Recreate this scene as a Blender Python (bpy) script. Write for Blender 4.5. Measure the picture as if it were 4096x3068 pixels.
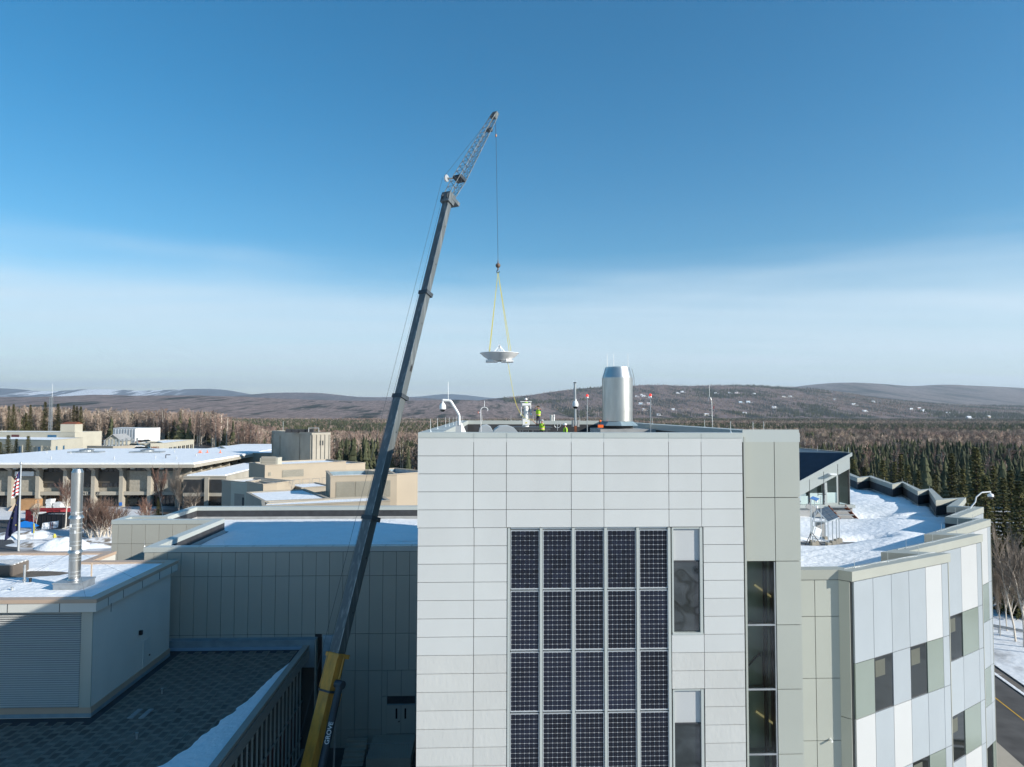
import bpy, math, random
import numpy as np
from mathutils import Vector, Matrix
SC = bpy.context.scene
for o in list(bpy.data.objects): bpy.data.objects.remove(o)
random.seed(7); rng = np.random.default_rng(7)
COL = SC.collection

# ------------------------------------------------------------------ camera
FPX, CX, CY = 2750.0, 2048.0, 1534.0            # focal length in photo pixels
PITCH, ROLL, YAW, CZ = .0429, .0025, .040, 27.5
_F0 = Vector((math.sin(YAW), math.cos(YAW), 0)); _R0 = Vector((math.cos(YAW), -math.sin(YAW), 0)); _Z = Vector((0, 0, 1))
CF = math.cos(PITCH)*_F0 + math.sin(PITCH)*_Z; _U0 = -math.sin(PITCH)*_F0 + math.cos(PITCH)*_Z
CR = math.cos(ROLL)*_R0 + math.sin(ROLL)*_U0; CU = -math.sin(ROLL)*_R0 + math.cos(ROLL)*_U0
CAM = Vector((0, 0, CZ))
cd = bpy.data.cameras.new('camera'); cam = bpy.data.objects.new('camera', cd); COL.objects.link(cam)
cd.sensor_fit = 'HORIZONTAL'; cd.sensor_width = 36; cd.lens = FPX/4096*36; cd.clip_start = .5; cd.clip_end = 120000
cam.matrix_world = Matrix(((CR.x, CU.x, -CF.x, 0), (CR.y, CU.y, -CF.y, 0), (CR.z, CU.z, -CF.z, CZ), (0, 0, 0, 1)))
SC.camera = cam
def at(px, py, Y=None, Z=None, X=None):
    """the point of the place seen at photo pixel px,py on the plane y=Y, z=Z or x=X"""
    d = CF + CR*((px-CX)/FPX) - CU*((py-CY)/FPX)
    t = Y/d.y if Y is not None else ((Z-CZ)/d.z if Z is not None else X/d.x)
    return CAM + d*t

# ------------------------------------------------------------------ sky, sun, exposure
SUN = Vector((1, -.5, .455)).normalized()         # direction towards the sun
EL = math.asin(SUN.z)
W = bpy.data.worlds.new('World'); SC.world = W; W.use_nodes = True
nt = W.node_tree; N = nt.nodes; L = nt.links; N.clear()
out = N.new('ShaderNodeOutputWorld'); bg = N.new('ShaderNodeBackground'); bg.inputs[1].default_value = .103
sky = N.new('ShaderNodeTexSky'); sky.sky_type = 'NISHITA'; sky.sun_disc = False
sky.sun_elevation = EL; sky.sun_rotation = math.atan2(SUN.x, SUN.y)
sky.altitude = 200; sky.air_density = 1.0; sky.dust_density = .05; sky.ozone_density = 2.0
tc = N.new('ShaderNodeTexCoord'); sep = N.new('ShaderNodeSeparateXYZ'); L.new(tc.outputs['Generated'], sep.inputs[0])
def wm(op, a, b=None, c=None):
    m = N.new('ShaderNodeMath'); m.operation = op
    for i, v in enumerate((a, b, c)):
        if v is None: continue
        if isinstance(v, (int, float)): m.inputs[i].default_value = v
        else: L.new(v, m.inputs[i])
    return m.outputs[0]
# thin cirrus veil: a layer seen in perspective, thick low down, thinning out towards 14 degrees
zc = wm('ADD', wm('MAXIMUM', sep.outputs[2], 0.0), .05)
comb = N.new('ShaderNodeCombineXYZ')
L.new(wm('DIVIDE', sep.outputs[0], zc), comb.inputs[0]); L.new(wm('MULTIPLY', wm('DIVIDE', sep.outputs[1], zc), 2.2), comb.inputs[1])
mp = N.new('ShaderNodeMapping'); mp.inputs['Rotation'].default_value = (0, 0, .35); mp.inputs['Scale'].default_value = (.55, 1.3, 1); L.new(comb.outputs[0], mp.inputs[0])
n1 = N.new('ShaderNodeTexNoise'); n1.inputs['Scale'].default_value = .32; n1.inputs['Detail'].default_value = 6; n1.inputs['Roughness'].default_value = .55; L.new(mp.outputs[0], n1.inputs[0])
mp2 = N.new('ShaderNodeMapping'); mp2.inputs['Scale'].default_value = (1, 1, 9); L.new(tc.outputs['Generated'], mp2.inputs[0])
n2 = N.new('ShaderNodeTexNoise'); n2.inputs['Scale'].default_value = 2.2; n2.inputs['Detail'].default_value = 5; L.new(mp2.outputs[0], n2.inputs[0])
edge = wm('ADD', .195, wm('MULTIPLY', wm('SUBTRACT', n2.outputs[0], .5), .10))
mr = N.new('ShaderNodeMapRange'); mr.interpolation_type = 'SMOOTHSTEP'
L.new(wm('SUBTRACT', sep.outputs[2], edge), mr.inputs[0])
mr.inputs[1].default_value = .04; mr.inputs[2].default_value = -.075; mr.inputs[3].default_value = .02; mr.inputs[4].default_value = .80
fac = wm('MULTIPLY', mr.outputs[0], wm('ADD', .34, wm('MULTIPLY', n1.outputs[0], 1.12)))
fac = wm('MINIMUM', fac, .92)
mix = N.new('ShaderNodeMix'); mix.data_type = 'RGBA'
L.new(fac, mix.inputs['Factor']); hs_n = N.new('ShaderNodeHueSaturation'); hs_n.inputs['Saturation'].default_value = 1.45; hs_n.inputs['Hue'].default_value = .491; L.new(sky.outputs[0], hs_n.inputs['Color']); L.new(hs_n.outputs[0], mix.inputs['A']); mix.inputs['B'].default_value = (5.2, 6.2, 7.0, 1)
L.new(mix.outputs['Result'], bg.inputs[0]); L.new(bg.outputs[0], out.inputs[0])
sd = bpy.data.lights.new('sun', 'SUN'); sd.energy = 5.0; sd.angle = math.radians(.53); sd.color = (1, .94, .84)
sun = bpy.data.objects.new('sun', sd); COL.objects.link(sun); sun.rotation_euler = SUN.to_track_quat('Z', 'Y').to_euler(); sun.location = (60, -40, 90)
VS = SC.view_settings; VS.view_transform = 'Standard'; VS.look = 'None'; VS.gamma = 1; VS.use_curve_mapping = False; VS.exposure = .55
SC.render.engine = 'CYCLES'; SC.cycles.use_denoising = True; SC.cycles.max_bounces = 8; SC.cycles.transparent_max_bounces = 12; SC.cycles.volume_bounces = 0
SC.cycles.sample_clamp_indirect = 6

# ------------------------------------------------------------------ materials (all procedural)
MATS = {}
def mat(name, col, rough=.6, metal=0., var=.10, vs=.6, rnd=0., bump=0., bs=8., stretch=(1, 1, 1), col2=None, lo=.4, hi=.6, spec=.5, det=5., emit=None, coat=0., bdet=3.):
    if name in MATS: return MATS[name]
    m = bpy.data.materials.new(name); m.use_nodes = True; t = m.node_tree; n = t.nodes; l = t.links
    b = n['Principled BSDF']; b.inputs['Roughness'].default_value = rough; b.inputs['Metallic'].default_value = metal
    b.inputs['Specular IOR Level'].default_value = spec
    if coat: b.inputs['Coat Weight'].default_value = coat
    g = n.new('ShaderNodeNewGeometry'); mp = n.new('ShaderNodeMapping'); mp.inputs['Scale'].default_value = stretch; l.new(g.outputs['Position'], mp.inputs[0])
    ns = n.new('ShaderNodeTexNoise'); ns.inputs['Scale'].default_value = vs; ns.inputs['Detail'].default_value = det; l.new(mp.outputs[0], ns.inputs[0])
    r = n.new('ShaderNodeMapRange'); l.new(ns.outputs[0], r.inputs[0])
    if col2 is None:
        r.inputs[1].default_value = .3; r.inputs[2].default_value = .7; a = [c*(1-var) for c in col]; c2 = [min(1, c*(1+var)) for c in col]
    else: r.inputs[1].default_value = lo; r.inputs[2].default_value = hi; a = col; c2 = col2
    x = n.new('ShaderNodeMix'); x.data_type = 'RGBA'; l.new(r.outputs[0], x.inputs['Factor']); x.inputs['A'].default_value = (*a, 1); x.inputs['B'].default_value = (*c2, 1)
    res = x.outputs['Result']
    if rnd:
        oi = n.new('ShaderNodeObjectInfo'); hv = n.new('ShaderNodeHueSaturation'); rr = n.new('ShaderNodeMapRange'); l.new(oi.outputs['Random'], rr.inputs[0])
        rr.inputs[3].default_value = 1-rnd; rr.inputs[4].default_value = 1+rnd; l.new(rr.outputs[0], hv.inputs['Value']); l.new(res, hv.inputs['Color']); res = hv.outputs[0]
    l.new(res, b.inputs['Base Color'])
    if emit: b.inputs['Emission Color'].default_value = (*emit[:3], 1); b.inputs['Emission Strength'].default_value = emit[3]
    if bump:
        nb = n.new('ShaderNodeTexNoise'); nb.inputs['Scale'].default_value = bs; nb.inputs['Detail'].default_value = bdet; l.new(mp.outputs[0], nb.inputs[0])
        bp = n.new('ShaderNodeBump'); bp.inputs['Strength'].default_value = 1; bp.inputs['Distance'].default_value = bump; l.new(nb.outputs[0], bp.inputs['Height']); l.new(bp.outputs[0], b.inputs['Normal'])
    MATS[name] = m; return m
M_WHITE = mat('white_panel', (.535, .545, .53), .42, var=.03, rnd=.03, vs=.5, stretch=(1.5, 1, .5))
M_RIPPLE = mat('rippled_panel', (.515, .515, .49), .42, var=.03, rnd=.03, bump=.008, bs=5.5, stretch=(1.6, 1, .8))
M_BRIGHT = mat('bright_white_panel', (.455, .465, .465), .35, var=.02, rnd=.03)
M_SAGE = mat('sage_grey_panel', (.385, .40, .355), .45, var=.03, rnd=.02, vs=.3)
M_COPING = mat('coping_metal', (.42, .45, .43), .42, var=.04, vs=.4)
M_GREYPANEL = mat('grey_wing_panel', (.38, .375, .33), .5, var=.03, rnd=.03, vs=.3)
M_BLUEPANEL = mat('pale_blue_panel', (.315, .35, .375), .35, var=.03, rnd=.04)
M_GREENPANEL = mat('green_spandrel', (.195, .23, .20), .15, var=.03, rnd=.05)
M_JOINT = mat('dark_joint', (.085, .085, .08), .8, var=.2)
M_MEMB = mat('dark_membrane', (.035, .037, .042), .75, var=.25, vs=1.5)
M_FLASH = mat('light_flashing', (.34, .34, .335), .6, var=.15, vs=1.)
M_ROOFGREY = mat('roof_ballast', (.16, .165, .17), .9, var=.25, vs=2., bump=.01)
M_ALU = mat('aluminium', (.62, .65, .66), .35, .6, var=.05)
M_STEEL = mat('stainless_steel', (.56, .555, .53), .36, .95, var=.10, vs=1.6, stretch=(2, 2, .5), bump=.004, bs=1.6)
M_GALV = mat('galvanised_steel', (.42, .44, .45), .45, .7, var=.15, vs=2.)
M_WPAINT = mat('white_paint', (.80, .80, .79), .35, var=.03)
M_BLACK = mat('black_paint', (.012, .012, .014), .5, var=.1)
M_TAN = mat('tan_trim', (.44, .33, .25), .55, var=.06)
M_STUCCO = mat('pale_stucco', (.63, .605, .55), .85, var=.03, bump=.004, bs=60)
M_FASCIA = mat('cream_fascia', (.58, .575, .53), .5, var=.03)
M_LOUVER = mat('louver_metal', (.55, .55, .53), .4, .2, var=.04)
M_BLUEFLASH = mat('blue_grey_flashing', (.20, .27, .31), .5, var=.15, vs=1.2)
M_SNOW = mat('snow', (.84, .86, .88), .6, var=.035, vs=.8, bump=.09, bs=2.6, spec=.25)
M_SNOWD = mat('old_snow', (.78, .80, .82), .65, col2=(.20, .17, .14), lo=.50, hi=.60, vs=.4, bump=.05, bs=1.4, spec=.2)
M_CONC = mat('concrete', (.36, .33, .275), .85, var=.12, vs=.35, bump=.01, bs=4)
M_AGG = mat('exposed_aggregate', (.33, .30, .245), .9, var=.16, vs=2.5, bump=.03, bs=3)
M_CREAM = mat('cream_concrete', (.44, .415, .34), .85, var=.05, vs=.4)
M_BEIGE = mat('beige_wall', (.40, .34, .262), .85, var=.04, vs=.3)
M_BEIGED = mat('beige_grey_wall', (.34, .305, .25), .85, var=.06, vs=.3)
M_GLASS = mat('dark_glass', (.012, .015, .014), .05, var=.2, vs=.5, spec=.45)
M_WAVY = mat('wavy_glass', (.016, .022, .022), .03, var=.2, vs=.5, spec=1., bump=.05, bs=1.0, coat=1., bdet=.5)
M_GLASSB = mat('blue_glass', (.03, .12, .22), .1, var=.2, spec=.8)
M_BROWNGLASS = mat('brown_glass', (.035, .028, .022), .08, var=.4, vs=.4, spec=.8, bump=.004, bs=.7)
M_MAROON = mat('maroon_panel', (.10, .022, .022), .5, var=.2)
M_RUST = mat('rusty_steel', (.20, .065, .03), .8, var=.3, vs=3)
M_YELLOW = mat('crane_yellow', (.74, .36, .06), .5, col2=(.40, .21, .05), lo=.42, hi=.78, vs=1.6, stretch=(1.5, 1.5, .35), bump=.006, bs=3)
M_CRANEG = mat('crane_grey', (.10, .115, .12), .42, .1, col2=(.22, .235, .235), lo=.52, hi=.72, vs=1.4, stretch=(3, 3, .12), spec=.6)
M_CRANED = mat('crane_dark', (.045, .055, .065), .45, .1, var=.25, vs=1.2)
M_WIRE = mat('wire_rope', (.07, .08, .09), .6, .3)
M_SLING = mat('yellow_sling', (.62, .54, .09), .6, var=.1)
M_ORANGE = mat('orange_plastic', (.85, .14, .015), .5)
M_WOOD = mat('plywood', (.40, .22, .10), .8, var=.15, vs=1)
M_LUMB = mat('pale_lumber', (.55, .42, .30), .8, var=.1)
M_RED = mat('red_container', (.23, .022, .028), .6, var=.25, vs=.6)
M_REDL = mat('red_beacon', (.7, .02, .01), .3, emit=(1, .03, .01, .6))
M_ASPH = mat('asphalt', (.075, .073, .072), .85, var=.3, vs=.5)
M_ASPHW = mat('wet_asphalt', (.06, .058, .057), .7, col2=(.55, .57, .60), lo=.60, hi=.68, vs=.22, stretch=(1, .45, 1))
M_BARK = mat('birch_bark', (.62, .56, .48), .8, col2=(.12, .09, .07), lo=.62, hi=.68, vs=2.5, stretch=(1, 1, 2))
M_TWIG = mat('birch_twig', (.21, .12, .09), .85, var=.25, rnd=.15)
M_TWIGG = mat('aspen_twig', (.25, .205, .165), .85, var=.25, rnd=.15)
M_TRUNK = mat('spruce_trunk', (.10, .075, .055), .9, var=.2)
M_NEEDLE = mat('spruce_needles', (.07, .078, .028), .8, col2=(.16, .148, .058), lo=.35, hi=.65, vs=.7, rnd=.25, spec=.2)
M_NEEDLEF = mat('far_spruce_needles', (.044, .053, .032), .85, col2=(.085, .088, .045), lo=.35, hi=.65, vs=.012, rnd=.35, spec=.1)
M_BIRCHF = mat('far_birch_crown', (.27, .19, .158), .9, col2=(.33, .262, .21), lo=.4, hi=.6, vs=.006, rnd=.3, spec=.1)
M_BIRCHT = mat('far_birch_trunk', (.50, .45, .38), .9, rnd=.3)

# ------------------------------------------------------------------ mesh helpers
class MB:
    def __init__(s): s.v = []; s.f = []; s.m = []; s.smooth = False
    def add(s, vs, fs, mi=0):
        k = len(s.v); s.v += [tuple(v) for v in vs]; s.f += [tuple(i+k for i in f) for f in fs]; s.m += [mi]*len(fs); return s
    def poly(s, pts, mi=0): return s.add(pts, [range(len(pts))], mi)
    def box(s, x0, x1, y0, y1, z0, z1, mi=0):
        return s.add([(x, y, z) for z in (z0, z1) for x, y in ((x0, y0), (x1, y0), (x1, y1), (x0, y1))],
                     [(3, 2, 1, 0), (4, 5, 6, 7), (0, 1, 5, 4), (1, 2, 6, 5), (2, 3, 7, 6), (3, 0, 4, 7)], mi)
    def obox(s, c, a, b, d, mi=0):
        c, a, b, d = Vector(c), Vector(a), Vector(b), Vector(d)
        return s.add([c-a-b-d, c+a-b-d, c+a+b-d, c-a+b-d, c-a-b+d, c+a-b+d, c+a+b+d, c-a+b+d],
                     [(3, 2, 1, 0), (4, 5, 6, 7), (0, 1, 5, 4), (1, 2, 6, 5), (2, 3, 7, 6), (3, 0, 4, 7)], mi)
    def beam(s, p0, p1, w, h, up=(0, 0, 1), mi=0):
        p0, p1 = Vector(p0), Vector(p1); d = (p1-p0); a = d.cross(Vector(up))
        if a.length < 1e-6: a = d.cross(Vector((0, 1, 0)))
        a.normalize(); b = a.cross(d).normalized()
        return s.obox((p0+p1)/2, a*(w/2), d/2, b*(h/2), mi)
    def tube(s, p0, p1, r0, r1=None, n=8, cap=True, mi=0):
        p0, p1 = Vector(p0), Vector(p1); r1 = r0 if r1 is None else r1; d = (p1-p0).normalized()
        a = d.orthogonal().normalized(); b = d.cross(a); vs = []
        for p, r in ((p0, r0), (p1, r1)): vs += [p + (a*math.cos(t)+b*math.sin(t))*r for t in [2*math.pi*i/n for i in range(n)]]
        fs = [(i, (i+1) % n, n+(i+1) % n, n+i) for i in range(n)]
        if cap: fs += [tuple(range(n-1, -1, -1)), tuple(range(n, 2*n))]
        return s.add(vs, fs, mi)
    def path(s, pts, r, n=6, mi=0):
        for a, b in zip(pts[:-1], pts[1:]): s.tube(a, b, r, n=n, mi=mi)
        return s
    def lathe(s, c, prof, n=24, mi=0, axis=None):
        c = Vector(c); vs = []; k = len(prof)
        for r, z in prof: vs += [c+Vector((r*math.cos(2*math.pi*i/n), r*math.sin(2*math.pi*i/n), z)) for i in range(n)]
        fs = [(j*n+i, j*n+(i+1) % n, (j+1)*n+(i+1) % n, (j+1)*n+i) for j in range(k-1) for i in range(n)]
        if prof[0][0] > 1e-6: fs.append(tuple(range(n-1, -1, -1)))
        if prof[-1][0] > 1e-6: fs.append(tuple((k-1)*n+i for i in range(n)))
        return s.add(vs, fs, mi)
    def prism(s, p, z0, z1, mi=0, top=True, bot=True):
        n = len(p); vs = [(x, y, z0) for x, y in p]+[(x, y, z1) for x, y in p]
        fs = [(i, (i+1) % n, n+(i+1) % n, n+i) for i in range(n)]
        if top: fs.append(tuple(range(n, 2*n)))
        if bot: fs.append(tuple(range(n-1, -1, -1)))
        return s.add(vs, fs, mi)
    def ring(s, po, pi, z0, z1, mi=0):
        n = len(po); vs = [(x, y, z) for z in (z0, z1) for q in (po, pi) for x, y in q]; fs = []
        for i in range(n):
            j = (i+1) % n
            fs += [(i, j, 2*n+j, 2*n+i), (n+j, n+i, 3*n+i, 3*n+j), (2*n+i, 2*n+j, 3*n+j, 3*n+i), (j, i, n+i, n+j)]
        return s.add(vs, fs, mi)
    def sphere(s, c, r, n=12, m=8, sc=(1, 1, 1), mi=0):
        c = Vector(c); vs = [c+Vector((0, 0, -r*sc[2]))]; fs = []
        for j in range(1, m):
            t = math.pi*j/m
            vs += [c+Vector((r*math.sin(t)*math.cos(2*math.pi*i/n)*sc[0], r*math.sin(t)*math.sin(2*math.pi*i/n)*sc[1], -r*math.cos(t)*sc[2])) for i in range(n)]
        vs.append(c+Vector((0, 0, r*sc[2]))); e = len(vs)-1
        fs += [(0, 1+(i+1) % n, 1+i) for i in range(n)]
        fs += [(1+j*n+i, 1+j*n+(i+1) % n, 1+(j+1)*n+(i+1) % n, 1+(j+1)*n+i) for j in range(m-2) for i in range(n)]
        fs += [(e, 1+(m-2)*n+i, 1+(m-2)*n+(i+1) % n) for i in range(n)]
        return s.add(vs, fs, mi)
    def mesh(s, name, mats, smooth=False):
        me = bpy.data.meshes.new(name); me.from_pydata(s.v, [], s.f)
        for q in (mats if isinstance(mats, (list, tuple)) else [mats]): me.materials.append(q)
        if any(s.m): me.polygons.foreach_set('material_index', s.m)
        if smooth:
            me.polygons.foreach_set('use_smooth', [True]*len(s.f)); 
            try: me.set_sharp_from_angle(angle=math.radians(38))
            except Exception: pass
        return me
    def build(s, name, mats, parent=None, smooth=False, **k):
        o = bpy.data.objects.new(name, s.mesh(name, mats, smooth)); COL.objects.link(o); setpar(o, parent)
        for a, b in k.items(): o[a] = b
        return o
def setpar(o, parent):
    if parent is not None:
        o.parent = parent
        if parent.type == 'EMPTY': o.matrix_parent_inverse = Matrix.Translation(-Vector(parent.location))
def thing(name, label, cat, loc=(0, 0, 0), group=None):
    o = bpy.data.objects.new(name, None); COL.objects.link(o); o.location = loc; o.empty_display_size = .3
    o['label'] = label; o['category'] = cat
    if group: o['group'] = group
    return o
def tag(o, label, cat, group=None, kind=None):
    o['label'] = label; o['category'] = cat
    if group: o['group'] = group
    if kind: o['kind'] = kind
    return o
def copy_tree(o, loc, rz=0, sc=1, label=None, parent=None):
    c = o.copy(); COL.objects.link(c)
    if parent is None:
        c.location = loc; c.rotation_euler = (0, 0, rz); c.scale = (sc, sc, sc)
        if label: c['label'] = label
    else: c.parent = parent; c.matrix_parent_inverse = o.matrix_parent_inverse.copy()
    for ch in o.children: copy_tree(ch, None, parent=c)
    return c
_unit = {}
def piece(name, m, parent, c, ux, w, t, h):
    """one flat piece (panel, pane, board): centre c, horizontal direction ux, width, thickness, height; alike pieces share a mesh"""
    if m.name not in _unit: _unit[m.name] = MB().box(-.5, .5, -.5, .5, -.5, .5).mesh('piece_'+m.name, m)
    o = bpy.data.objects.new(name, _unit[m.name]); COL.objects.link(o)
    o.location = c; o.rotation_euler = (0, 0, math.atan2(ux[1], ux[0])); o.scale = (w, t, h); setpar2(o, parent); return o
def setpar2(o, parent):
    if parent is None: return
    o.parent = parent; off = Vector((0, 0, 0)); p = parent
    if parent.type == 'EMPTY':
        while p is not None: off += Vector(p.location); p = p.parent
        o.matrix_parent_inverse = Matrix.Translation(-off)
    else:
        o.matrix_parent_inverse = (Matrix.LocRotScale(parent.location, parent.rotation_euler, parent.scale)).inverted()
        p = parent.parent; 
        if p is not None: o.matrix_parent_inverse = o.matrix_parent_inverse
def inset(p, d):
    n = len(p); r = []
    for i in range(n):
        a, b, c = Vector(p[i-1]).to_2d(), Vector(p[i]).to_2d(), Vector(p[(i+1) % n]).to_2d()
        e1 = (b-a).normalized(); e2 = (c-b).normalized(); n1 = Vector((-e1.y, e1.x)); n2 = Vector((-e2.y, e2.x))
        k = n1+n2; q = max(.25, 1+n1.dot(n2)); r.append(tuple(b+k*(d/q)))
    return r
def inpoly(x, y, p):
    c = False; j = len(p)-1
    for i in range(len(p)):
        if (p[i][1] > y) != (p[j][1] > y) and x < (p[j][0]-p[i][0])*(y-p[i][1])/(p[j][1]-p[i][1])+p[i][0]: c = not c
        j = i
    return c
def vnoise(x, y, s=1.0, seed=0):
    x = np.asarray(x, float)/s; y = np.asarray(y, float)/s
    xi = np.floor(x).astype(np.int64); yi = np.floor(y).astype(np.int64); fx = x-xi; fy = y-yi
    fx = fx*fx*(3-2*fx); fy = fy*fy*(3-2*fy)
    def h(a, b):
        n = (a*374761393+b*668265263+seed*1442695041) & 0x7fffffff
        n = ((n ^ (n >> 13))*1274126177) & 0x7fffffff
        return ((n ^ (n >> 16)) & 0xffff)/65535.0
    return (h(xi, yi)*(1-fx)+h(xi+1, yi)*fx)*(1-fy)+(h(xi, yi+1)*(1-fx)+h(xi+1, yi+1)*fx)*fy
def fbm(x, y, s, seed=0, o=4):
    r = 0; a = .5
    for i in range(o): r = r+a*vnoise(x, y, s/2**i, seed+i*17); a *= .5
    return r
def snow_sheet(parent, poly, z, cell, amp, name='snow', m=None, extra=None, scale=2.5, seed=1):
    xs = [q[0] for q in poly]; ys = [q[1] for q in poly]; x0, y0 = min(xs), min(ys)
    nx = int((max(xs)-x0)/cell)+2; ny = int((max(ys)-y0)/cell)+2
    ok = [[inpoly(x0+i*cell, y0+j*cell, poly) for i in range(nx)] for j in range(ny)]
    idx = {}; V = []; Fc = []
    def vid(i, j):
        if (i, j) not in idx: idx[(i, j)] = len(V); V.append((x0+i*cell, y0+j*cell))
        return idx[(i, j)]
    for j in range(ny-1):
        for i in range(nx-1):
            if ok[j][i] and ok[j][i+1] and ok[j+1][i] and ok[j+1][i+1]: Fc.append((vid(i, j), vid(i+1, j), vid(i+1, j+1), vid(i, j+1)))
    A = np.array(V); h = (fbm(A[:, 0], A[:, 1], scale, seed)-.47)*amp*2
    if extra is not None: h = h+extra(A[:, 0], A[:, 1])
    b = MB(); b.v = [(x, y, z+float(q)) for (x, y), q in zip(V, h)]; b.f = Fc; b.m = [0]*len(Fc)
    return b.build(name, m or M_SNOW, parent, smooth=True)
def clad(parent, p0, p1, zs, xs, m, t=.06, gap=.03, name='panel', skip=(), pick=None):
    """panels on the wall from p0 to p1 (outward side on the right of that direction)"""
    p0, p1 = Vector(p0).to_2d(), Vector(p1).to_2d(); u = (p1-p0).normalized(); nrm = Vector((u.y, -u.x))
    for i in range(len(xs)-1):
        for j in range(len(zs)-1):
            if (i, j) in skip: continue
            mm = m
            if pick: mm = pick(i, j)
            if mm is None: continue
            w = xs[i+1]-xs[i]-gap; h = abs(zs[j+1]-zs[j])-gap
            if w <= .02 or h <= .02: continue
            q = p0+u*((xs[i]+xs[i+1])/2)+nrm*(t/2)
            piece(name, mm, parent, (q.x, q.y, (zs[j]+zs[j+1])/2), u, w, t, h)
def text(body, size, m, parent, loc, xdir, ydir, depth=.01, name='lettering'):
    c = bpy.data.curves.new(name, 'FONT'); c.body = body; c.size = size; c.extrude = depth; c.align_x = 'CENTER'; c.align_y = 'CENTER'; c.offset = size*.012; c.materials.append(m)
    o = bpy.data.objects.new(name, c); COL.objects.link(o); x = Vector(xdir).normalized(); z = x.cross(Vector(ydir)).normalized(); y = z.cross(x)
    M = Matrix(((x.x, y.x, z.x, loc[0]), (x.y, y.y, z.y, loc[1]), (x.z, y.z, z.z, loc[2]), (0, 0, 0, 1)))
    if parent is not None:
        o.parent = parent
        if parent.type == 'EMPTY': o.matrix_parent_inverse = Matrix.Translation(-Vector(parent.location))
    o.matrix_basis = M; return o
def block(name, label, cat, poly, z0, z1, wm_, cm=None, para=.5, pw=.35, cop=.15, snow=.2, sm=None, group=None, memb=None):
    t = thing(name, label, cat, (*poly[0], z0), group)
    MB().prism(poly, z0, z1-cop, top=False, bot=False).build('wall', wm_, t)
    inn = inset(poly, pw); outp = inset(poly, -.06)
    MB().ring(outp, inn, z1-cop, z1).build('coping', cm or wm_, t)
    b = MB(); n = len(inn)
    for i in range(n): j = (i+1) % n; b.poly([(*inn[j], z1-para), (*inn[i], z1-para), (*inn[i], z1-cop), (*inn[j], z1-cop)])
    b.build('parapet', memb or M_FLASH, t)
    MB().poly([(*q, z1-para) for q in inn]).build('roof', M_ROOFGREY, t)
    if snow: MB().prism(inset(inn, .12), z1-para+.004, z1-para+snow, bot=False).build('snow', sm or M_SNOW, t)
    return t
# ------------------------------------------------------------------ terrain
def sst(a, b, x): t = np.clip((x-a)/(b-a), 0, 1); return t*t*(3-2*t)
def gz(x, y):
    x = np.asarray(x, float); y = np.asarray(y, float)
    zc = np.interp(y, [150, 230, 420, 900, 1600, 9000], [5., 4., -4, -7, -6, -6])
    zl = np.interp(y, [120, 200, 310, 430, 900, 1600, 9000], [7., 8., 13., 13.5, -2, -6, -6])
    lf = sst(-.27, -.42, x/np.maximum(y, 60))
    far = zc*(1-lf)+zl*lf
    near = 1.0+6.0*sst(60, 72, y)*sst(-12, -20, x)
    k = sst(120, 160, y); z = near*(1-k)+far*k
    rt = sst(24, 34, x)*(1-sst(300, 500, y)); z = z*(1-rt)+(-.2-2.5*sst(90, 300, y))*rt
    return z
g1 = np.concatenate([-np.geomspace(40000, 250, 22), np.linspace(-220, 220, 111), np.geomspace(250, 40000, 22)])
g2 = np.concatenate([-np.geomspace(30000, 60, 14), np.linspace(-50, 400, 113), np.geomspace(410, 45000, 46)])
GX, GY = np.meshgrid(g1, g2); GZ = gz(GX, GY)
b = MB(); nx = len(g1); ny = len(g2)
b.v = list(map(tuple, np.stack([GX.ravel(), GY.ravel(), GZ.ravel()], 1).tolist()))
b.f = [(j*nx+i, j*nx+i+1, (j+1)*nx+i+1, (j+1)*nx+i) for j in range(ny-1) for i in range(nx-1)]; b.m = [0]*len(b.f)
gm = mat('ground_snow_and_brush', (.62, .64, .67), .85, col2=(.10, .08, .065), lo=.5, hi=.62, vs=.05, det=8, spec=.1, bump=.15, bs=.4)
# snow thins out into leaf litter under the forest
t = gm.node_tree; n = t.nodes; l = t.links; geo = n.new('ShaderNodeNewGeometry'); sp = n.new('ShaderNodeSeparateXYZ'); l.new(geo.outputs['Position'], sp.inputs[0])
mrg = n.new('ShaderNodeMapRange'); l.new(sp.outputs[1], mrg.inputs[0]); mrg.inputs[1].default_value = 190; mrg.inputs[2].default_value = 330
bsdf = n['Principled BSDF']; src = bsdf.inputs['Base Color'].links[0].from_socket
mx = n.new('ShaderNodeMix'); mx.data_type = 'RGBA'; l.new(mrg.outputs[0], mx.inputs['Factor']); l.new(src, mx.inputs['A']); mx.inputs['B'].default_value = (.105, .085, .072, 1); l.new(mx.outputs['Result'], bsdf.inputs['Base Color'])
o = b.build('ground', gm, smooth=True); o['kind'] = 'structure'

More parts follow.
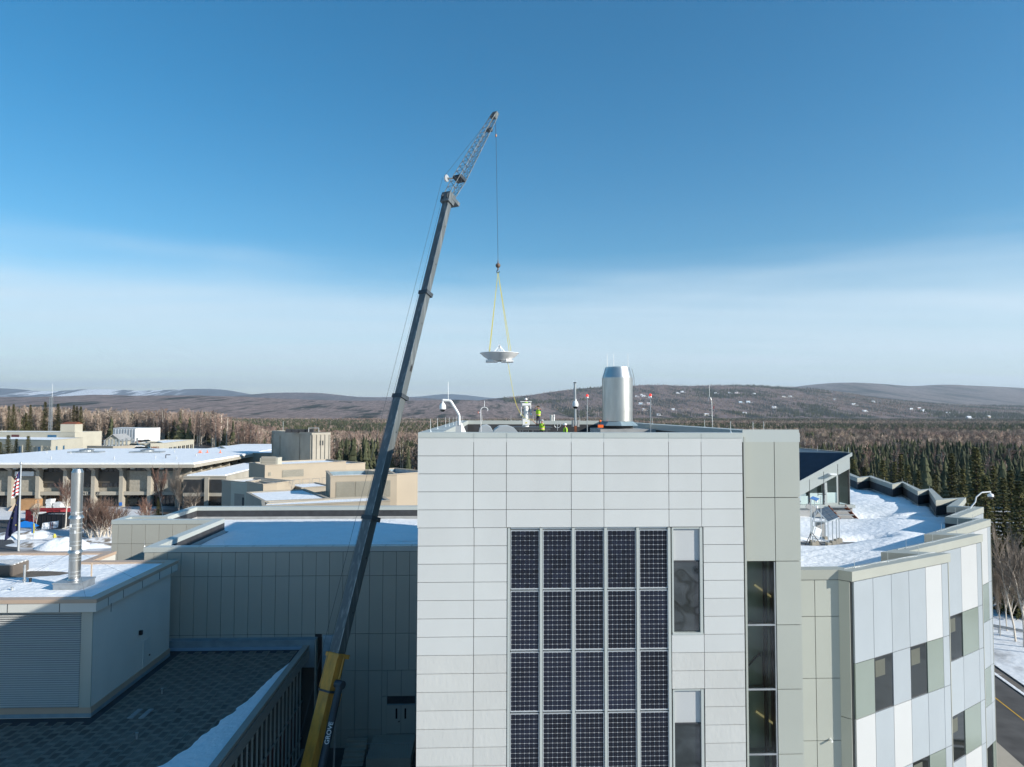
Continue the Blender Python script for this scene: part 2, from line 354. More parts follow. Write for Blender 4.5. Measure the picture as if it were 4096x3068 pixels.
# hills: ridge lines that stand at their own distance; crest given by photo pixels
def hill(name, crest, D, depth, m, seed, rough=1.0, base=-8, n=220, rows=26):
    xs = np.array([q[0] for q in crest], float); ys = np.array([q[1] for q in crest], float)
    px = np.linspace(xs[0], xs[-1], n); py = np.interp(px, xs, ys)
    k = np.ones(9)/9; py = np.convolve(np.pad(py, 4, 'edge'), k, 'valid')
    b = MB(); V = []
    C = [at(a, c, Y=D) for a, c in zip(px, py)]
    for j in range(rows+6):
        tt = j/(rows-1)
        for i in range(n):
            c = C[i]; cz = c.z-base
            if tt <= 1: y = D-depth*(1-tt); s = tt**1.25*(1.0)
            else: y = D+depth*(tt-1)*2; s = max(0, 1-(tt-1)*3)
            h = base+cz*s
            w = float(np.sin(np.pi*min(tt, 1)))
            V.append((c.x*(.55+.45*y/D)*1.0 if tt <= 1 else c.x, y, h+0))
    A = np.array(V); tt = np.repeat(np.minimum(np.arange(rows+6)/(rows-1), 1.3), n)
    amp = np.clip(np.sin(np.pi*np.clip(tt, 0, 1)), 0, 1)
    A[:, 2] += amp*(fbm(A[:, 0], A[:, 1], depth*.35, seed)-.47)*.22*(A[:, 2]-base+60)*rough
    A[:, 2] += (tt > .9)*(fbm(A[:, 0], A[:, 1], 60, seed+5, 2)-.38)*5*rough
    b.v = list(map(tuple, A.tolist())); b.f = [(j*n+i, j*n+i+1, (j+1)*n+i+1, (j+1)*n+i) for j in range(rows+5) for i in range(n-1)]; b.m = [0]*len(b.f)
    o = b.build(name, m, smooth=True); o['kind'] = 'structure'; return o, A.reshape(rows+6, n, 3)
def hillmat(name, birch, spruce, lo, hi, big, fine, snow=0.0, snowx=None, slo=.5, shi=.58):
    """woods seen from afar: patches of bare birch, dark spruce and, on some, open snow"""
    m = bpy.data.materials.new(name); m.use_nodes = True; t = m.node_tree; n = t.nodes; l = t.links; bs = n['Principled BSDF']; bs.inputs['Roughness'].default_value = .95; bs.inputs['Specular IOR Level'].default_value = .05
    g = n.new('ShaderNodeNewGeometry'); mp = n.new('ShaderNodeMapping'); mp.inputs['Scale'].default_value = (1, .14, 1.2); l.new(g.outputs['Position'], mp.inputs[0])
    def noise(s, d, r=.6): q = n.new('ShaderNodeTexNoise'); q.inputs['Scale'].default_value = s; q.inputs['Detail'].default_value = d; q.inputs['Roughness'].default_value = r; l.new(mp.outputs[0], q.inputs[0]); return q.outputs[0]
    def rng_(x, a, c, lo_=0., hi_=1.): r = n.new('ShaderNodeMapRange'); l.new(x, r.inputs[0]); r.inputs[1].default_value = a; r.inputs[2].default_value = c; r.inputs[3].default_value = lo_; r.inputs[4].default_value = hi_; return r.outputs[0]
    def mixc(f, a, c):
        x = n.new('ShaderNodeMix'); x.data_type = 'RGBA'; l.new(f, x.inputs['Factor'])
        for s_, v in (('A', a), ('B', c)):
            if isinstance(v, tuple): x.inputs[s_].default_value = (*v, 1)
            else: l.new(v, x.inputs[s_])
        return x.outputs['Result']
    B1 = mixc(rng_(noise(fine, 3), .35, .65), tuple(c*.62 for c in birch), tuple(c*1.35 for c in birch))
    S = mixc(rng_(noise(fine*.8, 3), .35, .65), tuple(c*.6 for c in spruce), tuple(c*1.5 for c in spruce))
    c = mixc(rng_(noise(big, 9, .68), lo, hi), B1, S)
    if snow:
        s = rng_(noise(snow, 7, .62), slo, shi)
        if snowx:
            sx = n.new('ShaderNodeSeparateXYZ'); l.new(g.outputs['Position'], sx.inputs[0])
            a = rng_(sx.outputs[0], snowx[0]-snowx[2], snowx[0]+snowx[2]); d = rng_(sx.outputs[0], snowx[1]+snowx[2], snowx[1]-snowx[2])
            mm = n.new('ShaderNodeMath'); mm.operation = 'MULTIPLY'; l.new(a, mm.inputs[0]); l.new(d, mm.inputs[1])
            m2 = n.new('ShaderNodeMath'); m2.operation = 'MULTIPLY'; l.new(mm.outputs[0], m2.inputs[0]); l.new(s, m2.inputs[1]); s = m2.outputs[0]
        c = mixc(s, c, (.78, .80, .83))
    l.new(c, bs.inputs['Base Color']); MATS[name] = m; return m
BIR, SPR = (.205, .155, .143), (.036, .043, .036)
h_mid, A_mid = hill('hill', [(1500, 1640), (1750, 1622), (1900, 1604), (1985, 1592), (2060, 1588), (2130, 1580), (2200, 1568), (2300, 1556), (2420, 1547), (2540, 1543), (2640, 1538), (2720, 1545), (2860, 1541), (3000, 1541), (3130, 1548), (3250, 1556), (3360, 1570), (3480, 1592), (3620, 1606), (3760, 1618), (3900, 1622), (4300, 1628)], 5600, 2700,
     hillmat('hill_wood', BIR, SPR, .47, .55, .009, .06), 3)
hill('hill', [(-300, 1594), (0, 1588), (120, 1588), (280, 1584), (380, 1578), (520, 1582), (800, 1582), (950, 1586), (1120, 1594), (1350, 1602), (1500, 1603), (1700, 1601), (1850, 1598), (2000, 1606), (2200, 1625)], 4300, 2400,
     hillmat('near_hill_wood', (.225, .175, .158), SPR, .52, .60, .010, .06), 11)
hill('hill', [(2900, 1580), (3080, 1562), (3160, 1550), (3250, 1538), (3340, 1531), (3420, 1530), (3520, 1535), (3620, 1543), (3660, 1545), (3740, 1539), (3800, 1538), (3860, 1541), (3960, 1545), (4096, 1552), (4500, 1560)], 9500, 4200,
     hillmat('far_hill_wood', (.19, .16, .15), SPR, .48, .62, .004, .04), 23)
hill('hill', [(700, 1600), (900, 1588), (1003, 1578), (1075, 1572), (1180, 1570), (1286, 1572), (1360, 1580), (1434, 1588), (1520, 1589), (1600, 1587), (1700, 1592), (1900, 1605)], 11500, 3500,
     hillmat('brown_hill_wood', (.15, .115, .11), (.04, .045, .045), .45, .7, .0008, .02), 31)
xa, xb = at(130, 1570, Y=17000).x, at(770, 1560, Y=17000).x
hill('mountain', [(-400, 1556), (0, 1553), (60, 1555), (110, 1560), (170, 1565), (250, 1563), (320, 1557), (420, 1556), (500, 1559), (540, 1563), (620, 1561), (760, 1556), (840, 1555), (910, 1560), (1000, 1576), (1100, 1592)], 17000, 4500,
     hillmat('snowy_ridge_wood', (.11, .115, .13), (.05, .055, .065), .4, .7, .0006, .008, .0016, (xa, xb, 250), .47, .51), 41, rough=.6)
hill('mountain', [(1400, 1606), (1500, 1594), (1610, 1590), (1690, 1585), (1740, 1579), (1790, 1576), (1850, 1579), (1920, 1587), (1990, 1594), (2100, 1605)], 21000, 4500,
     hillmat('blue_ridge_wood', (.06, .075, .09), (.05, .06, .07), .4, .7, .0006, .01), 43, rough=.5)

# ------------------------------------------------------------------ trees
def low_spruce(seed):
    r = random.Random(seed); b = MB(); h = 1.0; b.tube((0, 0, 0), (0, 0, .3), .018, .012, n=4, cap=False, mi=1)
    L_ = 7
    for j in range(L_):
        z = .10+.80*j/L_; R = .155*(1-j/L_)**.8+.014; n = 7; top = (r.uniform(-.01, .01), r.uniform(-.01, .01), min(1, z+.26*(1-.4*j/L_)))
        ring = [(R*r.uniform(.6, 1.25)*math.cos(6.283*(i+r.uniform(-.2, .2))/n), R*r.uniform(.6, 1.25)*math.sin(6.283*i/n), z+r.uniform(-.03, .02)) for i in range(n)]
        b.add([top]+ring, [(0, 1+i, 1+(i+1) % n) for i in range(n)])
    return b
def low_birch(seed, wide=1.0):
    r = random.Random(seed); b = MB()
    for s in range(r.choice((1, 2, 2))):
        a = r.uniform(0, 6.28); tx, ty = .05*math.cos(a), .05*math.sin(a)
        b.tube((tx*.3, ty*.3, 0), (tx, ty, .92), .011, .004, n=3, cap=False, mi=1)
        for i in range(64):
            z = r.uniform(.28, .9); a = r.uniform(0, 6.28); l_ = r.uniform(.10, .24)*wide*(1.1-z*.7); q = Vector((tx*z, ty*z, z)); d = Vector((math.cos(a), math.sin(a), r.uniform(.5, 1.6))).normalized()
            e = q+d*l_; w = d.orthogonal().normalized()*.0055
            b.add([q, e+w, e-w], [(0, 1, 2)])
            for k in range(3):
                f = q+d*l_*r.uniform(.4, .9); d2 = (d+Vector((r.uniform(-.7, .7), r.uniform(-.7, .7), r.uniform(-.2, .6)))).normalized(); e2 = f+d2*l_*.6; w2 = d2.orthogonal().normalized()*.0055
                b.add([f, e2+w2, e2-w2], [(0, 1, 2)])
    return b
def proto_coll(name, meshes):
    c = bpy.data.collections.new(name)
    for i, me in enumerate(meshes): o = bpy.data.objects.new(f'{name}_{i}', me); c.objects.link(o)
    return c
C_SPR = proto_coll('spruce_kinds', [low_spruce(i).mesh('spruce_kind', [M_NEEDLEF, M_TRUNK]) for i in range(4)])
C_BIR = proto_coll('birch_kinds', [low_birch(i+50).mesh('birch_kind', [M_BIRCHF, M_BIRCHT]) for i in range(4)])
def scatter(name, pts, hts, coll, label, cat, asp=1.0):
    me = bpy.data.meshes.new(name); me.from_pydata(pts.tolist(), [], [])
    at_ = me.attributes.new('hgt', 'FLOAT', 'POINT'); at_.data.foreach_set('value', hts.astype(np.float32))
    o = bpy.data.objects.new(name, me); COL.objects.link(o); tag(o, label, cat, kind='stuff')
    g = bpy.data.node_groups.new(name, 'GeometryNodeTree'); g.interface.new_socket('Geometry', in_out='INPUT', socket_type='NodeSocketGeometry'); g.interface.new_socket('Geometry', in_out='OUTPUT', socket_type='NodeSocketGeometry')
    gi = g.nodes.new('NodeGroupInput'); go = g.nodes.new('NodeGroupOutput'); ip = g.nodes.new('GeometryNodeInstanceOnPoints'); ci = g.nodes.new('GeometryNodeCollectionInfo')
    ci.inputs['Collection'].default_value = coll; ci.inputs['Separate Children'].default_value = True; ci.inputs['Reset Children'].default_value = True
    ip.inputs['Pick Instance'].default_value = True
    na = g.nodes.new('GeometryNodeInputNamedAttribute'); na.data_type = 'FLOAT'; na.inputs['Name'].default_value = 'hgt'
    rv = g.nodes.new('FunctionNodeRandomValue'); rv.data_type = 'FLOAT_VECTOR'; rv.inputs['Max'].default_value = (0, 0, 6.283); rv.inputs['Min'].default_value = (0, 0, 0)
    rw = g.nodes.new('FunctionNodeRandomValue'); rw.data_type = 'FLOAT'; rw.inputs[2].default_value = .75*asp; rw.inputs[3].default_value = 1.3*asp; rw.inputs['Seed'].default_value = 4
    mu = g.nodes.new('ShaderNodeMath'); mu.operation = 'MULTIPLY'; cx = g.nodes.new('ShaderNodeCombineXYZ')
    K = g.links.new
    K(na.outputs['Attribute'], mu.inputs[0]); K(rw.outputs[1], mu.inputs[1]); K(mu.outputs[0], cx.inputs[0]); K(mu.outputs[0], cx.inputs[1]); K(na.outputs['Attribute'], cx.inputs[2])
    K(gi.outputs[0], ip.inputs['Points']); K(ci.outputs[0], ip.inputs['Instance']); K(rv.outputs[0], ip.inputs['Rotation']); K(cx.outputs[0], ip.inputs['Scale']); K(ip.outputs[0], go.inputs[0])
    md = o.modifiers.new('scatter', 'NODES'); md.node_group = g
    for p in g.nodes: pass
    return o
# woods on the plain: rows of rings whose spacing grows with distance
def wood_points():
    P = []
    y = 130.0; rg = np.random.default_rng(5)
    Y0, Y1 = 130., 3600.
    nseg = 60; ys = np.geomspace(Y0, Y1, nseg+1)
    for a, c in zip(ys[:-1], ys[1:]):
        x0, x1 = -.86*c, .90*c; area = (x1-x0)*(c-a); dens = 1/np.interp(a, [130, 400, 1000, 2000, 3600], [16, 17, 26, 60, 130])
        k = int(area*dens); P.append(np.stack([rg.uniform(x0, x1, k), rg.uniform(a, c, k)], 1))
    return np.concatenate(P)
WP = wood_points(); wx, wy = WP[:, 0], WP[:, 1]; ra = wx/wy
ymin = np.interp(ra, [-.9, -.62, -.50, -.40, -.30, -.22, -.10, .3, .45, .60, .72, .9], [345, 345, 335, 300, 262, 245, 235, 230, 225, 215, 205, 190])
keep = (wy > ymin+6*vnoise(wx, wy, 30, 9)) & ((fbm(wx, wy, 45, 91, 2) > .22) | (wy > 900))
WP = WP[keep]; wx, wy = WP[:, 0], WP[:, 1]; ra = wx/wy
# patches: long east-west bands of spruce and birch, birch on the left rise
pn = fbm(wx*.35, wy, 260, 3, 4)+.0; left = sst(-.30, -.36, ra)*(1-sst(560, 700, wy))
spr = pn > .47
wv = wy*(1+.22*(fbm(wx, wy*.2, 400, 71, 3)-.45))
spr = np.where(ra > .2, (wv < 400) | (wv > 900) | ((wv > 590) & (wv < 650)), spr)
spr = np.where((ra > .2) & (wv > 1500) & (wv < 1800), False, spr)
spr = np.where((ra > -.32) & (ra < .2) & (wy < 1500), pn > .27, spr)
spr = np.where((ra < -.3) & (wy > 700) & (wy < 1800), pn > .40, spr)
edge_b = (ra < -.08) & (wy < ymin[keep]+22) & (ra > -.35); spr = np.where(edge_b, rng.random(len(wx)) < .3, spr)
spr = np.where(left > .5, (fbm(wx, wy, 40, 77, 3) > .60) | (rng.random(len(wx)) < .05), spr)
spr = np.where(rng.random(len(wx)) < .10, ~spr, spr)
z = gz(wx, wy)-.2; hs = 6.5+8.5*rng.random(len(wx))**.8+5*vnoise(wx, wy, 60, 4); hs = np.where(left > .5, hs*1.0, hs)
hs = hs*np.interp(wy, [90, 200, 500], [.95, 1., .95])
# the woods go on beside and behind the viewpoint (seen in the panes)
kb = 9000; rb_ = np.random.default_rng(31); aa = rb_.uniform(math.radians(130), math.radians(410), kb); rr_ = np.sqrt(rb_.uniform(120**2, 420**2, kb)); bx0, by0 = rr_*np.cos(aa), rr_*np.sin(aa)
ok_ = (by0 < .6*np.abs(bx0)) & ((bx0 > 105) | (by0 < -70) | (bx0 < -200)); bx0, by0 = bx0[ok_], by0[ok_]
wx = np.concatenate([wx, bx0]); wy = np.concatenate([wy, by0]); z = np.concatenate([z, gz(bx0, by0)-.2]); hs = np.concatenate([hs, 9+8*rb_.random(len(bx0))]); spr = np.concatenate([spr, rb_.random(len(bx0)) < .45])
for nm, sel, cl, lb in (('spruce_forest', spr, C_SPR, 'dark spruce forest covering the valley behind the campus'), ('birch_forest', ~spr, C_BIR, 'bare brown birch and aspen woods around the campus')):
    scatter(nm, np.stack([wx[sel], wy[sel], z[sel]], 1), hs[sel]*(1.0 if nm[0] == 's' else 1.02), cl, lb, 'forest')
# sparse spruces and birches that stipple the hill with the houses
rg = np.random.default_rng(12); H, Wd = A_mid.shape[:2]; k = 26000
jj = rg.uniform(3, 25, k); ii = rg.uniform(40, Wd-2, k); j0 = jj.astype(int); i0 = ii.astype(int); fj = (jj-j0)[:, None]; fi = (ii-i0)[:, None]
HP = (A_mid[j0, i0]*(1-fj)*(1-fi)+A_mid[j0+1, i0]*fj*(1-fi)+A_mid[j0, i0+1]*(1-fj)*fi+A_mid[j0+1, i0+1]*fj*fi)
cl = fbm(HP[:, 0], HP[:, 1]*.6, 420, 21, 4) > .50
sel = cl & (rg.random(k) < .8); scatter('hillside_spruce_forest', HP[sel], 11+7*rg.random(sel.sum()), C_SPR, 'dark spruce stands dotted over the far hillside with houses', 'forest', 1.35)
sel = ~cl & (rg.random(k) < .7); scatter('hillside_birch_forest', HP[sel], 9+5*rg.random(sel.sum()), C_BIR, 'bare birch woods over the far hillside with houses', 'forest', 1.6)

def big_spruce(seed, dens=1.0):
    """spruce one unit tall: whorls of drooping boughs made of many small needle sprays"""
    r = random.Random(seed); b = MB(); z = .05; tr = MB().tube((0, 0, 0), (0, 0, .97), .016, .002, n=6, cap=False)
    while z < .985:
        R = .21*(1-z)**1.0*(1 if z > .15 else .75+z*1.6)+.006; nb = int((8+6*(1-z))*dens); off = r.uniform(0, 6.28)
        for i in range(nb):
            a = off+6.283*i/nb+r.uniform(-.25, .25); l_ = R*r.uniform(.65, 1.15); dr = r.uniform(.15, .45)*(1-z)-.25*z
            ns = max(3, int(l_/.014))
            for k in range(ns):
                q = (k+r.random())/ns; c = Vector((math.cos(a)*l_*q, math.sin(a)*l_*q, z-dr*l_*q*(.6+.6*q)+r.uniform(-.004, .004)))
                s = .021*(1.15-.55*q)*r.uniform(.7, 1.3)
                for m_ in range(3):
                    d = Vector((math.cos(a+r.uniform(-1, 1)), math.sin(a+r.uniform(-1, 1)), r.uniform(-.6, .25))).normalized(); w = Vector((-d.y, d.x, r.uniform(-.5, .5))).normalized()
                    b.add([c-w*s*.5, c+d*s*1.3, c+w*s*.5, c-d*s*.4], [(0, 1, 2), (0, 2, 3)])
        z += .022+.018*(1-z)*r.uniform(.7, 1.2)
    return b.mesh('spruce_crown', M_NEEDLE), tr.mesh('spruce_trunk', M_TRUNK)
def big_birch(seed, spread=.5, droop=0.0, levels=4, multi=1, tw=M_TWIG, up=.55):
    r = random.Random(seed); tr = MB(); cr = MB()
    def grow(p, d, l_, rad, lev):
        n = 3; q = p
        for i in range(n):
            d = (d+Vector((r.uniform(-.12, .12), r.uniform(-.12, .12), r.uniform(-.04, .1)-droop*(lev > 1)))).normalized(); e = q+d*(l_/n); r0 = rad*(1-.25*i/n); r1 = rad*(1-.25*(i+1)/n)
            (tr if lev < 2 else cr).tube(q, e, r0, r1, n=5 if lev < 2 else 3, cap=False); q = e
            if lev < levels and (i > 0 or lev > 0):
                for _ in range(2 if lev < levels-1 else 3):
                    a = r.uniform(0, 6.28); s = Vector((math.cos(a), math.sin(a), 0)); nd = (d*r.uniform(.5, .9)+s*spread*r.uniform(.6, 1.2)+Vector((0, 0, up*.4))).normalized()
                    grow(q-d*(l_/n)*r.random()*.6, nd, l_*r.uniform(.42, .66), max(rad*.45, .0009), lev+1)
        if lev < levels: grow(q, d, l_*.6, max(rad*.65, .0009), lev+1)
    for m_ in range(multi):
        a = r.uniform(0, 6.28); d = Vector((math.cos(a)*.22*(multi > 1), math.sin(a)*.22*(multi > 1), 1)).normalized(); grow(Vector((0, 0, 0)), d, .46, .012, 0)
    h = max(v[2] for v in cr.v+tr.v)
    for q in (tr, cr): q.v = [(x/h, y/h, z_/h) for x, y, z_ in q.v]
    return cr.mesh('birch_crown', tw), tr.mesh('birch_trunk', M_BARK)
def tree(name, kind, loc, h, label, group, rz=None, wide=1.0):
    t = thing(name, label, 'tree', loc, group)
    for nm, me in (('crown', kind[0]), ('trunk', kind[1])):
        o = bpy.data.objects.new(nm, me); COL.objects.link(o); o.parent = t
    t.rotation_euler = (0, 0, random.uniform(0, 6.28) if rz is None else rz); t.scale = (h*wide, h*wide, h); return t
# ------------------------------------------------------------------ main building: white panelled tower
YF = 25.0; TX0 = at(1671, 2000, Y=YF).x; TXS = at(2981, 2000, Y=YF).x; TX1 = 11.72; TYB = 65.0; TZ = at(1700, 1730, Y=YF).z; TRZ = TZ-1.5
tw = thing('laboratory_tower', 'tall white panelled building block with solar panels on its front wall', 'building', (TX0, YF, 0))
zc0 = at(1800, 1752, Y=YF).z; DZ = (zc0-at(1800, 2991, Y=YF).z)/17
ZR = [zc0-DZ*k for k in range(40)]; ZR = [q for q in ZR if q > .6]
MB().box(TX0+.02, TX1-.02, YF+.14, YF+1.2, -1, TZ-.35).build('wall', M_JOINT, tw)
MB().box(TX0+.02, TX0+.5, YF+1.2, TYB, -1, TZ-.35).box(TX1-.5, TX1-.02, YF+1.2, TYB, -1, TZ-.35).box(TX0+.02, TX1-.02, TYB-.5, TYB, -1, TZ-.35).build('wall', M_SAGE, tw)
cols = [at(q, 1760, Y=YF).x for q in (1671, 1895, 2026, 2285, 2415, 2674, 2804, 2969)]
cl_lo = [at(q, 2115, Y=YF).x for q in (1671, 1896.5, 2029, 2684, 2813, 2974)]
u = Vector((1, 0, 0)); J = .018
def fpanel(x0, x1, z0, z1, m, nm='panel', y=YF, t=.12):
    return piece(nm, m, tw, ((x0+x1)/2, y+t/2, (z0+z1)/2), u, x1-x0-J, t, z1-z0-J)
for i in range(7):
    fpanel(cols[i], cols[i+1], zc0, TZ-.01, M_COPING, 'fascia_panel', YF-.015)
    for k in range(5): fpanel(cols[i], cols[i+1], ZR[k+1], ZR[k], M_WHITE)
for k in range(5, len(ZR)-1):
    m = M_WHITE if k < 12 else M_RIPPLE
    fpanel(cl_lo[0], cl_lo[1], ZR[k+1], ZR[k], m); fpanel(cl_lo[1], cl_lo[2], ZR[k+1], ZR[k], m); fpanel(cl_lo[4], cl_lo[5], ZR[k+1], ZR[k], m)
    if (k-5) % 9 >= 6: fpanel(cl_lo[3], cl_lo[4], ZR[k+1], ZR[k], m)
# windows in the narrow bay: white spandrel above wavy glass
for k in range(5, len(ZR)-6, 9):
    zt, zb = ZR[k], ZR[k+6]; x0, x1 = cl_lo[3]+.03, cl_lo[4]-.03; zs = zt-(zt-zb)*.325
    wn = MB().box(x0, x0+.06, YF+.01, YF+.14, zb, zt-.02).box(x1-.10, x1, YF+.01, YF+.14, zb, zt-.02).box(x0, x1, YF-.02, YF+.14, zb, zb+.07).box(x0, x1, YF+.02, YF+.14, zt-.07, zt-.02).build('window', M_COPING, tw)
    MB().box(x0+.06, x1-.10, YF+.10, YF+.13, zs, zt-.07).build('spandrel', M_BRIGHT, wn)
    MB().box(x0+.06, x1-.10, YF+.112, YF+.13, zb+.07, zs).build('pane', M_WAVY, wn)
    MB().box(x0+.06, x1-.10, YF+.07, YF+.111, zs-.02, zs+.03).build('transom', M_MEMB, wn)
# solar array: five columns of modules between aluminium mullions
sx = [at(q, 2200, Y=YF).x for q in (2042.7, 2172, 2300.5, 2429.5, 2558)]; sw = 114/FPX*YF*1.003
sz = [at(2100, 2121, Y=YF).z, at(2100, 2363.8, Y=YF).z]; sp_ = sz[0]-sz[1]; sh = 232/FPX*YF*1.002
for x in [sx[0]-.064]+[q-.065 for q in sx[1:]]+[sx[-1]+sw+.05]:
    piece('mullion', M_COPING, tw, (x, YF+.045, (ZR[5]+1)/2), u, .095, .12, ZR[5]-1.04)
for r_ in range(8):
    piece('rail', M_ALU, tw, ((sx[0]+sx[-1]+sw)/2, YF+.09, sz[0]+.06-sp_*r_), u, sx[-1]+sw-sx[0]-.02, .04, .05)
piece('back_panel', M_FLASH, tw, ((sx[0]+sx[-1]+sw)/2, YF+.128, (ZR[5]+1)/2), u, sx[-1]+sw-sx[0], .02, ZR[5]-1.1)
M_CELL = mat('solar_cell', (.007, .009, .018), .3, var=.35, vs=1.5, rnd=.4, spec=.3)
# busbars on the cells
t_ = M_CELL.node_tree; b_ = t_.nodes['Principled BSDF']; g_ = t_.nodes.new('ShaderNodeNewGeometry'); s_ = t_.nodes.new('ShaderNodeSeparateXYZ'); t_.links.new(g_.outputs['Position'], s_.inputs[0])
w_ = sw/6.28; a_ = t_.nodes.new('ShaderNodeMath'); a_.operation = 'MULTIPLY'; a_.inputs[1].default_value = 3/w_; t_.links.new(s_.outputs[0], a_.inputs[0])
f_ = t_.nodes.new('ShaderNodeMath'); f_.operation = 'FRACT'; t_.links.new(a_.outputs[0], f_.inputs[0]); c_ = t_.nodes.new('ShaderNodeMath'); c_.operation = 'LESS_THAN'; c_.inputs[1].default_value = .045; t_.links.new(f_.outputs[0], c_.inputs[0])
mx = t_.nodes.new('ShaderNodeMix'); mx.data_type = 'RGBA'; t_.links.new(c_.outputs[0], mx.inputs['Factor']); t_.links.new(b_.inputs['Base Color'].links[0].from_socket, mx.inputs['A']); mx.inputs['B'].default_value = (.10, .11, .13, 1); t_.links.new(mx.outputs['Result'], b_.inputs['Base Color'])
M_BACKS = mat('backsheet', (.40, .41, .43), .4, var=.02)
cw = sw*.955/6; chh = sh*.965/12
def cellpoly(x, z, y):
    h = cw/2-.0045; v = chh/2-.0045; c = .017
    return [(x+a, y, z+b) for a, b in ((-h+c, -v), (h-c, -v), (h, -v+c), (h, v-c), (h-c, v), (-h+c, v), (-h, v-c), (-h, -v+c))]
cellmesh = MB().add(cellpoly(0, 0, -.004)+cellpoly(0, 0, 0), [range(8)]+[(i, i+8, (i+1) % 8+8, (i+1) % 8) for i in range(8)]).mesh('solar_cell', M_CELL)
allcells = MB()
for a in range(6):
    for d in range(12): allcells.poly(cellpoly((a-2.5)*cw, (d-5.5)*chh, 0))
allmesh = allcells.mesh('solar_cells', M_CELL)
frmesh = MB(); fw = .022
frmesh.box(-sw/2, sw/2, 0, .05, sh/2-fw, sh/2).box(-sw/2, sw/2, 0, .05, -sh/2, -sh/2+fw).box(-sw/2, -sw/2+fw, 0, .05, -sh/2+fw, sh/2-fw).box(sw/2-fw, sw/2, 0, .05, -sh/2+fw, sh/2-fw)
frmesh = frmesh.mesh('solar_frame', M_ALU); bkmesh = MB().box(-sw/2+fw, sw/2-fw, .016, .04, -sh/2+fw, sh/2-fw).mesh('backsheet', M_BACKS)
def put(name, me, loc, parent, off=(0, 0, 0)):
    o = bpy.data.objects.new(name, me); COL.objects.link(o); o.location = loc; o.parent = parent
    if parent.type == 'EMPTY': o.matrix_parent_inverse = Matrix.Translation(-Vector(parent.location))
    return o
for r_ in range(5):
    for c_ in range(5):
        cx_, cz_ = sx[c_]+sw/2, sz[0]-sp_*r_-sh/2
        fr = put('solar_panel', frmesh, (cx_, YF+.02, cz_), tw); put('backsheet', bkmesh, (0, 0, 0), fr)
        if r_ == 0 and c_ < 4 or False:
            for a in range(6):
                for d in range(12): put('solar_cell', cellmesh, ((a-2.5)*cw, .012, (d-5.5)*chh), fr)
        else:
            q = put('solar_cells', allmesh, (0, .012, 0), fr); q['kind'] = 'stuff'
# sage-grey stair bay with tall glazing
YS = YF+.22; sxs = [at(q, 1990, Y=YS).x for q in (2978, 3099, 3196)]; sxs[2] = TX1
zS = [at(3050, q, Y=YS).z for q in (1717, 1738, 1990, 2245, 2500, 2758, 3018)]; zS += [zS[-1]-2.35*k for k in range(1, 6)]
def spanel(x0, x1, z0, z1, nm='panel', m=M_SAGE): piece(nm, m, tw, ((x0+x1)/2, YS+.05, (z0+z1)/2), u, x1-x0-.025, .12, z1-z0-.025)
spanel(sxs[0]-.06, sxs[2], zS[1], zS[0], 'fascia_panel', M_COPING)
spanel(sxs[0], sxs[1], zS[2], zS[1]); spanel(sxs[0], sxs[1], zS[3], zS[2])
for a, c in zip(zS[1:-1], zS[2:]): spanel(sxs[1], sxs[2], c, a)
piece('corner_trim', M_SAGE, tw, (sxs[0]-.06, YF+.1, 13), u, .07, .2, 27.3)
# stair well behind glass
GX0, GX1 = sxs[0]+.02, sxs[1]-.02
m_in = mat('stair_wall', (.44, .46, .36), .8, var=.12); m_in2 = mat('stair_steel', (.045, .05, .045), .6)
M_CLEAR = bpy.data.materials.new('clear_glass'); M_CLEAR.use_nodes = True; n_ = M_CLEAR.node_tree.nodes; l_ = M_CLEAR.node_tree.links; n_.clear()
oo = n_.new('ShaderNodeOutputMaterial'); gl = n_.new('ShaderNodeBsdfGlossy'); gl.inputs['Roughness'].default_value = .03; tr_ = n_.new('ShaderNodeBsdfTransparent'); tr_.inputs[0].default_value = (.66, .73, .66, 1); fr_ = n_.new('ShaderNodeFresnel'); fr_.inputs[0].default_value = 1.75; ms = n_.new('ShaderNodeMixShader')
l_.new(fr_.outputs[0], ms.inputs[0]); l_.new(tr_.outputs[0], ms.inputs[1]); l_.new(gl.outputs[0], ms.inputs[2]); l_.new(ms.outputs[0], oo.inputs[0])
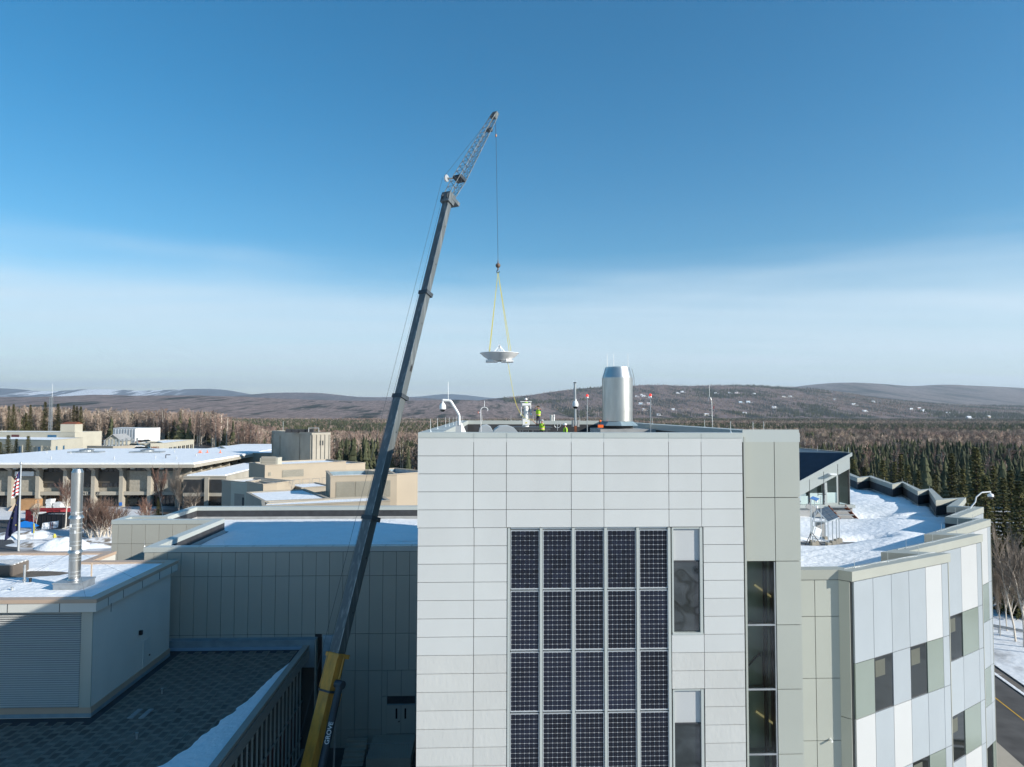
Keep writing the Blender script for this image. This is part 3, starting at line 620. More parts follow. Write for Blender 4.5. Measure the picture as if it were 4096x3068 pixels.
# the dark core wall is opened here: shell of the stair well set in front of the core
wb = bpy.data.objects['wall']; wb.data = MB().box(TX0+.02, GX0-.01, YF+.14, YF+1.2, -1, TZ-.35).box(GX1+.01, TX1-.02, YS+.11, YF+1.6, -1, TZ-.35).box(GX0-.01, GX1+.01, YS+.11, YF+1.6, zS[3]+.01, TZ-.35).mesh('wall', M_JOINT)
stw = MB(); stw.box(GX0-.3, GX1+.3, YS+.56, YS+.66, -1, zS[3]+.3).box(GX0-.2, GX0-.012, YS+.12, YS+.55, -1, zS[3])
stw.build('stairwell_wall', m_in, tw)
for k in range(3, len(zS)-1):
    a, c = zS[k], zS[k+1]
    wn = MB().box(GX0, GX1, YS, YS+.10, c-.03, c+.03).box(GX0, GX0+.04, YS, YS+.10, c+.03, a-.03).box(GX1-.04, GX1, YS, YS+.10, c+.03, a-.03).build('window', M_GALV, tw)
    MB().poly([(GX0+.04, YS+.05, c+.03), (GX1-.04, YS+.05, c+.03), (GX1-.04, YS+.05, a-.03), (GX0+.04, YS+.05, a-.03)]).build('pane', M_CLEAR, wn)
    MB().box(GX1-.36, GX1-.25, YS+.16, YS+.3, c, a-.02).build('inner_post', m_in2, tw)
    MB().box(GX0, GX1, YS+.3, YS+.55, c-.14, c-.04).build('landing', m_in, tw)
    if k % 2:
        MB().beam((GX1-.6, YS+.45, c+1.35), (GX1+.1, YS+.45, c+.85), .05, .07).build('sunlit_stair_strip', mat('strip_sun_glow', (.7, .58, .3), .5, emit=(1, .78, .38, .2)), tw)  # no lamp: faint added glow stands in for sunlight on the stair strips
    else:
        MB().path([(GX0+.05, YS+.42, c+.55), (GX1-.45, YS+.42, c+1.15), (GX1-.42, YS+.42, c+1.05)], .03).tube((GX1-.33, YS+.42, c), (GX1-.33, YS+.42, c+1.2), .03).build('handrail', m_in2, tw)
# roof: deck, dark upstands, coping, lightning rods
po = [(TX0, YF-.02), (TX1, YF-.02), (TX1, TYB), (TX0, TYB)]; pi_ = [(TX0+.85, YF+.75), (TX1-.75, YF+.75), (TX1-.75, TYB-.7), (TX0+.85, TYB-.7)]
MB().ring([(TX0-.01, YF+.002), (TXS-.05, YF+.002), (TXS-.05, YS-.012), (TX1+.02, YS-.012), (TX1+.02, TYB+.02), (TX0-.01, TYB+.02)], [pi_[0], (TXS-.3, YF+.75), (TXS-.2, YF+.75), pi_[1], pi_[2], pi_[3]], TZ-.34, TZ).build('coping', M_COPING, tw)
b = MB()
for i in range(4): j = (i+1) % 4; b.poly([(*pi_[j], TRZ), (*pi_[i], TRZ), (*pi_[i], TZ-.34), (*pi_[j], TZ-.34)])
b.build('parapet', M_MEMB, tw); MB().poly([(*q, TRZ) for q in pi_]).build('roof', M_ROOFGREY, tw)
for y in np.linspace(27.5, 63, 13): piece('coping_seam', M_MEMB, tw, (TX0+.42, float(y), TZ+.004), u, .86, .02, .006)
def rod(parent, p, h=.45, r=.011): return MB().tube(p, (p[0], p[1], p[2]+h), r, r*.7, n=5).tube(p, (p[0], p[1], p[2]+.05), r*3, r*2, n=6).build('lightning_rod', M_ALU, parent)
for px_, py_ in ((1722, 1727), (1750, 1716), (1782, 1706)): q = at(px_, py_, Z=TZ); rod(tw, (q.x, q.y, TZ), .48)
for k in range(6): q = 37+k*4.6; rod(tw, (TX0+.5, q, TZ), .48)
for y in (27.5, 35, 46, 58): rod(tw, (TX1-.4, y, TZ), .4)
for x in (9.2, 10.05): rod(tw, (x, YF+.4, TZ), .42)
for x in (-.2, 2.5, 4.6, 6.6, 9): rod(tw, (x, TYB-.35, TZ), .5)

# ------------------------------------------------------------------ grey wing behind the crane
MZ = at(600, 2189, Y=56).z; mw = thing('grey_wing', 'long grey panelled wing with flat snowy roof behind the crane boom', 'building', (-14, 56, 0))
MXL = -26.8; pm = [(-36.7, 70), (MXL, 70), (MXL, 56), (TX0+1, 56), (TX0+1, 80.2), (-33.1, 80.2), (-33.1, 73), (-36.7, 73)]
MB().prism(pm, -1, MZ-.45, top=False, bot=False).build('wall', M_JOINT, mw)
inn = inset(pm, .75); MB().ring(inset(pm, -.06), inn, MZ-.40, MZ).build('coping', M_COPING, mw)
b = MB(); b2 = MB(); n = len(inn)
for i in range(n):
    j = (i+1) % n; b.poly([(*inn[j], MZ-1.1), (*inn[i], MZ-1.1), (*inn[i], MZ-.40), (*inn[j], MZ-.40)])
    i2 = inset(pm, .95); b2.poly([(*i2[j], MZ-1.6), (*i2[i], MZ-1.6), (*inn[i], MZ-1.1), (*inn[j], MZ-1.1)])
b.build('parapet', M_MEMB, mw); b2.build('parapet_flashing', M_FLASH, mw)
MB().poly([(*q, MZ-1.55) for q in inset(pm, .8)]).build('roof', M_ROOFGREY, mw)
def holes(x, y):
    h = 0*x
    for hx, hy, a, c in ((-6.1, 60.2, 1.6, .75), (-7.2, 65.5, 1.1, .3), (-4.6, 59.2, 1.6, .7)): h = h-.75*np.exp(-(((x-hx)/a)**2+((y-hy)/c)**2)*1.4)
    return h
snow_sheet(mw, inset(pm, .8), MZ-1.36, .35, .06, extra=holes)
zw = [MZ-.42, at(900, 2305, Y=56).z, at(900, 2539, Y=56).z, at(900, 2688, Y=56).z]; zw += [zw[-1]-4.6, .6]
Lw = TX0-MXL; cs = 52/FPX*56; xs = [0, .75]; 
while xs[-1] < Lw-.4: xs.append(min(Lw, xs[-1]+cs))
DX0_ = at(1553, 2900, Y=56).x; TFX = at(1285, 2700, Y=56).x-MXL                    # right end of the terrace link
clad(mw, (MXL, 56), (TX0, 56), zw[:3], xs, M_GREYPANEL)
xr = [x for x in xs if x > TFX]; clad(mw, (MXL, 56), (TX0, 56), zw[2:], [TFX]+xr, M_GREYPANEL, pick=lambda i, j: None if (j >= 1 and MXL+([TFX]+xr)[i+1] > DX0_) else M_GREYPANEL)
clad(mw, (MXL, 56), (TX0, 56), [zw[2], zw[2]-.26], [x for x in xs if x <= TFX], M_GREYPANEL)
clad(mw, (-36.7, 70), (MXL, 70), [MZ-.42, at(600, 2174, Y=70).z, 9, 6], [0]+[.62+1.32*k for k in range(8)], M_GREYPANEL)
for k in range(12):
    y = MXL+2.1*k
    if y < TX0: piece('coping_seam', M_MEMB, mw, (y, 56.3, MZ+.003), (0, 1), .8, .02, .008)
for px_ in (579, 890): q = at(px_, 2180, Z=MZ); rod(mw, (q.x+.3, 56.3, MZ), .5, .013)
# loading-bay corner: double door, vent grille
DXR = at(1664, 2900, Y=56).x; xd0, xd1 = DXR-2.3, DXR-.08; zd0 = at(1600, 2932, Y=56).z; zd1 = zd0+2.2
dr = MB().box(xd0, xd1, 55.92, 56, zd0, zd1).build('door', M_GREYPANEL, mw)
for s in (-.35, .35): MB().box((xd0+xd1)/2+s-.07, (xd0+xd1)/2+s+.07, 55.90, 55.925, zd0+1.15, zd0+1.95).build('door_light', M_GLASS, dr)
MB().box((xd0+xd1)/2-.012, (xd0+xd1)/2+.012, 55.905, 55.93, zd0, zd1).build('door_seam', M_JOINT, dr); MB().sphere(((xd0+xd1)/2-.14, 55.88, zd0+.95), .06).build('handle', M_BLACK, dr)
MB().box(xd0, xd1, 55.9, 55.96, zd1+.02, zd1+.1).build('door_head', M_BLUEFLASH, mw); MB().box(xd0+.05, xd1-.05, 55.93, 55.98, zd1+.16, zd1+.62).build('transom_grille', M_MEMB, mw)
b = MB(); gx = MXL+TFX+.12
for k in range(26): b.obox((gx+.75, 55.86, zw[2]-.12-k*.1), (.75, 0, 0), (0, .05, .03), (0, .01, .02))
b.build('vent_grille', M_GALV, mw)
clad(mw, (MXL, 56), (TX0, 56), [zw[3], zd1+.7], [xd0-MXL, (xd0+xd1)/2-MXL, xd1-MXL], M_GREYPANEL)
xk = max([q for q in [TFX]+xr if MXL+q <= DX0_]); clad(mw, (MXL, 56), (TX0, 56), [zw[3], zd1+.7, .6], [xk, xd0-MXL], M_GREYPANEL)
clad(mw, (MXL, 56), (TX0, 56), zw[3:], [xd1-MXL, Lw], M_GREYPANEL)
clad(mw, (MXL, 56), (TX0, 56), [zd0-.05, .6], [xd0-MXL, xd1-MXL], M_GREYPANEL)
# dock in front of the door
dk = thing('loading_dock', 'grey concrete loading dock with railing below the double door', 'dock', (DXR-4, 54, 0))
MB().box(DXR-3.3, DXR-.02, 52.2, 55.9, 0, zd0-.1).build('platform', M_CONC, dk)
for k in range(8): piece('step', M_CONC, dk, (DXR-4.5, 52.4+k*.42, (zd0-.1-(7-k)*.19)/2+.1), u, 1.6, .42, max(.2, zd0-.1-(7-k)*.19-.2))
b = MB()
for k in range(26): b.tube((DXR-3.25+k*.125, 52.25, zd0-.1), (DXR-3.25+k*.125, 52.25, zd0+.95), .012, n=4)
b.beam((DXR-3.3, 52.25, zd0+.97), (DXR-.1, 52.25, zd0+.97), .04, .04).build('railing', M_GALV, dk)

# ------------------------------------------------------------------ terrace link with concrete pavers
TZR = 9.1; sy_ = MB().poly([(-14, 20, 1.06), (TX0, 20, 1.06), (TX0, 56, 1.06), (-14, 56, 1.06)]).build('service_yard', M_ASPH); sy_['kind'] = 'structure'
tl = thing('terrace_link', 'low link building with dark paver terrace roof and glass side wall', 'building', (-18, 44, 0))
TXR = -13.65; TXL = -34; TY0, TY1 = 28.0, 55.2
MB().box(TXL, TXR-.36, TY0, TY1, TZR-.7, TZR-.12).box(TXL, TXR-.91, TY0, TY1, -1, TZR-.705).build('roof_slab', M_MEMB, tl)
MB().box(TXL, TXR+.45, TY1, 55.95, TZR-1.5, TZR+.62).build('end_flashing', M_BLUEFLASH, tl)
MB().box(TXL, TXR-.2, TY1-.1, TY1-.005, TZR-.1, TZR+.12).build('base_flashing', mat('sky_blue_flashing', (.22, .33, .44), .4), tl)
MB().box(TXR-.42, TXR+.02, TY0, TY1, TZR+.02, TZR+.22).build('coping', mat('brown_grey_coping', (.33, .29, .255), .6, var=.06), tl)
MB().box(TXR-.30, TXR-.02, TY0, TY1, TZR-.06, TZR+.018).build('drip_joint', M_RUST, tl)
MB().box(TXR-.36, TXR+.05, TY0, TY1, TZR-.75, TZR-.062).build('fascia', mat('grey_fascia', (.30, .29, .27), .6, var=.05), tl)
MB().box(TXL, MXL+TFX+.05, 55.955, 55.995, TZR+.62, TZR+.95).box(MXL+TFX-.28, MXL+TFX+.04, 55.9, 55.99, .3, TZR+.62).build('dark_reveal', M_BLACK, tl)
MB().box(TXR+.45, MXL+TFX-.28, 55.3, 55.97, .3, TZR+.6).build('corner_pier', M_GREYPANEL, tl)
# glass side wall under the eave
MB().box(TXR-.9, TXR-.62, TY0, TY1+.5, .2, TZR-.76).build('side_core', M_BLACK, tl)
k = 0; y = TY0
while y < TY1-.2:
    MB().box(TXR-.62, TXR-.42, y-.04, y+.04, .2, TZR-.76).build('mullion', M_COPING, tl)
    for z0, z1 in ((.3, 2.2), (2.3, 5.0), (5.1, 8.2)):
        mm = M_MAROON if (z0 > 2 and z0 < 5 and (k % 3 != 1)) or (z0 < 2 and k % 4 == 2) else M_GLASS
        MB().box(TXR-.58, TXR-.52, y+.045, min(y+.88, TY1), z0, z1).build('pane' if mm is M_GLASS else 'spandrel', mm, tl)
    y += .92; k += 1
for z in (2.25, 5.05): MB().box(TXR-.60, TXR-.44, TY0, TY1, z-.045, z+.045).build('transom', M_GALV, tl)
# pavers, running bond; the joints are open
M_PAVER = mat('concrete_paver', (.115, .098, .080), .9, var=.28, rnd=.25, vs=1.1, bump=.006, bs=25)
t_ = M_PAVER.node_tree; n_ = t_.nodes; tcx = n_.new('ShaderNodeTexCoord'); vs_ = n_.new('ShaderNodeVectorMath'); vs_.operation = 'ABSOLUTE'; t_.links.new(tcx.outputs['Object'], vs_.inputs[0])
s_ = n_.new('ShaderNodeSeparateXYZ'); t_.links.new(vs_.outputs[0], s_.inputs[0]); mxm = n_.new('ShaderNodeMath'); mxm.operation = 'MAXIMUM'; t_.links.new(s_.outputs[0], mxm.inputs[0]); t_.links.new(s_.outputs[1], mxm.inputs[1])
gp = n_.new('ShaderNodeNewGeometry'); nz = n_.new('ShaderNodeTexNoise'); nz.inputs['Scale'].default_value = 2.2; t_.links.new(gp.outputs['Position'], nz.inputs[0]); ad = n_.new('ShaderNodeMath'); ad.operation = 'MULTIPLY_ADD'; ad.inputs[1].default_value = .22; t_.links.new(nz.outputs[0], ad.inputs[0]); t_.links.new(mxm.outputs[0], ad.inputs[2])
mrx = n_.new('ShaderNodeMapRange'); t_.links.new(ad.outputs[0], mrx.inputs[0]); mrx.inputs[1].default_value = .46; mrx.inputs[2].default_value = .51; mrx.inputs[4].default_value = .75
mx = n_.new('ShaderNodeMix'); mx.data_type = 'RGBA'; bs_ = n_['Principled BSDF']; t_.links.new(mrx.outputs[0], mx.inputs['Factor']); t_.links.new(bs_.inputs['Base Color'].links[0].from_socket, mx.inputs['A']); mx.inputs['B'].default_value = (.235, .205, .17, 1); t_.links.new(mx.outputs['Result'], bs_.inputs['Base Color'])
PW, PD = .52, .92; pts = []
LXR, LY0, LY1 = -23.5, 43.5, 54.3                     # louvred block stands on the left of this line
j = 0; x = TXR-.75
while x-PW > TXL:
    y = TY0+.1+(PD/2 if j % 2 else 0)
    while y+PD < TY1-.1:
        if not (x-PW < LXR+.25 and y+PD > LY0-.25): pts.append((x-PW/2, y+PD/2))
        y += PD
    x -= PW; j += 1
vis = [q for q in pts if q[1] > 36.3]; vis.sort(key=lambda q: q[1])
pv = MB().box(-PW/2+.012, PW/2-.012, -PD/2+.010, PD/2-.010, -.05, 0).mesh('paver', M_PAVER)
pu = MB().box(-.5, .5, -.5, .5, -1, 0).mesh('paver', M_PAVER)
for x, y in vis[:300]:
    o = bpy.data.objects.new('paver', pu); COL.objects.link(o); o.location = (x, y, TZR-.06+random.uniform(-.006, .006)); o.scale = (PW-.028, PD-.022, .05); setpar2(o, tl)
rest = vis[300:]+[q for q in pts if q[1] <= 36.3]
me = bpy.data.meshes.new('pavers'); 
# the farther pavers: real slabs, joined into one part
b = MB()
for x, y in rest:
    z_ = TZR-.06+random.uniform(-.006, .006); b.box(x-PW/2+.014, x+PW/2-.014, y-PD/2+.011, y+PD/2-.011, z_-.05, z_)
M_PAV2 = M_PAVER.copy(); M_PAV2.name = 'concrete_paver_field'; n2_ = M_PAV2.node_tree.nodes; l2_ = M_PAV2.node_tree.links
uvn = n2_.new('ShaderNodeUVMap'); vv = [q for q in n2_ if q.type == 'VECT_MATH'][0]; l2_.new(uvn.outputs[0], vv.inputs[0])
o = b.build('pavers', M_PAV2, tl); o['kind'] = 'stuff'
uv = o.data.uv_layers.new(name='UVMap'); base = [(-.5, -.5), (.5, -.5), (.5, .5), (-.5, .5)]*2
li = np.zeros(len(o.data.loops), np.int32); o.data.loops.foreach_get('vertex_index', li); uv.data.foreach_set('uv', np.array([base[i % 8] for i in li], np.float32).ravel())
# snow left along the eave
se = MB(); ys = np.linspace(TY0, 52.3, 90); w_ = np.interp(ys, [28, 36, 40, 46, 50, 52.3], [3.8, 3.3, 2.2, 1.05, .62, .05]); 
wn_ = w_*(1+.28*(fbm(ys*3, ys*0, 1.2, 3)-.45)); V = []; Fq = []
for i, y in enumerate(ys):
    for f, h in ((0, .14), (.12, .2), (.5, .16), (.8, .10), (1, -.06)): V.append((TXR-.43-float(wn_[i])*f+random.uniform(-.03, .03)*(f == 1), float(y), TZR-.06+h))
for i in range(len(ys)-1):
    for k in range(4): Fq.append((i*5+k, (i+1)*5+k, (i+1)*5+k+1, i*5+k+1))
se.v = V; se.f = [f[::-1] for f in Fq]; se.m = [0]*len(Fq); se.build('snow', M_SNOW, tl, smooth=True)
for px_, py_ in ((547, 2952), (648, 2772)): q = at(px_, py_, Z=TZR); MB().tube((q.x, q.y, TZR-.06), (q.x, q.y, TZR+.22), .06).tube((q.x, q.y, TZR+.22), (q.x, q.y, TZR+.3), .09).build('vent_pipe', M_GALV, tl)
for k in range(2):
    for d in range(4): q = at(545+k*22, 2845, Z=TZR); MB().box(q.x+k*.34-.1, q.x+k*.34+.2, q.y-.9+d*.34, q.y-.62+d*.34, TZR-.06, TZR-.02).build('drain_grate', M_GALV, tl)

# ------------------------------------------------------------------ louvred mechanical block
LZ = at(384, 2385, Y=43.5).z; lv = thing('louvred_block', 'pale mechanical block with long horizontal louvres and snowy roof at left', 'building', (-28, 46, TZR))
pl = [(-58, 43.5), (LXR-.3, 43.5), (LXR-.3, 53.9), (-30.3, 53.9), (-30.3, 57.4), (-58, 57.4)]
MB().prism(pl, 1, LZ-.2, top=False, bot=False).build('wall', M_STUCCO, lv)
MB().ring(inset(pl, -.35), inset(pl, -.005), LZ-.85, LZ-.32).build('fascia', M_FASCIA, lv)
MB().ring(inset(pl, -.40), inset(pl, .25), LZ-.31, LZ-.08).build('coping', M_TAN, lv)
b = MB().ring(inset(pl, -.06), inset(pl, -.003), TZR-.06, TZR+.16); b.build('base_flashing', M_BLUEFLASH, lv)
MB().ring(inset(pl, -.05), inset(pl, -.002), TZR+.165, TZR+.52).build('base_trim', M_TAN, lv)
for x in np.arange(-58, -24, 3.05): piece('fascia_joint', M_JOINT, lv, (float(x)+1.9, 43.14, LZ-.585), u, .03, .02, .52)
for y in (44.5, 46.3, 48.8, 51.3, 53.2): piece('fascia_joint', M_JOINT, lv, (LXR+.06, y, LZ-.585), (0, 1), .03, .02, .52)
MB().box(LXR-.95, LXR-.28, 43.42, 43.495, TZR+.53, LZ-.86).build('corner_post', M_SAGE, lv)
MB().poly([(-58, 43.46, TZR+.55), (LXR-.95, 43.46, TZR+.55), (LXR-.95, 43.46, LZ-.9), (-58, 43.46, LZ-.9)]).build('louver_back', M_MEMB, lv)
ns = 43; h_ = (LZ-.9-TZR-.6)/ns
sl = MB().add([(-.5, 0, h_*.30), (-.5, -.10, -h_*.26), (-.5, -.07, -h_*.34), (-.5, .03, h_*.2), (.5, 0, h_*.30), (.5, -.10, -h_*.26), (.5, -.07, -h_*.34), (.5, .03, h_*.2)], [(0, 1, 5, 4), (1, 2, 6, 5), (2, 3, 7, 6), (3, 0, 4, 7), (3, 2, 1, 0), (4, 5, 6, 7)]).mesh('louver_slat', M_LOUVER)
for k in range(ns):
    o = bpy.data.objects.new('louver_slat', sl); COL.objects.link(o); o.location = ((-58+LXR-.95)/2, 43.42, TZR+.6+h_*(k+.5)); o.scale = (58+LXR-.95, 1, 1); setpar2(o, lv)
qd = at(585, 2600, X=LXR-.3); yd = qd.y
dr = MB().box(LXR-.3, LXR-.26, yd-.5, yd+.5, TZR+.2, TZR+2.4).build('door', M_FASCIA, lv); MB().box(LXR-.26, LXR-.2, yd+.3, yd+.42, TZR+1.1, TZR+1.2).build('handle', M_BLACK, dr)
MB().box(LXR-.3, LXR-.1, yd-1.15, yd-.95, TZR+3.0, TZR+3.3).build('wall_lamp', M_BLACK, lv)
def bare(x, y):
    h = 0*x-.02; hx, hy = at(130, 2300, Z=LZ-.4).x, at(130, 2300, Z=LZ-.4).y
    h = h-.34*np.exp(-(((x-hx)/2.6)**2+((y-hy)/.9)**2)*1.3)-.3*np.exp(-(((x-hx+2.5)/2.8)**2+((y-hy+.5)/.6)**2)*1.3)
    return h+.10*(fbm(x, y*2, .8, 8)-.45)
snow_sheet(lv, inset(pl, .12), LZ-.20, .22, .05, extra=bare, seed=5)
MB().poly([(*q, LZ-.32) for q in inset(pl, .1)]).build('roof', mat('brown_gravel_roof', (.12, .10, .08), .9, var=.3, vs=3, bump=.02), lv)
# ------------------------------------------------------------------ right wing with saw-tooth facade
RZ = at(3404, 2285, Y=32).z
RP = [at(*q, Z=RZ).to_2d() for q in ((3352, 2277), (3404, 2285), (3784, 2213), (3618, 2205), (3917, 2137), (3771, 2133), (3954, 2077), (3828, 2067), (3927, 2028), (3826, 2024), (3860, 1990), (3768, 1995), (3725, 1954), (3681, 1959), (3612, 1926), (3571, 1934), (3484, 1903), (3437, 1908), (3396, 1892))]
RP = [tuple(q) for q in RP]; pr_ = [(TX1-.6, RP[0][1])]+RP+[(44.2, 90), (TX1-.6, 90)]
rw = thing('sawtooth_wing', 'curved wing with saw-tooth white, blue and green panelled facade and snowy roof', 'building', (20, 36, 0))
MB().prism(pr_, -3, RZ-.45, top=False, bot=False).build('wall', M_JOINT, rw)
inn = inset(pr_, .6); M_COP2 = mat('sage_coping', (.335, .345, .305), .45, var=.04)
MB().ring(inset(pr_, -.10), inn, RZ-.46, RZ).build('coping', [M_COP2], rw)
b = MB(); b2 = MB(); n = len(inn); i2 = inset(pr_, .8)
for i in range(n):
    j = (i+1) % n; b.poly([(*inn[j], RZ-1.3), (*inn[i], RZ-1.3), (*inn[i], RZ-.46), (*inn[j], RZ-.46)]); b2.poly([(*i2[j], RZ-2.), (*i2[i], RZ-2.), (*inn[i], RZ-1.3), (*inn[j], RZ-1.3)])
b.build('parapet', M_MEMB, rw); b2.build('parapet_flashing', M_FLASH, rw)
SZ = RZ-1.55
def drift(x, y):
    h = .5*np.exp(-((x-np.interp(y, [36, 48, 60, 70, 80], [22, 30, 38, 40, 41]))/3.5)**2)*.8
    for hx, hy, a, c in ((23.6, 48.3, 2.6, 1.5), (32.4, 59.0, 3.2, .9), (36.5, 57.6, 3.4, .35), (27.2, 48.6, 1.8, .8), (17.5, 44.2, .6, .4)): h = h-1.05*np.exp(-(((x-hx)/a)**2+((y-hy)/c)**2)*1.5)
    return h+.13*(fbm(x*.6, y*1.6, 1.3, 4)-.45)
snow_sheet(rw, inset(pr_, .62), SZ, .3, .12, extra=drift, seed=9, scale=4)
MB().poly([(*q, SZ-.32) for q in inset(pr_, .6)]).build('roof', M_ROOFGREY, rw)
# panel rows of the saw-tooth faces
q0 = RP[1]; Yq = q0[1]
ztop = RZ-.48; zr1 = at(3415, 2654, Y=Yq).z; zr2 = at(3418, 2878, Y=Yq).z; st = ztop-zr2; zr3 = zr2-(st-(zr1-zr2))*.82; zr4 = zr3-(zr1-zr2); 
ZF = [ztop, zr1, zr2, zr3, zr4, zr4-2.7, zr4-5.2, -2.5]
rows_ = {  # per face: colours by column for each row
 0: ["bbbbwb", "gkbkgb", "wbwbbb", "bbbkgb", "bwbbwb", "gkbbgb", "bbwbbb"],
 1: ["bbbwb", "bbkgb", "bwbbb", "bwkgb", "bbbwb", "gkbbb", "bbwbb"],
 2: ["bbwb", "bkgb", "bbbb", "bkgb", "bwbb", "bbkg", "bwbb"],
 3: ["bwbb", "bbkg", "bbwb", "bkgb", "bbbb", "bgkb", "bwbb"]}
code = {'b': M_BLUEPANEL, 'w': M_BRIGHT, 'g': M_GREENPANEL, 'k': None}
faces = [(RP[1], RP[2]), (RP[3], RP[4]), (RP[5], RP[6]), (RP[7], RP[8])]
for fi, (a, c) in enumerate(faces):
    a, c = Vector(a), Vector(c); Ln = (c-a).length; uu = (c-a).normalized(); nr = Vector((uu.y, -uu.x)); nc = len(rows_[fi][0]); s0 = 0.05
    wl = .62; cwid = (Ln-s0-wl-.03)/(nc-1); xs = [s0+cwid*k for k in range(nc)]+[Ln-.03]
    if fi: xs[0] = .03
    clad(rw, a, c, ZF, xs, M_BLUEPANEL, t=.09, gap=.03, pick=lambda i, j, fi=fi: code[rows_[fi][j][i]])
    for j in range(len(ZF)-1):
        for i in range(nc):
            if rows_[fi][j][i] == 'k':
                w = xs[i+1]-xs[i]; q = a+uu*((xs[i]+xs[i+1])/2); zc_ = (ZF[j]+ZF[j+1])/2; h = ZF[j]-ZF[j+1]
                fr = piece('window', M_MEMB, rw, (*(q+nr*.02), zc_), uu, w-.02, .04, h-.02)
                piece('pane', M_GLASS, fr, (*(q+nr*.042), zc_), uu, w-.12, .012, h-.12)
                piece('blind', mat('window_blind', (.085, .09, .07), .5), fr, (*(q-uu*w*.16+nr*.05), ZF[j]-h*.22), uu, w*.52, .008, h*.30)
    # return edges
    piece('end_trim', M_COP2, rw, (*(c+uu*.02-nr*.05), (ZF[0]+ZF[-1])/2), uu, .06, .3, ZF[0]-ZF[-1])
for k in range(4):
    a, c = faces[k][1], (RP[3], RP[5], RP[7], RP[9])[k]
    clad(rw, a, c, [ztop, zr2, zr4, -2.5], [.02, (Vector(c)-Vector(a)).length-.02], M_SAGE)
# recessed sage wall beside the tower
a0, a1 = (TX1-.5, RP[0][1]), RP[0]; Lr = a1[0]-a0[0]; xa_ = at(3257, 2400, Y=RP[0][1]).x-a0[0]
zz = [ztop]+[at(3300, q, Y=RP[0][1]).z for q in (2464, 2711, 2960)]; zz += [zz[-1]-3.05, zz[-1]-6.1, -2.5]
clad(rw, a0, a1, zz, [0, xa_, Lr], M_SAGE); clad(rw, RP[0], RP[1], [ztop, at(3410, 2870, Y=32.2).z, zr4-1, -2.5], [0.02, (Vector(RP[1])-Vector(RP[0])).length-.05], M_SAGE)
for fa, fb, n_ in ((RP[1], RP[2], 3), (RP[3], RP[4], 3), (RP[5], RP[6], 3), (RP[7], RP[8], 2), (RP[11], RP[12], 2), (RP[13], RP[14], 3), (RP[15], RP[16], 2)):
    for k in range(n_): q = Vector(fa).lerp(Vector(fb), (k+.35)/n_); q = q+Vector((-.3, .25)); rod(rw, (q.x, q.y, RZ), .5, .012)
for fa, fb in ((RP[1], RP[2]), (RP[3], RP[4]), (RP[5], RP[6]), (RP[7], RP[8])):
    P_ = [Vector(fa).lerp(Vector(fb), t)+Vector((-.25, .32+.05*math.sin(t*23))) for t in np.linspace(.02, .97, 14)]
    MB().path([(q.x, q.y, RZ+.02) for q in P_], .014, n=4).build('lightning_cable', M_ALU, rw)
bl = MB(); q = at(3317, 2953, Y=RP[0][1]); bl.tube((q.x, q.y-.06, q.z), (q.x, q.y-.28, q.z-.03), .05).build('spout', M_WPAINT, rw)

# pavilion on the roof of the right wing
Yp = 59.5; zb_ = at(3300, 2018, Y=Yp).z; R_ = at(3398, 1900, Y=Yp); L_ = at(3150, 1900, Y=Yp); xl, xr_ = L_.x, R_.x
pv_ = thing('roof_pavilion', 'glazed roof pavilion with dark shed roof on the snowy wing', 'building', (xr_, Yp, zb_))
zt = lambda x: at(3400, 1813, Y=Yp).z+(x-xr_)*((at(3200, 1922, Y=Yp).z-at(3400, 1813, Y=Yp).z)/(at(3200, 1922, Y=Yp).x-at(3400, 1813, Y=Yp).x))
bx_ = at(3198, 1794, Z=zt(xr_)); 
xe = xl-3
# shed roof: high along the back-right edge, low towards the tower
RT = [Vector((xr_+.25, Yp-.12, zt(xr_)+.02)), Vector((bx_.x+.2, bx_.y, zt(xr_)+.02)), Vector((bx_.x-8, bx_.y+3, zt(xr_)-.4)), Vector((xe, Yp-.12, zt(xe)))]
MB().add([tuple(q) for q in RT]+[tuple(q-Vector((0, 0, .12))) for q in RT], [(0, 1, 2, 3), (7, 6, 5, 4), (0, 4, 5, 1), (3, 7, 4, 0)]).build('roof', mat('dark_blue_roof', (.012, .017, .032), .38, var=.3, vs=2, spec=.6), pv_)
MB().add([tuple(RT[0]+Vector((0, .0, .05))), tuple(RT[1]+Vector((0, 0, .05))), tuple(RT[1]+Vector((-.25, 0, .05))), tuple(RT[0]+Vector((-.25, 0, .05)))], [(0, 1, 2, 3)]).build('ridge_flashing', M_COPING, pv_)
def band(x0, x1, d0, d1, y, m, nm, par=pv_): return MB().add([(x0, y, zt(x0)-d1), (x1, y, zt(x1)-d1), (x1, y, zt(x1)-d0), (x0, y, zt(x0)-d0), (x0, y+.06, zt(x0)-d1), (x1, y+.06, zt(x1)-d1), (x1, y+.06, zt(x1)-d0), (x0, y+.06, zt(x0)-d0)], [(0, 1, 2, 3), (3, 2, 6, 7), (0, 4, 5, 1), (1, 5, 6, 2), (4, 0, 3, 7)]).build(nm, m, par)
band(xe, xr_+.2, .02, .34, Yp-.15, M_COPING, 'fascia')
px2x = lambda p_: at(p_, 1990, Y=Yp).x
for p0, p1 in ((3150, 3238), (3239, 3295), (3296, 3352), (3353, 3402)): band(px2x(p0), px2x(p1)-.03, .36, 1.35, Yp-.05, M_COPING, 'panel')
MB().box(xe, xr_+.35, Yp-.25, Yp+.3, zb_-.28, zb_).build('sill', M_COPING, pv_); MB().box(xe, xr_+.2, Yp-.02, Yp+.2, SZ-.4, zb_-.28).build('plinth', M_FLASH, pv_)
m_room = mat('pavilion_interior', (.30, .31, .25), .8, var=.2, vs=.4, stretch=(3, 3, .1))
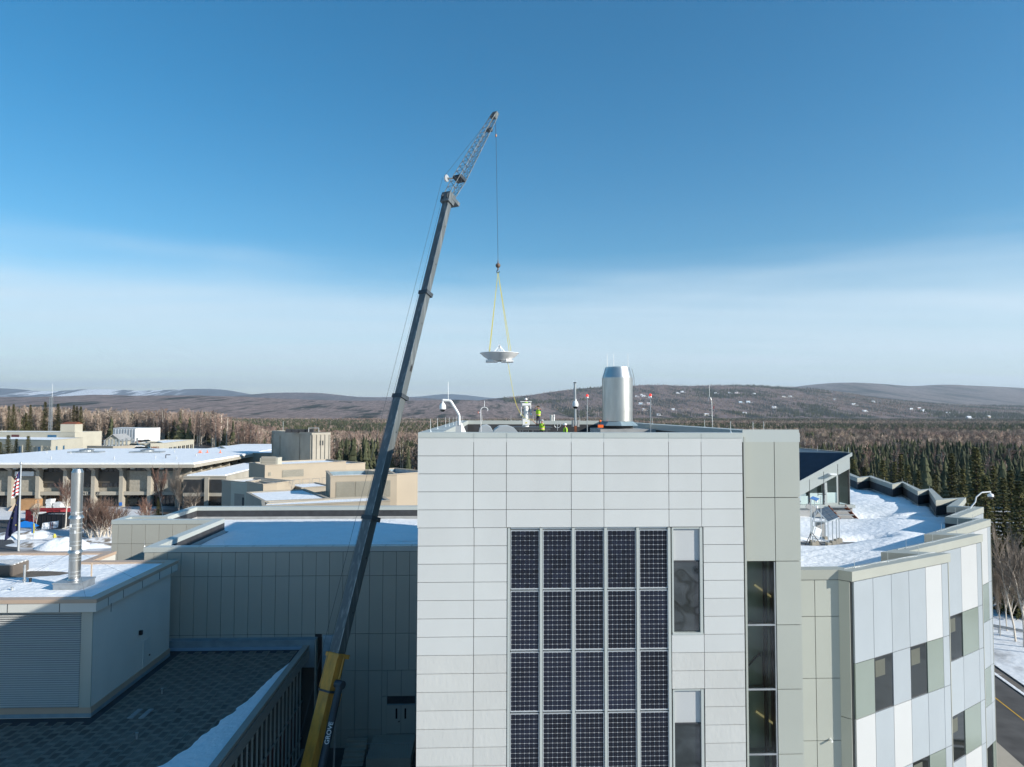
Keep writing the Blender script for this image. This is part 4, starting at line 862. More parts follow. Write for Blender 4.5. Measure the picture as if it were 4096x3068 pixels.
def tall(x0, x1, zlo, y, m, nm, par): 
    return MB().poly([(x0, y, zlo), (x1, y, zlo), (x1, y, max(zlo, zt(x1)-1.36)), (x0, y, max(zlo+.01, zt(x0)-1.36))]).build(nm, m, par)
for p0, p1 in ((3202, 3236), (3240, 3294)):
    wn = MB().box(px2x(p1)-.05, px2x(p1)+.03, Yp-.03, Yp+.06, zb_, zt(px2x(p1))-1.36).build('window', M_BLACK, pv_); tall(px2x(p0), px2x(p1)-.05, zb_+.02, Yp+.02, M_CLEAR, 'pane', wn)
    MB().box(px2x(p0), px2x(p1)-.06, Yp+.0, Yp+.012, zb_+.02, min(zb_+1.0, zt(px2x(p0))-1.4)).build('frosted_film', mat('frosted_film', (.50, .60, .57), .5), wn)
dr = MB().box(px2x(3298), px2x(3308), Yp-.06, Yp+.04, zb_, zt(px2x(3298))-1.36).box(px2x(3346), px2x(3352), Yp-.06, Yp+.04, zb_, zt(px2x(3350))-1.36).box(px2x(3308), px2x(3346), Yp-.06, Yp+.04, zb_, zb_+.16).build('door', M_COPING, pv_)
tall(px2x(3308), px2x(3346), zb_+.16, Yp+.01, M_CLEAR, 'pane', dr); MB().box(px2x(3308), px2x(3346), Yp-.005, Yp+.006, zb_+.16, zb_+1.05).build('frosted_film', mat('frosted_film', (.5, .6, .57)), dr)
MB().tube((px2x(3304), Yp-.14, zb_+.9), (px2x(3304), Yp-.14, zb_+1.3), .03).build('handle', M_WPAINT, dr)
wn = MB().box(px2x(3394), px2x(3399), Yp-.03, Yp+.06, zb_, zt(xr_)-1.3).box(px2x(3353), px2x(3357), Yp-.03, Yp+.06, zb_, zt(xr_)-1.36).build('window', M_BLACK, pv_); tall(px2x(3357), px2x(3394), zb_+.02, Yp+.02, M_CLEAR, 'pane', wn)
MB().box(xe, xr_-.1, Yp+2.5, Yp+2.6, zb_, zt(xe)-.1).box(px2x(3310), px2x(3322), Yp+1.6, Yp+1.9, zb_, zt(xr_)-1.6).box(px2x(3256), px2x(3266), Yp+1.2, Yp+1.5, zb_, zb_+1.9).build('room_wall', m_room, pv_)
MB().box(xr_-.1, xr_+.02, Yp, Yp+9, zb_, zt(xr_)-.12).build('side_wall', M_SAGE, pv_)
MB().box(px2x(3312), px2x(3338), Yp-.5, Yp-.05, zt(px2x(3325))-.98, zt(px2x(3325))-.86).build('wall_lamp', M_WPAINT, pv_)
for p_ in (3390, ): rod(pv_, (xr_, Yp+.1, zt(xr_)), .55, .013)
rod(pv_, (at(3270, 1802, Y=63).x, 63, zt(xr_)), .5, .013)
# red stair up to the pavilion door
ss = thing('red_stair', 'short red-brown stair with four grey treads at pavilion door', 'stair', (px2x(3330), Yp-1, SZ))
xs0, xs1 = px2x(3305), px2x(3372)
for x, y_ in ((xs0, 0), (xs1, .0)): MB().beam((x, Yp-.3, zb_-.12), (x+.35, Yp-2.0, zb_-1.25), .06, .3).build('stringer', M_RUST, ss)
for k in range(4): piece('tread', M_GALV, ss, ((xs0+xs1)/2+.07*k+.03, Yp-.5-.42*k, zb_-.14-.28*k), u, xs1-xs0, .3, .06)
# weather station and solar rack on the roof
q = at(3255, 2172, Z=SZ); wx0, wy0 = q.x, q.y
so = thing('solar_rack', 'small rooftop rack of grey solar panels on concrete footings', 'solar rack', (wx0+1.1, wy0+.6, SZ))
def wq(px_, py_, y=None): return at(px_, py_, Y=y if y else wy0+.6)
A_ = wq(3268, 2040, wy0+1.4); B_ = wq(3312, 2088, wy0+.2); C_ = wq(3356, 2070, wy0+1.9); D_ = C_+(A_-B_)
for i in range(2):
    for j in range(4):
        f = lambda s, t: B_+(C_-B_)*s+(A_-B_)*t
        p4 = [f(i/2+.01, j/4+.01), f((i+1)/2-.01, j/4+.01), f((i+1)/2-.01, (j+1)/4-.01), f(i/2+.01, (j+1)/4-.01)]; nn = (p4[1]-p4[0]).cross(p4[3]-p4[0]).normalized()*.03
        MB().add([tuple(p) for p in p4]+[tuple(p-nn) for p in p4], [(0, 1, 2, 3), (7, 6, 5, 4), (0, 4, 5, 1), (1, 5, 6, 2), (2, 6, 7, 3), (3, 7, 4, 0)]).build('solar_module', mat('grey_module', (.05, .055, .065), .3, var=.2, vs=3), so)
E_ = wq(3250, 2086, wy0+.4)
for p_, y_ in ((B_, 0), (B_.lerp(C_, .4), 0), (B_.lerp(C_, .75), 0), (C_, 0), (E_, 0), (A_.lerp(D_, .7), 0)):
    MB().tube((p_.x, p_.y, SZ-.3), (p_.x, p_.y, p_.z-.02), .04, n=6).build('leg', M_ALU, so)
    MB().box(p_.x-.13, p_.x+.13, p_.y-.2, p_.y+.2, SZ-.32, SZ-.02).build('footing', M_CONC, so)
MB().beam(E_, B_, .06, .06).beam(B_, C_, .06, .06).beam(E_, A_, .05, .05).beam(A_, B_, .05, .05).beam(E_.lerp(B_, .4), A_.lerp(B_, .5), .04, .04).build('frame', M_ALU, so)
cab = wq(3280, 2110, wy0+1.2); MB().box(cab.x-.28, cab.x+.28, cab.y-.12, cab.y+.12, SZ+.25, SZ+1.3).build('control_box', M_FLASH, so)
ws = thing('weather_mast', 'rooftop weather mast with blue plate, sensors and black tripod', 'weather station', (wx0, wy0, SZ))
m0 = wq(3245, 2110, wy0); MB().tube((m0.x, m0.y, SZ+.6), (m0.x, m0.y, wq(3245, 1995, wy0).z), .045, n=6).build('mast', M_ALU, ws)
m1 = wq(3258, 2000, wy0+.4); MB().tube((m1.x, m1.y, SZ), (m1.x, m1.y, m1.z), .03, n=6).build('mast', M_ALU, ws)
m2 = wq(3283, 1985, wy0+.8); MB().tube((m2.x, m2.y, SZ), (m2.x, m2.y, m2.z), .03, n=6).build('mast', M_ALU, ws)
bp_ = wq(3258, 1993, wy0+.4); MB().add([(bp_.x-.36, bp_.y, bp_.z), (bp_.x, bp_.y-.25, bp_.z-.14), (bp_.x+.36, bp_.y, bp_.z-.02), (bp_.x, bp_.y+.25, bp_.z+.12)], [(0, 1, 2, 3)]).add([(bp_.x-.36, bp_.y, bp_.z-.02), (bp_.x, bp_.y-.25, bp_.z-.16), (bp_.x+.36, bp_.y, bp_.z-.04), (bp_.x, bp_.y+.25, bp_.z+.10)], [(3, 2, 1, 0)]).build('blue_plate', mat('blue_plate', (.08, .19, .42), .4), ws)
wv = wq(3284, 1977, wy0+.8); MB().tube((wv.x-.2, wv.y, wv.z), (wv.x+.35, wv.y, wv.z), .025).box(wv.x-.24, wv.x-.2, wv.y-.01, wv.y+.01, wv.z-.12, wv.z+.12).build('wind_vane', M_BLACK, ws)
s0_ = wq(3267, 2010, wy0+.5); MB().lathe(s0_, [(.05, 0), (.07, .04), (.05, .12), (.06, .16), (.02, .2)], 8).build('radiation_shield', M_WPAINT, ws)
s1_ = wq(3267, 2030, wy0+.5); MB().tube((s1_.x, s1_.y, s1_.z-.05), (s1_.x, s1_.y, s1_.z+.12), .09).build('rain_gauge', M_WPAINT, ws)
for dx, dy in ((-.62, -.35), (.5, -.5), (.1, .55)): MB().tube((m0.x+dx, m0.y+dy, SZ-.1), (m0.x, m0.y, SZ+.75), .025, n=5).build('tripod_leg', M_BLACK, ws)
MB().beam(wq(3225, 2022, wy0), wq(3262, 2038, wy0), .06, .3).build('plate', M_FLASH, ws)
for i, (px_, py_) in enumerate(((3252, 2158), (3268, 2162), (3290, 2140), (3303, 2130))): q = at(px_, py_, Z=SZ); MB().box(q.x-.2, q.x+.1, q.y-.12, q.y+.15, SZ-.32, SZ-.04).build('footing', M_CONC, ws)
bx2 = thing('white_case', 'white angled equipment case lying beside the weather mast', 'case', (wx0+.3, wy0+.4, SZ)); q = at(3262, 2128, Y=wy0+.3)
MB().obox(q, (.26, 0, -.12), (0, .2, 0), (.1, 0, .32)).build('case', M_WPAINT, bx2); MB().obox(q+Vector((.05, -.21, 0)), (.2, 0, -.09), (0, .012, 0), (.08, 0, .26)).build('lid', M_WPAINT, bx2)

def dome_camera(name, label, base, arm, drop, r=.125, bracket=None, mt=M_WPAINT):
    t = thing(name, label, 'security camera', base)
    MB().path(arm, .05, n=10).build('arm', mt, t, smooth=True); e = Vector(arm[-1]); 
    MB().tube(e, e-Vector((0, 0, drop)), .035).build('stem', mt, t); c = e-Vector((0, 0, drop))
    MB().lathe(c, [(.04, 0), (r*.8, -.06), (r, -.14), (r, -.25), (r*.92, -.26)][::-1], 16).build('housing', mt, t, smooth=True)
    MB().sphere(c-Vector((0, 0, .26)), r*.85, 14, 8).build('dome', mat('smoked_dome', (.02, .02, .022), .1, spec=.8), t, smooth=True)
    return t
P = lambda x, y, Y: tuple(at(x, y, Y=Y))
Yc = 27.0
dc = dome_camera('security_camera', 'white dome security camera on curved arm at tower roof corner', P(1837, 1726, Yc), [P(1837, 1700, Yc), P(1836.5, 1662, Yc), P(1832, 1652, Yc), P(1805, 1607, Yc), P(1798, 1602, Yc), P(1771, 1600.5, Yc)], .10)
b0 = at(1834, 1726, Y=Yc); b1 = at(1834, 1687, Y=Yc)
MB().box(b0.x-.11, b0.x+.11, Yc-.02, Yc, b0.z-.1, b1.z).build('bracket_plate', mat('shaded_bracket', (.42, .45, .48), .5), dc); MB().add([(b0.x+.11, Yc-.02, b0.z-.1), (b0.x+.33, Yc+.1, b0.z-.1), (b0.x+.11, Yc-.02, b1.z), (b0.x+.11, Yc+.02, b0.z-.1), (b0.x+.33, Yc+.14, b0.z-.1), (b0.x+.11, Yc+.02, b1.z)], [(0, 1, 2), (5, 4, 3), (0, 3, 4, 1), (1, 4, 5, 2)]).build('gusset', M_WPAINT, dc)
MB().tube(P(1793, 1600, Yc), P(1792.5, 1528, Yc), .012, n=5).build('antenna', M_ALU, dc)
Yc = 29.0
d2 = dome_camera('security_camera', 'white dome camera on thick grey pole amid the tower roof', P(2302, 1735, Yc), [P(2302, 1610, Yc), P(2302, 1598, Yc), P(2301.5, 1597, Yc)], .05, r=.125)
MB().tube(P(2303, 1790, Yc), P(2300, 1585, Yc), .048, n=10).tube(P(2300, 1585, Yc), P(2299.5, 1534, Yc), .05, n=10).build('pole', M_GALV, d2); MB().tube(P(2299.5, 1533, Yc), P(2299.5, 1529, Yc), .06, n=10).build('pole_cap', M_BLACK, d2)
MB().beam(P(2302, 1745, Yc-.1), P(2302, 1703, Yc-.1), .1, .08, up=(0, 1, 0)).build('wooden_post', M_RUST, d2); MB().beam(P(2291, 1707, Yc+.2), P(2291, 1680, Yc+.2), .07, .2, up=(0, 1, 0)).beam(P(2313, 1707, Yc+.2), P(2313, 1680, Yc+.2), .08, .2, up=(0, 1, 0)).build('junction_box', M_FLASH, d2)
q = at(3880, 2033, Z=RZ)
dome_camera('security_camera', 'pale dome camera on bent arm at saw-tooth roof edge', (q.x, q.y, RZ), [(q.x, q.y, RZ), tuple(at(3901, 2008, Y=q.y)), tuple(at(3905, 1988, Y=q.y)), tuple(at(3927, 1970, Y=q.y)), tuple(at(3962, 1967, Y=q.y))], .12, r=.22)
# ------------------------------------------------------------------ stacks and rooftop gear
ys_ = 45.0; c0 = at(2470, 1690, Y=ys_); R0 = 122/2/FPX*ys_
zof = lambda py_: at(2470, py_, Y=ys_).z-0
st_ = thing('exhaust_stack', 'wide stainless steel exhaust stack with tapered top on tower roof', 'exhaust stack', (c0.x, ys_, TRZ))
def cyl(z0, z1, r0, r1, nm, m, par, n=40, c=(c0.x, ys_)): return MB().lathe((c[0], c[1], 0), [(r0, z0), (r1, z1)], n).build(nm, m, par, smooth=True)
za, zb2, zc_, zd_, ze, zf, zg = (zof(q) for q in (1685, 1645, 1631, 1525, 1512, 1476, 1469))
cyl(za, zb2, R0, R0, 'lower_drum', M_STEEL, st_); cyl(zb2-.02, zc_, R0*1.015, R0*1.015, 'band', M_STEEL, st_); cyl(zc_, zd_, R0, R0, 'drum', M_STEEL, st_); cyl(zd_-.02, ze, R0*1.012, R0*1.012, 'band', M_STEEL, st_)
cyl(ze, zf, R0*1.0, R0*.83, 'cone', M_STEEL, st_); cyl(zf, zg, R0*.83, R0*.81, 'rim', M_STEEL, st_)
MB().lathe((c0.x, ys_, 0), [(R0*1.38, za-.28), (R0*1.02, za+.0)], 8).build('skirt', M_BLUEFLASH, st_); MB().lathe((c0.x, ys_, 0), [(R0*1.0, za-.5), (R0*1.0, za-.27)], 24).build('neck', M_MEMB, st_)
MB().box(c0.x-1.5, c0.x+2.0, ys_-2.2, ys_+2, TRZ, za-.48).build('curb', M_FLASH, st_)
for px_, dy in ((2429, -.3), (2455, .6), (2512, -.1)):
    q = at(px_, 1472, Y=ys_+dy); MB().tube(q, (q.x, q.y, at(px_, 1414, Y=ys_+dy).z), .018, .01, n=5).build('lightning_rod', M_WPAINT, st_)
for s in (-1, 1): MB().path([(c0.x+s*R0*.86, ys_-.5, zf), (c0.x+s*R0*1.02, ys_-.4, ze), (c0.x+s*R0*1.05, ys_-.3, zd_), (c0.x+s*R0*1.03, ys_-.2, za)], .014, n=4).build('cable', M_WIRE, st_)
for px_, py_ in ((2349, 1580), (2602, 1578)):
    Yb = 40.; q0, q1 = at(px_, 1745, Y=Yb), at(px_, py_+12, Y=Yb)
    bc = thing('beacon_pole', 'red obstruction light on thin pole '+('left of the steel stack' if px_ < 2400 else 'right of the steel stack'), 'beacon', (q0.x, Yb, TRZ), 'red obstruction lights beside the stack')
    MB().tube((q0.x, Yb, TRZ), q1, .025, n=6).build('pole', M_GALV, bc); MB().tube(q1, q1+Vector((0, 0, .08)), .075, n=10).build('collar', M_WPAINT, bc); MB().lathe(q1+Vector((0, 0, .08)), [(.08, 0), (.08, .07), (.05, .13), (0, .15)], 12).build('lens', M_REDL, bc, smooth=True)
oc = at(2402, 1704, Y=43.5); t = thing('orange_case', 'orange equipment box on curb at foot of the steel stack', 'box', oc); MB().box(oc.x-.17, oc.x+.17, 43.4, 43.6, oc.z-.1, oc.z+.08).build('case', M_ORANGE, t); MB().tube(oc+Vector((0, -.1, .08)), oc+Vector((0, .1, .08)), .02).build('handle', M_ORANGE, t)
oc = at(2401, 1684, Y=44.4); t = thing('orange_lamp', 'round orange warning lamp behind the orange box', 'lamp', oc); MB().sphere(oc, .075).build('lens', M_ORANGE, t, smooth=True); MB().tube(oc-Vector((0, 0, .2)), oc-Vector((0, 0, .05)), .06).build('base', M_BLACK, t)
# curved ventilation hoods
def hood(name, label, px0, px1, ytop, ybot, Y, dep):
    a, c = at(px0, ybot, Y=Y), at(px1, ytop, Y=Y); t = thing(name, label, 'ventilation hood', (a.x, Y, TRZ)); w = c.x-a.x; h = c.z-TRZ
    prof = [(0, 0), (0, h*.55), (w*.12, h*.86), (w*.3, h*.98), (w*.6, h), (w*.82, h*.92), (w, h*.72), (w, 0)]
    b = MB(); n = len(prof); b.add([(a.x+x, Y, TRZ+z_) for x, z_ in prof]+[(a.x+x, Y+dep, TRZ+z_) for x, z_ in prof], [tuple(range(n-1, -1, -1)), tuple(range(n, 2*n))]+[(i, i+1, n+i+1, n+i) for i in range(n-1)]); b.build('shell', mat('hood_metal', (.55, .57, .58), .4, .5, var=.06), t)
    b = MB()
    for f in (.25, .62): b.path([(a.x+x*1.0+.002*(x > w/2)-.002*(x < w/2), Y+dep*f, TRZ+z_+.012) for x, z_ in prof[1:-1]], .02, n=4)
    b.build('seam', M_ALU, t); return t
hood('ventilation_hood', 'rounded grey metal ventilation hood on tower roof beside thin mast', 1912, 1972, 1701, 1728, 43, 3)
hood('ventilation_hood', 'larger rounded grey metal hood nearest the front roof edge', 1966, 2076, 1704, 1728, 38, 3)
# whip mast with hook
Yw = 42.; t = thing('lightning_mast', 'thin white hooked mast with small red tag on tower roof', 'mast', P(1924, 1730, Yw)); MB().path([P(1924, 1740, Yw), P(1923, 1640, Yw), P(1926, 1633, Yw), P(1932, 1629, Yw), P(1941, 1629, Yw), P(1948, 1632, Yw), P(1952, 1638, Yw), P(1950, 1644, Yw)], .022, n=5).build('pole', M_WPAINT, t); MB().tube(P(1938, 1629, Yw), P(1938, 1603, Yw), .014, n=5).build('tip', M_ALU, t); MB().beam(P(1922, 1650, Yw), P(1913, 1650, Yw), .03, .03).build('tag_arm', M_WPAINT, t); MB().beam(P(1913, 1646, Yw), P(1913, 1654, Yw), .05, .03).build('tag', M_ORANGE, t)
Yw = 44.; t = thing('lightning_mast', 'thin grey mast with red tag near right roof edge', 'mast', P(2850, 1722, Yw)); MB().path([P(2851, 1735, Yw), P(2847, 1625, Yw), P(2846, 1600, Yw), P(2842, 1590, Yw), P(2838, 1587, Yw), P(2835, 1592, Yw), P(2833, 1605, Yw)], .02, n=5).build('pole', M_GALV, t); MB().tube(P(2838, 1587, Yw), P(2837, 1540, Yw), .013, n=5).build('tip', M_ALU, t); MB().beam(P(2855, 1624, Yw), P(2855, 1635, Yw), .04, .04).build('tag', M_REDL if 0 else M_RED, t)
for px_, w_, top in ((2205, 12, 1659), (2216, 6, 1658)):
    Yv = 64.6; q = at(px_, 1690, Y=Yv); tg = thing('vent_pipe', 'upright shiny vent pipe by the back parapet, '+('wider' if w_ > 8 else 'thinner')+' of two', 'vent pipe', (q.x, Yv, TZ)); MB().tube((q.x, Yv, TZ), (q.x, Yv, at(px_, top, Y=Yv).z), w_/2/FPX*Yv, n=12).build('pipe', M_WPAINT if w_ < 8 else M_STEEL, tg, smooth=True); MB().tube((q.x, Yv, at(px_, top+8, Y=Yv).z), (q.x, Yv, at(px_, top+5, Y=Yv).z), w_/1.8/FPX*Yv, n=12).build('clamp', M_GALV, tg)
q = at(2231, 1710, Y=63.6); t = thing('pipe_rack', 'galvanised bent pipe rack against dark back parapet', 'pipe rack', (q.x, 63.6, TRZ)); MB().path([P(2218, 1688, 63.4), P(2218, 1704, 63.4), P(2222, 1709, 63.4), P(2230, 1711, 63.4), P(2238, 1709, 63.4), P(2242, 1704, 63.4), P(2242, 1688, 63.4)], .03, n=6).build('bend', M_ALU, t); MB().path([P(2230, 1688, 63.4), P(2230, 1722, 63.4)], .03, n=6).build('riser', M_ALU, t)
# antenna pedestal on its steel platform
Yd = 58.6; q = at(2104, 1707, Y=Yd); zp = q.z
pf = thing('steel_platform', 'dark grey steel platform carrying the white antenna pedestal', 'platform', (q.x, Yd, TRZ)); xa_, xb_ = at(2052, 1707, Y=Yd).x, at(2204, 1707, Y=Yd).x
M_DST = mat('dark_steel', (.10, .105, .11), .5, .3, var=.15)
MB().box(xa_, xb_, Yd-1.6, Yd+1.6, zp-.06, zp).build('deck', M_DST, pf)
for y in (Yd-1.5, Yd+1.5): MB().box(xa_+.2, xb_-.2, y-.06, y+.06, zp-.26, zp-.065).build('girder', M_DST, pf)
for x in (xa_+.5, xa_+1.6, xb_-.5): MB().box(x-.07, x+.07, Yd-1.55, Yd-1.42, TRZ, zp-.27).box(x-.07, x+.07, Yd+1.42, Yd+1.55, TRZ, zp-.27).build('post', M_DST, pf)
pd_ = thing('antenna_pedestal', 'white antenna pedestal with yoke arms waiting for the dish', 'antenna pedestal', (q.x, Yd, zp)); X0 = q.x; s = FPX/Yd
def pz(py_): return at(2104, py_, Y=Yd).z
MB().box(X0-.30, X0+.30, Yd-.34, Yd+.3, pz(1699), pz(1676)).build('base_box', M_WPAINT, pd_); MB().box(X0-.08, X0+.09, Yd-.352, Yd-.341, pz(1693), pz(1689)).build('warning_sticker', M_SLING, pd_); MB().tube((X0, Yd, zp), (X0, Yd, pz(1699)), .26, n=14).build('foot', M_WPAINT, pd_)
MB().lathe((X0, Yd, 0), [(.20, pz(1676)), (.20, pz(1635)), (.23, pz(1634)), (.23, pz(1632)), (.17, pz(1631)), (.17, pz(1625))], 18).build('column', M_WPAINT, pd_, smooth=True)
MB().tube((X0-.34, Yd, pz(1619)), (X0+.34, Yd, pz(1619)), .17, n=16).build('elevation_drum', M_WPAINT, pd_, smooth=True)
for s_ in (-1, 1):
    MB().beam((X0+s_*.40, Yd, pz(1608)), (X0+s_*.40, Yd, pz(1652)), .06, .12, up=(0, 1, 0)).build('yoke_arm', M_WPAINT, pd_); MB().tube((X0+s_*.34, Yd, pz(1658)), (X0+s_*.50, Yd, pz(1658)), .13, n=12).build('counterweight', M_WPAINT, pd_)
MB().box(X0-.5, X0+.48, Yd-.25, Yd+.25, pz(1608), pz(1605)).build('mount_plate', M_WPAINT, pd_)

# ------------------------------------------------------------------ dish, slings, hook block
Yh = 58.8; dq = at(1998, 1440, Y=Yh); DX, DYY = dq.x, Yh; dz = lambda py_: at(1998, py_, Y=Yh).z; RD = 157/2/FPX*Yh
ds = thing('dish_antenna', 'white satellite dish hanging face up from yellow slings', 'dish antenna', (DX, DYY, dz(1446)))
zt_, zm_, zb_2 = dz(1413), dz(1424), dz(1447)
NP = 12
def dprof(a0, a1, m, nm, par, k=6):
    b = MB(); V = []; pts = [(RD, zt_+.0), (RD*.97, zt_-.05), (RD*.80, zm_-.08), (RD*.66, zm_-.22), (RD*.52, zb_2+.06)]
    for r_, z_ in pts: V += [(DX+r_*math.cos(a0+(a1-a0)*i/k), DYY+r_*math.sin(a0+(a1-a0)*i/k), z_) for i in range(k+1)]
    for r_, z_ in ((RD*.94, zt_), (RD*.6, zm_-.08), (RD*.15, zm_-.2)): V += [(DX+r_*math.cos(a0+(a1-a0)*i/k), DYY+r_*math.sin(a0+(a1-a0)*i/k), z_) for i in range(k+1)]
    W_ = k+1; f = [(j*W_+i, j*W_+i+1, (j+1)*W_+i+1, (j+1)*W_+i) for j in range(4) for i in range(k)][::1]
    f = [q[::-1] for q in f]; f += [(i, i+1, 5*W_+i+1, 5*W_+i) for i in range(k)]+[((5+j)*W_+i, (5+j)*W_+i+1, (6+j)*W_+i+1, (6+j)*W_+i) for j in range(2) for i in range(k)]
    b.add(V, f); return b.build(nm, m, par, smooth=True)
for k in range(NP): dprof(2*math.pi*k/NP+.008, 2*math.pi*(k+1)/NP-.008, M_WPAINT, 'reflector_panel', ds)
MB().lathe((DX, DYY, 0), [(RD*.985, zt_-.045), (RD*1.005, zt_-.03), (RD*1.005, zt_+.01), (RD*.97, zt_+.015)], 48).build('rim', M_WPAINT, ds, smooth=True)
for k in range(4):
    a = .6+k*math.pi/2; c, s_ = math.cos(a), math.sin(a); pts = [(RD*.60, zm_-.25), (RD*.60, zb_2+.05), (RD*.54, zb_2-.02), (RD*.20, zb_2+.02), (RD*.24, zm_-.12)]
    n_ = Vector((-s_, c, 0))*.025; V = [Vector((DX+c*r_, DYY+s_*r_, z_))-n_ for r_, z_ in pts]+[Vector((DX+c*r_, DYY+s_*r_, z_))+n_ for r_, z_ in pts]
    MB().add(V, [(0, 1, 2, 3, 4), (9, 8, 7, 6, 5)]+[(i, 5+i, 5+(i+1) % 5, (i+1) % 5) for i in range(5)]).build('back_rib', M_WPAINT, ds)
for s_, w in ((-1, 1), (1, 1)): MB().box(DX+s_*RD*.40-.5, DX+s_*RD*.40+.5, DYY-.7, DYY+.7, zb_2-.04, zb_2+.12).build('mount_foot', M_WPAINT, ds)
MB().lathe((DX, DYY, 0), [(RD*.34, zb_2+.2), (RD*.34, zm_-.15)], 20).build('hub', M_WPAINT, ds)
fz = dz(1383)
for k in range(4): a = .35+k*math.pi/2; MB().tube((DX+math.cos(a)*RD*.42, DYY+math.sin(a)*RD*.42, zt_-.1), (DX, DYY, fz), .035, n=6).build('feed_strut', M_WPAINT, ds)
MB().box(DX-.10, DX+.10, DYY-.1, DYY+.1, fz-.02, fz+.08).tube((DX+.02, DYY, fz-.25), (DX, DYY, fz), .07, n=10).build('feed_horn', M_WPAINT, ds)
hk = at(1992, 1088, Y=Yh)
for i, (px_, py_, dy) in enumerate(((1956, 1409, .5), (1959, 1409, -.6), (2037, 1406, -.5), (2044, 1405, .6))):
    e = at(px_, py_, Y=Yh+dy); sl = MB().beam(hk, e, .045, .012, up=(0, 1, 0)).build('lifting_sling', M_SLING)
    tag(sl, ('yellow lifting sling, outer of the pair on the dish\'s %s side' if i in (0, 3) else 'yellow lifting sling, inner of the pair on the dish\'s %s side') % ('left' if i < 2 else 'right'), 'sling', 'yellow slings holding the dish')
hb = thing('hook_block', 'round brown headache ball and hook on the crane line', 'hook block', at(1992, 1090, Y=Yh)); bc_ = at(1992, 1062, Y=Yh); rb = 19.5/2/FPX*Yh
M_BALL = mat('rusty_ball', (.16, .105, .075), .6, .2, var=.25, vs=4)
MB().sphere(bc_, rb, 18, 12).build('ball', M_BALL, hb, smooth=True); MB().tube(bc_+Vector((0, 0, rb)), bc_+Vector((0, 0, rb+.28)), .05, .03).build('socket', M_BALL, hb); MB().tube(bc_-Vector((0, 0, rb+.18)), bc_-Vector((0, 0, rb)), .06).build('swivel', M_BALL, hb)
hp = bc_-Vector((0, 0, rb+.18)); MB().path([tuple(hp), tuple(hp+Vector((-.10, 0, -.08))), tuple(hp+Vector((-.11, 0, -.2))), tuple(hp+Vector((-.02, 0, -.27))), tuple(hp+Vector((.10, 0, -.2))), tuple(hp+Vector((.11, 0, -.1)))], .035).build('hook', M_BLACK, hb)
tl_ = []; 
for x, y, Y in ((2030, 1448, 58.6), (2033, 1460, 58.5), (2040, 1500, 58.4), (2048, 1545, 58.3), (2056, 1588, 58.2), (2066, 1622, 58.1), (2078, 1648, 58.0), (2094, 1668, 57.9), (2118, 1679, 57.8), (2138, 1680, 57.75)): tl_.append(P(x, y, Y))
tag(MB().path(tl_, .022, n=5).build('tag_line', M_SLING), 'yellow tag line hanging from the dish to a worker\'s hand', 'rope')

# ------------------------------------------------------------------ crane
B0, B1 = at(1243, 3068, Y=44), at(1796, 796, Y=56); BD = (B1-B0).normalized(); Bb = B0-BD*((B0.z-1.5)/BD.z)
az = Vector((BD.x, BD.y, 0)).normalized(); BS = Vector((az.y, -az.x, 0)); BT = BS.cross(BD).normalized()
cr = thing('mobile_crane', 'telescopic crane boom, yellow below and grey above, with lattice jib', 'crane', (Bb.x, Bb.y, 0))
def bt(py_):                                                        # distance along the boom where photo row py_ is crossed
    lo, hi = 0., 80.
    for _ in range(40):
        m_ = (lo+hi)/2; p_ = Bb+BD*m_-CAM; y_ = CY-FPX*(p_.dot(CU)/p_.dot(CF))
        if y_ > py_: lo = m_
        else: hi = m_
    return lo
def boomsec(t0, t1, w, h, m, nm):
    """one boom section: flat top, rounded belly"""
    pr2 = [(-w/2, h*.5), (w/2, h*.5), (w/2, -h*.12), (w*.40, -h*.34), (w*.2, -h*.48), (-w*.2, -h*.48), (-w*.40, -h*.34), (-w/2, -h*.12)]
    V = [Bb+BD*t+BS*a+BT*c for t in (t0, t1) for a, c in pr2]; n = 8
    return MB().add(V, [(i, (i+1) % n, n+(i+1) % n, n+i) for i in range(n)]+[tuple(range(n-1, -1, -1)), tuple(range(n, 2*n))]).build(nm, m, cr)
def collar(t, w, h, th, m, nm='collar'): c = Bb+BD*t; return MB().obox(c+BT*(h*.5), BS*(w/2+.10), BD*th, BT*.06).obox(c+BS*(w/2+.03), BS*.06, BD*th*1.1, BT*(h*.5)).obox(c-BS*(w/2+.03), BS*.06, BD*th*1.1, BT*(h*.5)).obox(c-BT*(h*.46), BS*(w/2+.05), BD*th, BT*.07).build(nm, m, cr)
ts = [bt(q) for q in (2618, 2074, 1589, 1176, 800)]
wd = [(.82, .92), (.78, .88), (.73, .83), (.65, .75), (.58, .67)]
boomsec(0, ts[0]+.1, *wd[0], M_YELLOW, 'base_section'); boomsec(ts[0]-2.0, ts[0]+.05, wd[0][0]+.10, wd[0][1]+.10, M_YELLOW, 'base_head'); collar(ts[0]-.05, wd[0][0]+.1, wd[0][1]+.1, .12, M_YELLOW); collar(ts[0]-2.2, wd[0][0], wd[0][1], .06, M_CRANED)
for i in range(4):
    boomsec(ts[i]-.5, ts[i+1]+.05, *wd[i+1], M_CRANEG, 'boom_section')
    if i < 3: collar(ts[i+1], *wd[i+1], .14, M_CRANED)
for sgn in (-1, 1): MB().path([tuple(Bb+BD*(ts[0]+d)+BS*(sgn*.72)+BT*.2) for d in (-2.1, -.1)], .04).build('guard_bar', M_YELLOW, cr)
for i in range(1, 5):
    for f in (.3, .7): c = Bb+BD*(ts[i-1]+(ts[i]-ts[i-1])*f); MB().obox(c+BS*(wd[i][0]/2), BS*.012, BD*.05, BT*.04).build('bolt_hole', M_BLACK, cr)
